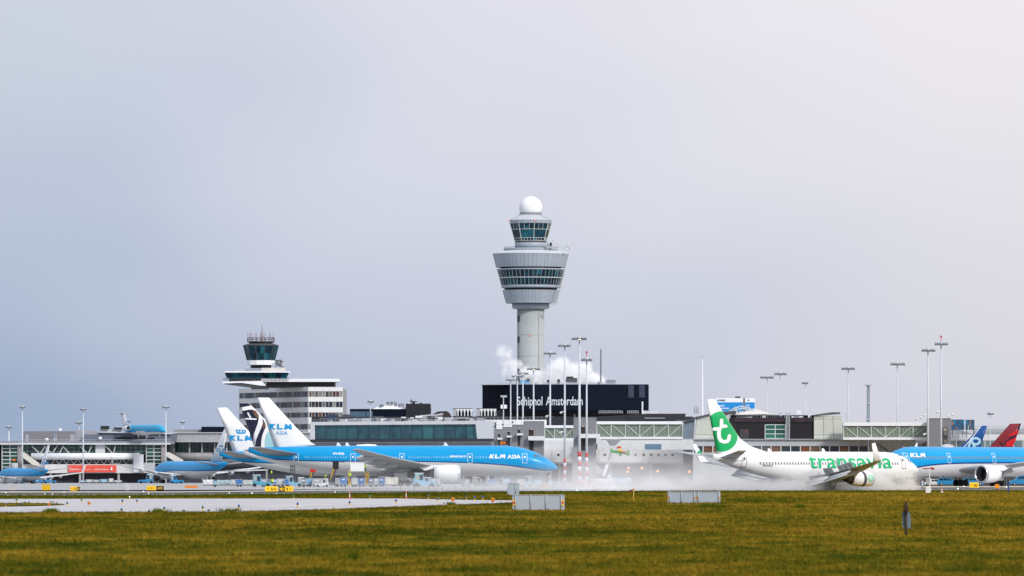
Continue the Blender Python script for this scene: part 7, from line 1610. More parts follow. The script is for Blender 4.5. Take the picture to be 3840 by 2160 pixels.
# low chain fence along the apron edge
t = thing('fence', 'very low wire fence with thin dark posts along the apron edge', 'fence', (X(1900, 900), 905, 0)); 
fp = [(1141+51.7*k, 1841.5-.0045*51.7*k*.55) for k in range(27)]
pts_ = []
for a, b in fp: p = G(a, b); pts_.append(p); MB().bar(p, p+Vector((0, 0, 15*p.y/F)), .035, n=5).build('fence_post', mat('weathered post', (.16,.16,.16), .8), t)
for hh in (14.5, 8):
    mb = MB()
    for p, q in zip(pts_, pts_[1:]): mb.bar(p+Vector((0, 0, hh*p.y/F)), q+Vector((0, 0, hh*q.y/F)), .012, n=3)
    mb.build('fence_wire', STEEL, t)
p0, p1 = pts_[0], pts_[1]; mb = MB(); mb.bar(p0+Vector((0, 0, 14*p0.y/F)), p0+Vector((1.1, 0, 6*p0.y/F)), .03, n=4); mb.build('fence_brace', STEEL, t)
# ---------------------------------------------------------------- right-hand small things
p = G(3480, 1848); Yc_ = p.y; t = thing('weather_cabinet', 'white instrument cabinet with a pole and a grey screened box on it', 'instrument', p)
pbox('cabinet', WHITE, t, 3471.5, 3490.5, 1824, 1848, Yc_, .5, zfloor=0); pbox('cabinet_door', OFFW, t, 3473, 3485, 1827, 1844, Yc_-.015, .01); MB().bar((X(3486.5, Yc_), Yc_+.3, 0), (X(3486.5, Yc_), Yc_+.3, Z(1760, Yc_)), .05).build('pole', WHITE, t)
pbox('instrument_box', mat('sensor grey', (.30,.31,.33), .6, var=.3, scale=4), t, 3472, 3486, 1795, 1806, Yc_+.1, .3); pbox('box_frame', WHITE, t, 3471, 3493, 1793.5, 1795, Yc_+.05, .45); pbox('side_box', WHITE, t, 3486.5, 3493, 1794, 1806, Yc_+.05, .3); mb = MB(); mb.bar((X(3490, Yc_), Yc_, Z(1836, Yc_)), (X(3497, Yc_), Yc_, Z(1836, Yc_)), .03); mb.build('tap', WHITE, t)
t = thing('wind_vane', 'dark red propeller wind vane on top of the white cabinet pole', 'wind vane', (X(3486, Yc_), Yc_+.3, Z(1760, Yc_))); DR = mat('vane red', (.30,.01,.012), .5)
mb = MB(); yv = Yc_+.3; mb.bar((X(3462, Yc_), yv, Z(1757, Yc_)), (X(3503, Yc_), yv, Z(1756, Yc_)), .045, .06, 8); mb.build('vane_body', DR, t)
mb = MB(); mb.prism([(X(3456, Yc_), Z(1756, Yc_)), (X(3470, Yc_), Z(1755, Yc_)), (X(3479, Yc_), Z(1761, Yc_)), (X(3466, Yc_), Z(1759, Yc_))], yv-.03, yv+.03); mb.build('nose', DR, t); mb = MB(); mb.prism([(X(3491, Yc_), Z(1759, Yc_)), (X(3505, Yc_), Z(1754.5, Yc_)), (X(3506, Yc_), Z(1758, Yc_)), (X(3498, Yc_), Z(1763, Yc_))], yv-.03, yv+.03); mb.prism([(X(3490, Yc_), Z(1751.5, Yc_)), (X(3497, Yc_), Z(1751.5, Yc_)), (X(3495, Yc_), Z(1757, Yc_)), (X(3492, Yc_), Z(1757, Yc_))], yv+.035, yv+.07); mb.build('tail_vane', DR, t)
p = G(3532.5, 1848); k = p.y/F; t = thing('traffic_cone', 'orange and white striped cone right of the white cabinet', 'traffic cone', p); hc = 19*k
for (a, b, ra, rb_, m_) in ((.10, .32, 4.2, 3.4, WHITE), (.32, .5, 3.4, 2.8, RED), (.5, .74, 2.8, 2.1, WHITE), (.74, 1, 2.1, 1.0, ORANGE)): MB().lathe([(ra*k, hc*a), (rb_*k, hc*b)], p, 12).build('cone_band', m_, t)
mb = MB(); mb.box(p.x-4.8*k, p.x+4.8*k, p.y-4.8*k, p.y+4.8*k, 0, hc*.1); mb.build('foot', WHITE, t)
Yo_ = 900; t = thing('marker_sign', 'small orange square sign on a short dark post, before the right main gear', 'sign', (X(3739, Yo_), Yo_, 0)); pbox('sign_face', mat('orange sign', (.85,.28,.01), .5, var=.15, scale=4), t, 3731, 3747, 1816, 1831, Yo_, .06); MB().bar((X(3739, Yo_), Yo_+.1, 0), (X(3739, Yo_), Yo_+.1, Z(1830, Yo_)), .06).build('post', DGREY, t)
Yo_ = GY(1847); t = thing('marker_post', 'slim dark blue post with a wider flat head at the right edge', 'marker post', (X(3781, Yo_), Yo_, 0)); BP = mat('post blue', (.01,.045,.26), .5); pbox('post', BP, t, 3779, 3783.5, 1806, 1847, Yo_, .08, zfloor=0); pbox('post_head', BP, t, 3777, 3784.5, 1807, 1819, Yo_-.03, .04)
for a, b, yt, yb, Y, m_, l in ((3417, 3422.5, 1807, 1822, 1130, CREAM, 'cream stub bollard beyond the white line'), (3454, 3464.5, 1803, 1817, 1160, mat('pale blue box', (.35,.43,.50), .5), 'pale blue grey box beyond the white line')):
    t = thing('bollard', l, 'bollard', (X((a+b)/2, Y), Y, 0)); mb = MB(); mb.lathe([((b-a)/2*Y/F, 0), ((b-a)/2*Y/F, Z(yt+2, Y)), ((b-a)/3*Y/F, Z(yt, Y))], (X((a+b)/2, Y), Y+.3, 0), 10 if a < 3430 else 4, a0=0 if a < 3430 else pi/4); mb.build('bollard_body', m_, t)
p = G(2375.5, 1884); k = p.y/F; t = thing('yellow_post', 'yellow post with a reddish round lamp on its left arm', 'light post', p)
MB().bar(p, p+Vector((0, 0, 50*k)), 2.1*k, 1.9*k, 8).build('post', mat('worn yellow', (.62,.42,.07), .6, var=.2, scale=6), t); MB().lathe([(3.2*k, 46*k), (3.4*k, 50*k), (2*k, 53*k)], p, 8).build('post_cap', mat('amber cap', (.75,.38,.03), .5), t)
mb = MB(); mb.bar(p+Vector((0, 0, 42*k)), p+Vector((-7*k, 0, 42*k)), 1.2*k); mb.build('arm', DGREY, t); mb = MB(); mb.lathe([(3*k, -5*k), (4.8*k, -4*k), (4.8*k, 4*k), (3*k, 5*k)], p+Vector((-9.5*k, 0, 43.5*k)), 12, 'x'); mb.build('lamp_drum', mat('rusty drum', (.20,.07,.05), .7, var=.3), t); mb = MB(); mb.bar(p+Vector((-1.5*k, -2*k, 47*k)), p+Vector((-1.5*k, -2*k, 28*k)), .9*k); mb.build('cable', SIGNK, t)
# ---------------------------------------------------------------- hawk on the post
p = G(3397, 2007); k = p.y/F; Yh = p.y
t = thing('signpost', 'weathered round post with a small grey plate seen from behind, the hawk sits on it', 'signpost', p)
WOOD = mat('weathered wood', (.045,.045,.028), .9, var=.35, scale=6, stretch=(1,1,.2)); zt2 = Z(1922, Yh)
mb = MB(); mb.lathe([(5.0*k, -.05), (5.0*k, zt2*.5), (4.8*k, zt2), (3.8*k, zt2+.01)], p, 14); mb.build('post', WOOD, t)
mb = MB(); mb.prism([(X(3384, Yh), Z(1981, Yh)), (X(3384, Yh), Z(1921, Yh)), (X(3388, Yh), Z(1917, Yh)), (X(3405, Yh), Z(1917, Yh)), (X(3411, Yh), Z(1922, Yh)), (X(3415, Yh), Z(1934, Yh)), (X(3416, Yh), Z(1981, Yh))], Yh+.05, Yh+.065); mb.build('plate', mat('plate grey', (.13,.18,.24), .5, var=.08, scale=3), t)
mb = MB(); mb.box(X(3385.5, Yh), X(3390, Yh), Yh+.04, Yh+.049, Z(1979, Yh), Z(1973, Yh)); mb.build('sticker', mat('pale sticker', (.6,.35,.32), .6), t)
bd = thing('hawk', 'brown mottled bird of prey perched upright on the post, back to the camera', 'bird', (p.x, Yh, zt2))
def skin(name, verts, edges, radii, m, parent=None, sub=2, root=0, loc=None):
    me = bpy.data.meshes.new('s'); me.from_pydata(verts, edges, []); ob = bpy.data.objects.new('s', me); COL.objects.link(ob)
    md = ob.modifiers.new('k', 'SKIN'); md.use_smooth_shade = True; sd = ob.modifiers.new('u', 'SUBSURF'); sd.levels = sub; sd.render_levels = sub
    for i, r in enumerate(radii): me.skin_vertices[0].data[i].radius = r if isinstance(r, tuple) else (r, r); me.skin_vertices[0].data[i].use_root = (i == root)
    dg = bpy.context.evaluated_depsgraph_get(); nm = bpy.data.meshes.new_from_object(ob.evaluated_get(dg)); bpy.data.objects.remove(ob); bpy.data.meshes.remove(me); nm.name = name
    nm.materials.clear(); o = link(name, nm, m, parent); 
    if loc is not None: o.location = loc
    return o
FEA = mat('mottled brown plumage', (.012,.007,.005), .85, var=.4, scale=22, stretch=(1,1,.5), col2=(.075,.032,.016)); FED = mat('dark plumage', (.010,.007,.006), .9, var=.4, scale=20)
b0 = Vector((0, 0, 0)); u = .001*1000*k  # metres per photo pixel at the post
bm_ = MB(); prb = [(.01,-3),(4,-2),(6.5,1),(8.6,6),(9.8,13),(9.6,19),(8.2,25),(6.2,30),(4.6,33.5),(4.0,35.5),(4.5,38),(4.3,40.5),(2.8,42.8),(.01,43.6)]
bm_.lathe([(r*u, h*u) for r, h in prb], (0, 0, 0), 16, 'z', False, True, ex=.85); bm_.v = [(v[0]+(.9*u if v[2] > 32*u else v[2]*.028), v[1], v[2]) for v in bm_.v]; bm_.build('bird_body', FEA, bd, world=False)
for sd in (-1, 1):
    w = MB(); w.lathe([(.01, -5*u), (2.0*u, 0), (3.6*u, 8*u), (4.4*u, 17*u), (3.6*u, 25*u), (.01, 30*u)], (0, 0, 0), 10, 'z', False, True, ex=.8); w.v = [(v[0]+sd*(5.9*u-abs(v[2]-14*u)*.08), v[1]-4.2*u, v[2]) for v in w.v]; w.build('folded_wing', FEA, bd, world=False)
tl_ = MB(); tl_.prism([(-5.5*u, -9*u), (-7.5*u, 1*u), (-5*u, 7*u), (5*u, 7*u), (6.5*u, 1*u), (4.5*u, -8*u), (-1*u, -10*u)], -8.4*u, -5.2*u); tl_.build('tail_feathers', FED, bd, world=False)
bk = MB(); bk.bar((4.2*u, .02, 38.6*u), (6.4*u, .035, 37.0*u), 1.1*u, .2*u, 6); bk.build('beak', SIGNK, bd, world=False)
for sd in (-1, 1):
    ft = MB(); ft.bar((sd*3*u, .01, 3*u), (sd*3*u, .0, 0), 1.1*u, .9*u, 6)
    for a in (-.6, 0, .6): ft.bar((sd*3*u, 0, .3*u), (sd*3*u+sin(a)*3*u, -cos(a)*3*u, .1*u), .6*u, .4*u, 5)
    ft.build('foot', mat('bird foot', (.30,.22,.03), .6), bd, world=False)
    ey = MB(); ey.lathe([(.01, -.6*u), (.7*u, 0), (.01, .6*u)], (.9*u+sd*3.9*u, 1.2*u, 39.4*u), 8); ey.build('eye', SIGNK, bd, world=False)
# ---------------------------------------------------------------- ground crew
SK = mat('skin', (.45,.28,.20), .6); TRO = mat('dark trousers', (.02,.025,.05), .8, var=.2)
def person(loc, label, vest=HIVIS, rz=0, arm=0):
    t = thing('person', label, 'person', loc, 'ground crew in lime vests', rz)
    if 'person' not in _shared:
        V = [(0,0,.98), (0,0,1.18), (0,.02,1.42), (0,.02,1.52), (0,0,1.66), (.10,0,.92), (.12,.03,.5), (.12,-.02,.08), (.12,.10,.03), (-.10,0,.92), (-.13,-.03,.5), (-.13,.02,.08), (-.13,.14,.03),
             (.19,.01,1.42), (.25,.05,1.14), (.24,.18,.95), (-.19,.01,1.42), (-.26,.03,1.14), (-.25,.12,.92)]
        E = [(0,1),(1,2),(2,3),(3,4),(0,5),(5,6),(6,7),(7,8),(0,9),(9,10),(10,11),(11,12),(2,13),(13,14),(14,15),(2,16),(16,17),(17,18)]
        Rr = [(.15,.10),(.15,.10),(.17,.11),.055,.10,.09,.065,.045,.035,.09,.065,.045,.035,.06,.045,.035,.06,.045,.035]
        o = skin('body', V, E, Rr, TRO, None, 1, 0); _shared['person'] = o.data; bpy.data.objects.remove(o)
        mb = MB(); mb.lathe([(.175, .95), (.185, 1.15), (.20, 1.38), (.17, 1.47), (.07, 1.50)], (0, .01, 0), 14, 'z', False, True, ex=.72); 
        for sd in (-1, 1): mb.bar((sd*.18, .01, 1.44), (sd*.26, .05, 1.14), .075, .06, 8)
        o = mb.build('vest', HIVIS, None, world=False); _shared['vest'] = o.data; bpy.data.objects.remove(o)
        mb = MB(); mb.lathe([(.01, 1.545), (.075, 1.58), (.095, 1.66), (.085, 1.74), (.01, 1.785)], (0, .0, 0), 12); mb.bar((0, .09, 1.65), (0, .12, 1.64), .02); o = mb.build('head', SK, None, world=False); _shared['head'] = o.data; bpy.data.objects.remove(o)
        mb = MB(); mb.lathe([(.105, 1.69), (.10, 1.76), (.01, 1.81)], (0, -.01, 0), 12); o = mb.build('hair', SIGNK, None, world=False); _shared['hair'] = o.data; bpy.data.objects.remove(o)
    for nm in ('person', 'vest', 'head', 'hair'):
        o = bpy.data.objects.new('body' if nm == 'person' else nm, _shared[nm]); COL.objects.link(o); o.parent = t
    return t
for i, (a, ft, Y, l) in enumerate(((1021, 1818, 1290, 'person in a lime vest standing by the container right of the pale blue tractor'), (1158, 1821, 1270, 'person with a broad lime jacket facing away beside the line of blue containers'), (1221, 1808, 1290, 'person in a lime vest half hidden behind the white tug near the belt loader'), (1312, 1803, 1285, 'person in a lime vest between two blue containers at the cargo door'),
                                   (1018, 1793, 1340, 'person in a lime vest up on the platform under the dark-tailed aircraft'), (1370, 1772, 1296, 'person in a lime vest high on the ladder platform beside the open cargo door'), (3535, 1800, 1405, 'person in a lime vest by the blue car'))):
    person((X(a, Y), Y, max(0, Z(ft, Y)) if ft < 1812 else 0), l, rz=i*1.1)
# ---------------------------------------------------------------- cargo line, vehicles and steps under the big aircraft
def P3(px, Y, z=0): return Vector((X(px, Y), Y, z))
def cargo_container(px0, px1, yt, Y, label, m, slant=False, grp='air cargo containers in line'):
    x0, x1 = X(px0, Y), X(px1, Y); z0 = .5; z1 = Z(yt, Y); t = thing('cargo_container', label, 'cargo container', ((x0+x1)/2, Y, 0), grp); d = 1.55; mb = MB()
    if slant: mb.prism([(x0, z1), (x0, z0+.5), (x0+.4, z0), (x1, z0), (x1, z1)], Y, Y+d)
    else: mb.box(x0, x1, Y, Y+d, z0, z1)
    mb.build('container_shell', m, t); mb = MB(); e = .05
    for a in (x0, x1-e): mb.box(a, a+e, Y-.03, Y, z0, z1)
    mb.box(x0, x1, Y-.034, Y-.001, z1-e, z1+.01); mb.box(x0, x1, Y-.034, Y-.001, z0, z0+e); mb.build('edge_frame', STEEL, t)
    mb = MB(); mb.box(x0-.1, x1+.1, Y-.1, Y+d+.1, .32, .46); mb.build('dolly_deck', DGREY, t)
    for a in (x0+.35, x1-.35):
        mb = MB(); vs = []; 
        for h in (-.08, .08):
            for i in range(10): q = 2*pi*i/10; vs.append((a+cos(q)*.2, Y+.1+h, .2+sin(q)*.2))
        mb.add(vs, [(i, (i+1) % 10, 10+(i+1) % 10, 10+i) for i in range(10)]+[tuple(range(10)), tuple(range(19, 9, -1))]); mb.build('wheel', RUBBER, t)
    if random.random() < .6: mb = MB(); xm = (x0+x1)/2; mb.box(xm-.3, xm+.3, Y-.045, Y-.035, z1-.5, z1-.25); mb.build('label_plate', OFFW, t)
    return t
WRAP = mat('plastic wrapped cargo', (.34,.42,.44), .35, var=.5, scale=2.2, col2=(.62,.62,.58), bump=.6); WRAPW = mat('white wrapped cargo', (.66,.67,.68), .4, var=.15, scale=2, bump=.6); WRAPB = mat('blue green wrapped cargo', (.20,.38,.43), .35, var=.4, scale=2, col2=(.45,.50,.48), bump=.6)
def wrapped_pallet(px0, px1, yt, Y, label, m):
    x0, x1 = X(px0, Y), X(px1, Y); z1 = Z(yt, Y); t = thing('wrapped_pallet', label, 'cargo pallet', ((x0+x1)/2, Y, 0), 'wrapped cargo pallets'); r = random.Random(px0); nx, nz = 6, 4; mb = MB(); vs = []; fs = []
    def jit(x, y, z): return (x+(r.random()-.5)*.12, y+(r.random()-.5)*.16, z+(r.random()-.5)*.12)
    for yy in (Y, Y+1.5):
        for j in range(nz+1):
            for i in range(nx+1): vs.append(jit(x0+(x1-x0)*i/nx, yy, .52+(z1-.52)*j/nz))
    q = (nx+1)*(nz+1)
    for b in (0, q):
        for j in range(nz):
            for i in range(nx): s0 = b+j*(nx+1)+i; fs.append((s0, s0+1, s0+nx+2, s0+nx+1))
    for j in range(nz): 
        for i in (0, nx): s0 = j*(nx+1)+i; fs.append((s0, s0+nx+1, s0+nx+1+q, s0+q))
    for i in range(nx): 
        for j in (0, nz): s0 = j*(nx+1)+i; fs.append((s0, s0+1, s0+1+q, s0+q))
    mb.add(vs, fs, False); mb.build('wrapped_load', m, t); mb = MB(); mb.box(x0-.05, x1+.05, Y-.1, Y+1.6, .3, .46); mb.build('dolly_deck', DGREY, t)
    return t
Yg = 1225
wrapped_pallet(761, 799, 1799, Yg, 'white wrapped pallet with a dark scribble, first of the cargo line', WRAPW)
wrapped_pallet(813, 865, 1800, Yg, 'wide shiny plastic wrapped pallet second in the cargo line', WRAPB); wrapped_pallet(866, 883, 1799, Yg, 'narrow grey wrapped pallet left of the blue container', WRAP)
wrapped_pallet(911, 953, 1800, Yg, 'wrapped pallet between the blue container and the pale blue tractor', WRAP)
cargo_container(800, 812, 1803, Yg, 'small white container with a black mark, between two wrapped pallets', PALEB)
cargo_container(884, 909, 1797, Yg, 'plain blue container topped with a white load, left of the pale blue tractor', BLUEV)
CN = [mat('container grey', (.36,.38,.40), .5, var=.15, scale=1.2), mat('container silver', (.48,.50,.52), .4, var=.15, scale=1.2), BLUEV, PALEB, mat('container slate', (.16,.19,.24), .6, var=.2)]
desc2 = ['silver', 'silver', 'blue', 'pale blue', 'slate grey']
cl_ = [(978,1000,1796,0,'behind the pale blue tractor hood'),(1001,1013,1798,4,'narrow, left of the first lime-vested worker'),(1026,1036,1797,2,'narrow, right of the first lime-vested worker'),(1038,1066,1795,1,'with a bright label, left of the plain blue one'),(1067,1083,1796,2,'beside the thin nose leg of a parked aircraft'),(1130,1146,1795,4,'dark, left of the broad lime jacket worker'),(1147,1170,1794,3,'behind the broad lime jacket worker'),(1172,1204,1794,0,'before the row of tugs'),(1205,1222,1795,1,'left of the belt loader foot'),
       (1257,1273,1792,0,'right of the belt loader foot'),(1274,1301,1791,2,'bright blue under the rear fuselage'),(1318,1341,1793,1,'below the open cargo door'),(1343,1369,1792,2,'under the ladder platform'),(1382,1400,1794,4,'right of the yellow ladder'),(1402,1419,1793,0,'left of the next blue one'),(1420,1443,1792,2,'below the wing root'),(1545,1563,1794,3,'right of the main wheels'),(1618,1634,1793,0,'with a white top stripe, left of the engine'),(1636,1651,1794,1,'slanted, partly behind the engine'),
       (1730,1743,1796,4,'dark, just right of the engine'),(1745,1760,1797,0,'near the brown bundle'),(1790,1806,1796,1,'in the mist right of the engine'),(1830,1858,1797,2,'blue, in the mist under the titles'),(1884,1912,1794,3,'pale, in the mist before the nose leg'),(1940,1964,1798,1,'pale, in the mist below the front door'),(2004,2029,1800,3,'sky blue, beneath the nose'),(2056,2070,1802,3,'sky blue, right of the sandy box'),(2072,2120,1804,4,'long dark, veiled by spray right of the nose')]
for a, b, yt, ci, l in cl_: cargo_container(a, b, yt, Yg+random.random()*6, f'{desc2[ci]} cargo container {l}', CN[ci], slant=(ci in (1,) and b-a < 20))
wrapped_pallet(1445, 1492, 1790, Yg, 'cream wrapped pallet left of the main wheels', mat('cream wrap', (.58,.55,.50), .5, var=.15, scale=1.5, bump=.5))
# tow tractor with cab
def tractor(px, Y, label, m, flip=1, s=1.0):
    t = thing('tow_tractor', label, 'tow tractor', P3(px, Y), 'airport tow tractors'); x = X(px, Y)
    def bx(n, m_, a, b, z0, z1, y0=0, y1=1.5): mb = MB(); mb.box(x+a*s*flip, x+b*s*flip, Y+y0, Y+y1, z0*s, z1*s); return mb.build(n, m_, t)
    mb = MB(); mb.prism([(x+a*flip*s, z*s) for a, z in ((-1.2,.35),(-1.2,1.0),(.1,1.0),(.25,1.0),(2.2,.95),(2.5,.75),(2.5,.35))], Y, Y+1.5); mb.build('body', m, t)
    mb = MB(); mb.prism([(x+a*flip*s, z*s) for a, z in ((-1.15,1.0),(-1.05,2.25),(.25,2.25),(.55,1.0))], Y+.08, Y+1.42); mb.build('cab', m, t)
    for a, b in ((-.95, -.35), (-.28, .28)): bx('cab_window', GLASSD if b > 0 else mat('cab pane', (.35,.38,.36), .2), a, b, 1.15, 2.05, .05, .09)
    bx('cab_roof', WHITE, -1.15, .35, 2.25, 2.35, .0, 1.5)
    for a in (-.75, 1.75):
        mb = MB(); vs = []
        for h in (-.03, .3):
            for i in range(12): q = 2*pi*i/12; vs.append((x+(a+cos(q)*.36)*s*flip, Y+h, (.36+sin(q)*.36)*s))
        mb.add(vs, [(i, (i+1) % 12, 12+(i+1) % 12, 12+i) for i in range(12)]+[tuple(range(12)), tuple(range(23, 11, -1))]); mb.build('wheel', RUBBER, t)
    return t
CYB = mat('tractor sky blue', (.09,.32,.46), .45, var=.12)
tractor(970, 1215, 'sky blue tow tractor with boxy cab in the cargo line, bonnet right', CYB); tractor(1092, 1230, 'pale blue tractor by the nose leg behind the long sign', PALEB, s=.9); tractor(1215, 1218, 'low whitish tug beside the belt loader', OFFW, -1, .7)
tractor(1580, 1222, 'sky blue equipment truck right of the main wheels', PALEB, 1, 1.15); tractor(1600, 1240, 'second pale blue tug behind the equipment truck', PALEB, -1, .8); tractor(1795, 1228, 'dark tug with brown bundle in the mist right of the engine', DGREY, 1, .8); tractor(1975, 1235, 'blue grey tug in the mist beneath the front door', PALEB, -1, .9)
tractor(180, 1985, 'blue equipment tractor under the left tail', _mats.get('equipment blue') or mat('equipment blue', (.03,.20,.42), .6, var=.35, scale=.8), 1, 1.0); tractor(555, 1960, 'bright blue equipment truck beneath the engine of the left widebody', mat('equipment blue', (.03,.20,.42), .6, var=.35, scale=.8), -1, 1.25); tractor(655, 1970, 'small blue tug below the left widebody belly', BLUEG, 1, 1.1); tractor(1015+120, 1250, 'pale tug with red beacon near the dark boarding ramp', CN[1], 1, .8)
for i, (a, b, c, m_) in enumerate(((300, 318, 1811, PALEB), (322, 346, 1808, WRAP), (349, 372, 1809, CN[0]), (376, 402, 1807, PALEB), (408, 424, 1804, CREAM), (428, 455, 1811, CN[1]), (20, 60, 1806, CN[4]), (62, 84, 1803, CN[4]), (120, 160, 1808, BLUEG))):
    cargo_container(a, b, c-10, 1930+i, 'dolly load by the left pier, ' + ['pale blue one nearest the red billboard middle', 'wrapped second from left', 'silver, third from left', 'pale blue, fourth from left', 'cream tall load', 'silver, rightmost of the row', 'dark bundle under the left fuselage', 'dark narrow bundle by the blue steps', 'bright blue low load right of the steps'][i], m_, grp='dolly loads by the left pier')
# belt loader and dark boarding ramp
def ramp(label, pts, Y, m, w=1.3, rails=YELLOW, head=None, name='belt_loader'):
    t = thing(name, label, 'belt loader' if name == 'belt_loader' else 'boarding steps', P3(pts[0][0], Y)); a, b = [Vector((X(p[0], Y), Y, Z(p[1], Y))) for p in pts]; d = (b-a).normalized(); n = Vector((-d.z, 0, d.x))*.35
    mb = MB(); mb.hexa([a-n, b-n, b-n+Vector((0, w, 0)), a-n+Vector((0, w, 0)), a+n, b+n, b+n+Vector((0, w, 0)), a+n+Vector((0, w, 0))]); mb.build('belt', m, t)
    mb = MB(); up = Vector((0, 0, .9))
    for yy in (-.05, w+.05):
        o = Vector((0, yy, 0)); mb.bar(a+o+up*.6+d*1, b+o+up, .05)
        for k in range(5): q = a+(b-a)*(.2+.2*k); mb.bar(q+o, q+o+up, .04)
    mb.build('handrail', rails, t); mb = MB(); mb.box(a.x-1.2, a.x+1.8, Y-.1, Y+w+.1, .35, .9); mb.build('chassis', m if m is not DGREY else MGREY, t)
    for xx in (-.8, 1.4):
        mb = MB(); mb.lathe([(.33, -.12), (.33, .12)], (a.x+xx, Y-.1, .33), 12, 'z'); mb.v = [(a.x+xx+(v[0]-a.x-xx), Y-.1+(v[2]-.33), .33+(v[1]-Y+.1)) for v in mb.v]; mb.build('wheel', RUBBER, t)
    if head: mb = MB(); mb.box(b.x-.5, b.x+.7, Y-.1, Y+w, b.z-.1, b.z+1.5); mb.build('head_box', head, t)
    return t
ramp('dark belt loader slanting up to the rear hold of the big blue aircraft', ((1236, 1812), (1257, 1757)), 1290, DGREY, head=BLACK)
ramp('dark ramp with red head and yellow rails under the rear fuselage', ((1162, 1805), (1172, 1768)), 1330, DGREY, head=RED)
ramp('bright sky blue boarding steps under the left narrowbody tail', ((64, 1824), (108, 1796)), 1950, mat('steps blue', (.03,.30,.58), .5), 2.2, mat('steps blue rail', (.03,.28,.55), .5), name='boarding_steps')
t = thing('ladder_platform', 'yellow scissor ladder platform beside the open cargo door', 'ladder platform', P3(1375, 1292)); mb = MB()
for a in (1371, 1377, 1383): mb.bar(P3(a, 1292, .2), P3(a, 1292, Z(1772, 1292)), .06, n=5)
for k in range(9): mb.bar(P3(1371, 1292, .4+k*.32), P3(1377, 1292, .4+k*.32), .045, n=4)
for p in (1772, 1780): mb.bar(P3(1369, 1292, Z(p, 1292)), P3(1385, 1292, Z(p, 1292)), .06, n=4)
mb.build('ladder_frame', YELLOW, t); mb = MB(); x = X(1377, 1292); mb.box(x-.6, x+.7, 1291.6, 1293, .15, .4); mb.build('base', MGREY, t)
t = thing('cargo_loader', 'yellow framed lift holding the open cargo hold platform', 'cargo loader', P3(1311, 1286)); mb = MB()
for a in (1308, 1314): mb.bar(P3(a, 1286, .1), P3(a, 1286, Z(1768, 1286)), .08, n=5)
for k in range(6): mb.bar(P3(1308, 1286, .6+k*.5), P3(1314, 1286, .9+k*.5), .05, n=4)
mb.build('lift_frame', YELLOW, t); mb = MB(); mb.box(X(1300, 1286), X(1368, 1286), 1286.4, 1289, Z(1770, 1286), Z(1768.5, 1286)); mb.build('platform', LGREY, t)
# tall tail stand (nose leg of the white aircraft behind)
t = thing('tail_stand', 'thin dark braced stand beneath the rear of the parked white aircraft', 'support stand', P3(1097, 1380)); mb = MB()
for a, b in ((1090, 1088), (1104, 1108), (1097, 1097)): mb.bar(P3(b, 1380, 0), P3(a, 1380, Z(1742, 1380)), .10, n=5)
for k in range(5): mb.bar(P3(1088, 1380, .8+k*.8), P3(1107, 1380, 1.3+k*.8), .05, n=4); mb.bar(P3(1107, 1380, .8+k*.8), P3(1088, 1380, 1.3+k*.8), .05, n=4)
mb.build('stand_frame', DGREY, t)
# cherry picker
Yk2 = 1440; t = thing('cherry_picker', 'green and red lift basket on a long slanting white boom over the spray', 'lift truck', P3(2262, Yk2)); G2 = mat('lift green', (.03,.30,.05), .5, var=.15)
def B2(name, m, pairs, r=.1):
    mb = MB()
    for (a, b, c, d) in pairs: mb.bar((X(a, Yk2), Yk2, Z(b, Yk2)), (X(c, Yk2), Yk2, Z(d, Yk2)), r, n=6)
    return mb.build(name, m, t)
B2('lower_boom', WHITE, ((2262, 1784, 2278, 1742),), .42); B2('upper_boom', mat('boom steel', (.40,.36,.36), .5, var=.2), ((2276, 1746, 2292, 1694),), .26); B2('boom_post', STEEL, ((2294, 1735, 2295, 1695),), .15)
B2('basket_frame', G2, ((2292, 1694, 2358, 1703), (2292, 1690, 2345, 1697), (2290, 1684, 2296, 1697), (2355, 1688, 2360, 1706)), .2); B2('basket_rail', mat('rail pale', (.50,.55,.48), .5), ((2294, 1680, 2356, 1680), (2294, 1680, 2294, 1694), (2356, 1680, 2358, 1700), (2316, 1676, 2316, 1694), (2336, 1680, 2336, 1697)), .07)
pbox('control_box', RED, t, 2314, 2329, 1674, 1681, Yk2-.3, .8); pbox('yellow_box', YELLOW, t, 2319, 2332, 1684, 1692, Yk2-.4, .8); pbox('red_strut', RED, t, 2328, 2350, 1693, 1697, Yk2-.35, .3)
for a, b in ((2327, 1705), (2355, 1704)): mb = MB(); mb.lathe([(.01, -.35), (.32, -.2), (.32, .2), (.01, .35)], (X(a, Yk2), Yk2-.2, Z(b, Yk2)), 10); mb.build('green_drum', G2, t)
mb = MB(); x = X(2258, Yk2); mb.box(x-2.6, x+2.4, Yk2-1, Yk2+1.2, .5, 1.6); mb.build('truck_body', WHITE, t); mb = MB(); mb.prism([(x+1.2, 1.6), (x+1.2, 2.5), (x+2.1, 2.5), (x+2.4, 1.6)], Yk2-.95, Yk2+1.1); mb.build('cab', OFFW, t)
for dx in (-1.8, 1.6):
    mb = MB(); mb.bar((x+dx, Yk2-1.15, .5), (x+dx, Yk2-.85, .5), .5, n=14); mb.build('wheel', RUBBER, t)
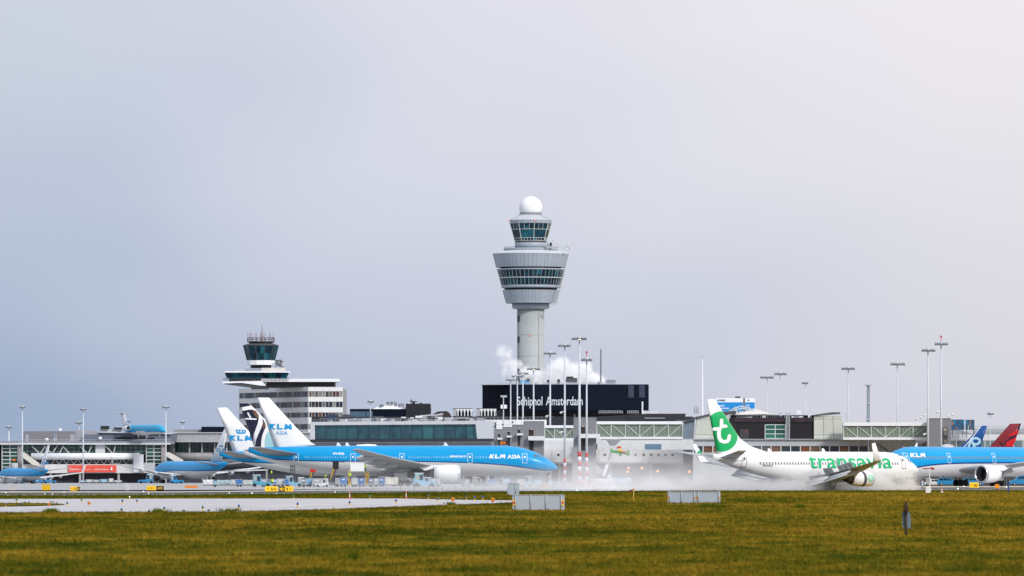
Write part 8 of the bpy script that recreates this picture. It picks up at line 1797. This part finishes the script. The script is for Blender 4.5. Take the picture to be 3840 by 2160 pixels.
# checkered barrier blocks and a light blue truck body in the spray
t = thing('checkered_block', 'red and white checkered block at the foot of the banded masts', 'barrier', P3(2190, 1378))
for i, x0 in enumerate((2178, 2218)):
    for a in range(5):
        for b in range(5):
            pbox('check', RED if (a+b) % 2 else WHITE, t, x0+a*4.6, x0+a*4.6+4.5, 1797+b*4.4, 1801.3+b*4.4, 1378, .5)
t = thing('box_truck', 'pale blue box truck half lost in the spray', 'truck', P3(2330, 1440)); pbox('cargo_box', mat('truck box blue', (.30,.45,.70), .5, var=.1), t, 2300, 2352, 1791, 1812, 1440, 3); pbox('cab', WHITE, t, 2353, 2366, 1790, 1814, 1440, 2.6); pbox('chassis', DGREY, t, 2300, 2366, 1812.5, 1816, 1440.2, 2.4)
for a in (2310, 2357): mb = MB(); mb.bar((X(a, 1440), 1439.9, .5), (X(a, 1440), 1440.3, .5), .5, n=14); mb.build('wheel', RUBBER, t)
for i, (a, b) in enumerate(((2357, 1757), (2407, 1757), (2354, 1770), (2466, 1768), (2585, 1770))):
    Y = 1512; t = thing('warning_beacon', 'glowing orange beacon in the spray under the porthole walkway, ' + ['upper left', 'upper right', 'lower left', 'lower middle', 'rightmost'][i], 'beacon', P3(a, Y, Z(b+3, Y)), 'orange beacons in the spray'); mb = MB(); mb.lathe([(.22, 0), (.28, .25), (.18, .42), (.01, .5)], P3(a, Y, Z(b+2, Y)), 10); mb.build('lens', mat('beacon glow', (1.0,.30,.08), .4, emit=2.5), t); mb = MB(); mb.bar(P3(a, Y, 0), P3(a, Y, Z(b+2, Y)), .05); mb.build('post', DGREY, t)
# cars on the service road, right
def car(px, Y, label, m, flip=1, L_=4.7, h=1.85):
    x = X(px, Y); t = thing('parked_car', label, 'car', P3(px, Y), 'blue service cars'); s = L_/4.7
    def q(l): return [(x+a*flip*s, z*h/1.85) for a, z in l]
    mb = MB(); mb.prism(q(((-2.3,.35),(-2.35,.8),(-2.25,1.15),(-.2,1.2),(1.2,1.15),(2.1,.95),(2.35,.75),(2.35,.35))), Y, Y+1.8); mb.build('body', m, t)
    mb = MB(); mb.prism(q(((-2.2,1.14),(-1.95,1.78),(.2,1.85),(.75,1.7),(1.35,1.15))), Y+.12, Y+1.68); mb.build('cabin', m, t)
    for k, l in enumerate((((-1.95,1.2),(-1.8,1.66),(-1.05,1.7),(-1.0,1.2)), ((-.92,1.2),(-.95,1.7),(-.15,1.7),(-.05,1.2)), ((.03,1.2),(-.05,1.68),(.55,1.62),(.95,1.2)))): mb = MB(); mb.prism(q(l), Y+.08, Y+.11); mb.build('side_window', GLASSD, t)
    for a in (-1.45, 1.5):
        c = (x+a*flip*s, .36); w = MB(); w.bar((c[0], Y-.04, c[1]), (c[0], Y+.2, c[1]), .37, n=16); wo = w.build('wheel', RUBBER, t); w = MB(); w.bar((c[0], Y-.06, c[1]), (c[0], Y-.03, c[1]), .20, n=12); w.build('rim', STEEL, wo)
    mb = MB(); mb.box(x+2.25*flip*s, x+2.37*flip*s, Y-.01, Y+.3, .78, .92); mb.build('headlight', OFFW, t); return t
SB = mat('service blue', (.015,.24,.52), .35, var=.1, coat=.3)
car(3555, 1400, 'blue service car facing right under the wide body belly, lime-vested person behind it', SB); car(3650, 1410, 'blue service car between the main gear and the engine', SB); car(3832, 1405, 'blue service van cut by the right edge', SB, -1, 5.2, 2.3); car(3503, 1420, 'pale car left of the blue service car', OFFW, -1, 4.3, 1.5)
sf = thing('fence', 'grey boundary fence of thin slats behind the service road at right', 'fence', P3(3600, 1450)); mb = MB()
pbox('hedge_panel', mat('dark fence panel', (.045,.05,.055), .8, var=.5, scale=.6), sf, 3380, 4000, 1787, 1815, 1452, .5, zfloor=0)
for a in range(3384, 4000, 6): pbox('fence_slat', MGREY, sf, a, a+1.2, 1786, 1815, 1451.6, .15, zfloor=0)
# ---------------------------------------------------------------- water spray and steam
def volume(name, label, x0, x1, y0, y1, z0, z1, build, loc=(0,0,0), rz=0, color=(.995,.995,.995), step=0):
    mb = MB(); mb.box(x0, x1, y0, y1, z0, z1); m = bpy.data.materials.new(name+' medium'); m.use_nodes = True; nt = m.node_tree; N = nt.nodes; K = nt.links; N.remove(N['Principled BSDF'])
    pv = N.new('ShaderNodeVolumePrincipled'); pv.inputs['Color'].default_value = (*color, 1); pv.inputs['Anisotropy'].default_value = .0
    K.new(pv.outputs[0], N['Material Output'].inputs['Volume']); tc = N.new('ShaderNodeTexCoord'); sp = N.new('ShaderNodeSeparateXYZ'); K.new(tc.outputs['Object'], sp.inputs[0])
    def M(op, a, b=None, c=None, cl=False):
        n = N.new('ShaderNodeMath'); n.operation = op; n.use_clamp = cl
        for i, v in enumerate((a, b, c)):
            if v is None: continue
            if isinstance(v, (int, float)): n.inputs[i].default_value = v
            else: K.new(v, n.inputs[i])
        return n.outputs[0]
    def noise(scale, det=3, st=(1,1,1), rough=.55):
        mp = N.new('ShaderNodeMapping'); mp.inputs['Scale'].default_value = st; K.new(tc.outputs['Object'], mp.inputs[0]); n = N.new('ShaderNodeTexNoise'); n.inputs['Scale'].default_value = scale; n.inputs['Detail'].default_value = det; n.inputs['Roughness'].default_value = rough; K.new(mp.outputs[0], n.inputs[0]); return n.outputs[0]
    def curve(t, pts):
        fc = N.new('ShaderNodeFloatCurve'); cm = fc.mapping.curves[0]; cm.points[0].location = pts[0]; cm.points[1].location = pts[-1]
        for p in pts[1:-1]: cm.points.new(*p)
        fc.mapping.update(); K.new(t, fc.inputs['Value']); return fc.outputs[0]
    K.new(build(M, noise, curve, sp), pv.inputs['Density'])
    if step: m.cycles.volume_step_rate = step
    o = mb.build(name, m, None, world=False); o.location = loc; o.rotation_euler = (0, 0, rz); o['label'] = label; o['kind'] = 'stuff'; o['category'] = 'spray' if 'spray' in name or 'mist' in name else 'steam'
    return o
# wake of the landing aircraft: x runs back along its track, ground at 0
def wake(M, noise, curve, sp):
    t = M('MULTIPLY', sp.outputs[0], -1/110.0, None, True)
    h = curve(t, [(0, .0), (.012, .06), (.035, .62), (.08, .64), (.13, .40), (.17, .46), (.21, .52), (.27, .40), (.36, .42), (.5, .42), (.7, .36), (.9, .3), (1, .2)])
    wd = curve(t, [(0, .25), (.04, .62), (.12, .55), (.2, .8), (.5, .95), (1, 1)])
    n = M('ADD', M('MULTIPLY', noise(.30, 5, (.8, 1, 1), .6), 2.8), M('MULTIPLY', noise(1.4, 4), .9)); n = M('SUBTRACT', n, 1.12)
    top = M('MULTIPLY', h, M('ADD', n, .02)); top = M('MULTIPLY', top, 5.2)
    a = M('DIVIDE', M('SUBTRACT', top, sp.outputs[2]), 1.1, None, True); a = M('POWER', a, 1.3)
    ay = M('DIVIDE', M('ABSOLUTE', sp.outputs[1]), M('MULTIPLY', wd, 8.5)); ed = M('SUBTRACT', 1.0, M('MULTIPLY', ay, ay), None, True)
    d = curve(t, [(0, .0), (.012, .2), (.03, .62), (.065, .62), (.09, .3), (.13, .12), (.18, .28), (.3, .16), (.5, .08), (.75, .03), (.95, .01), (1, 0)])
    return M('MULTIPLY', M('MULTIPLY', M('MULTIPLY', a, ed), d), 1.5)
volume('water_spray', 'white cloud of runway spray thrown up by the landing aircraft', -110, 0, -9, 9, .02, 7, wake, TR.root.matrix_basis @ Vector((-1.2, 0, 0)) if False else Vector(TR.loc)+Vector((cos(TR.rz)*-1.0, sin(TR.rz)*-1.0, 0)), TR.rz)
# thin drifting mist over the apron behind
def drift(M, noise, curve, sp):
    t = M('DIVIDE', sp.outputs[0], 118.0, None, True)
    h = curve(t, [(0, .2), (.2, .30), (.35, .42), (.5, .66), (.62, .6), (.75, .3), (1, .1)])
    n = M('MULTIPLY_ADD', noise(.11, 5, (1, .5, 1.6), .6), 2.4, -.60); top = M('MULTIPLY', M('MULTIPLY', h, n), 14.0)
    a = M('DIVIDE', M('SUBTRACT', top, sp.outputs[2]), 3.2, None, True); d = curve(t, [(0, .06), (.17, .35), (.35, .75), (.5, 1), (.62, .8), (.72, .2), (.79, 0), (1, 0)])
    return M('MULTIPLY', M('MULTIPLY', a, d), .0070)
volume('water_mist', 'thin veil of drifting mist over the apron below the big blue aircraft', 0, 118, 0, 190, .06, 11.5, drift, (X(1050, 1000)-4, 990, 0), 0)
# steam behind the black block
Ys = 2205.0
def steam(M, noise, curve, sp):
    n1 = noise(.07, 5, (1, .6, 1), .65); n2 = noise(.26, 6, (1, 1, 1), .68)
    wx = M('MULTIPLY_ADD', M('SUBTRACT', n1, .5), 26, sp.outputs[0]); wz = M('MULTIPLY_ADD', M('SUBTRACT', n2, .5), 13, sp.outputs[2])
    def blob(cx, cz, rx, rz): 
        a = M('DIVIDE', M('SUBTRACT', wx, cx), rx); b = M('DIVIDE', M('SUBTRACT', wz, cz), rz); return M('SUBTRACT', 1.0, M('ADD', M('MULTIPLY', a, a), M('MULTIPLY', b, b)), None, True)
    s1 = Ys/F
    def B(px, py, rx, ry): return blob((px-1920)*s1, Z(py, Ys), rx*s1, ry*s1)
    tot = None
    for b in (B(2235, 1425, 62, 30), B(2180, 1398, 55, 42), B(2110, 1385, 52, 46), B(2160, 1440, 110, 26), B(1975, 1400, 62, 30), B(1915, 1370, 50, 26), B(1890, 1320, 36, 26), B(1900, 1390, 40, 24), B(2035, 1410, 40, 26)):
        tot = b if tot is None else M('MAXIMUM', tot, b)
    ey = M('SUBTRACT', 1.0, M('ABSOLUTE', M('DIVIDE', sp.outputs[1], 5.0)), None, True)
    lump = M('MULTIPLY_ADD', n2, 4.2, -1.75, True)
    side = M('MULTIPLY_ADD', sp.outputs[0], 1/22.0, .15, True); dens = M('MULTIPLY_ADD', side, 2.6, .75)
    return M('MULTIPLY', M('MULTIPLY', M('MULTIPLY', M('POWER', tot, 1.1), ey), lump), dens)
volume('steam', 'white rooftop steam blowing left past the foot of the control tower', (1810-1920)*Ys/F, (2320-1920)*Ys/F, -5, 5, Z(1441, Ys), Z(1270, Ys), steam, (0, 2215-8-19, 0), 0, (.997,.997,.997))
print('OBJECTS', len(bpy.data.objects), 'TRIS', sum(len(m.polygons) for m in bpy.data.meshes))
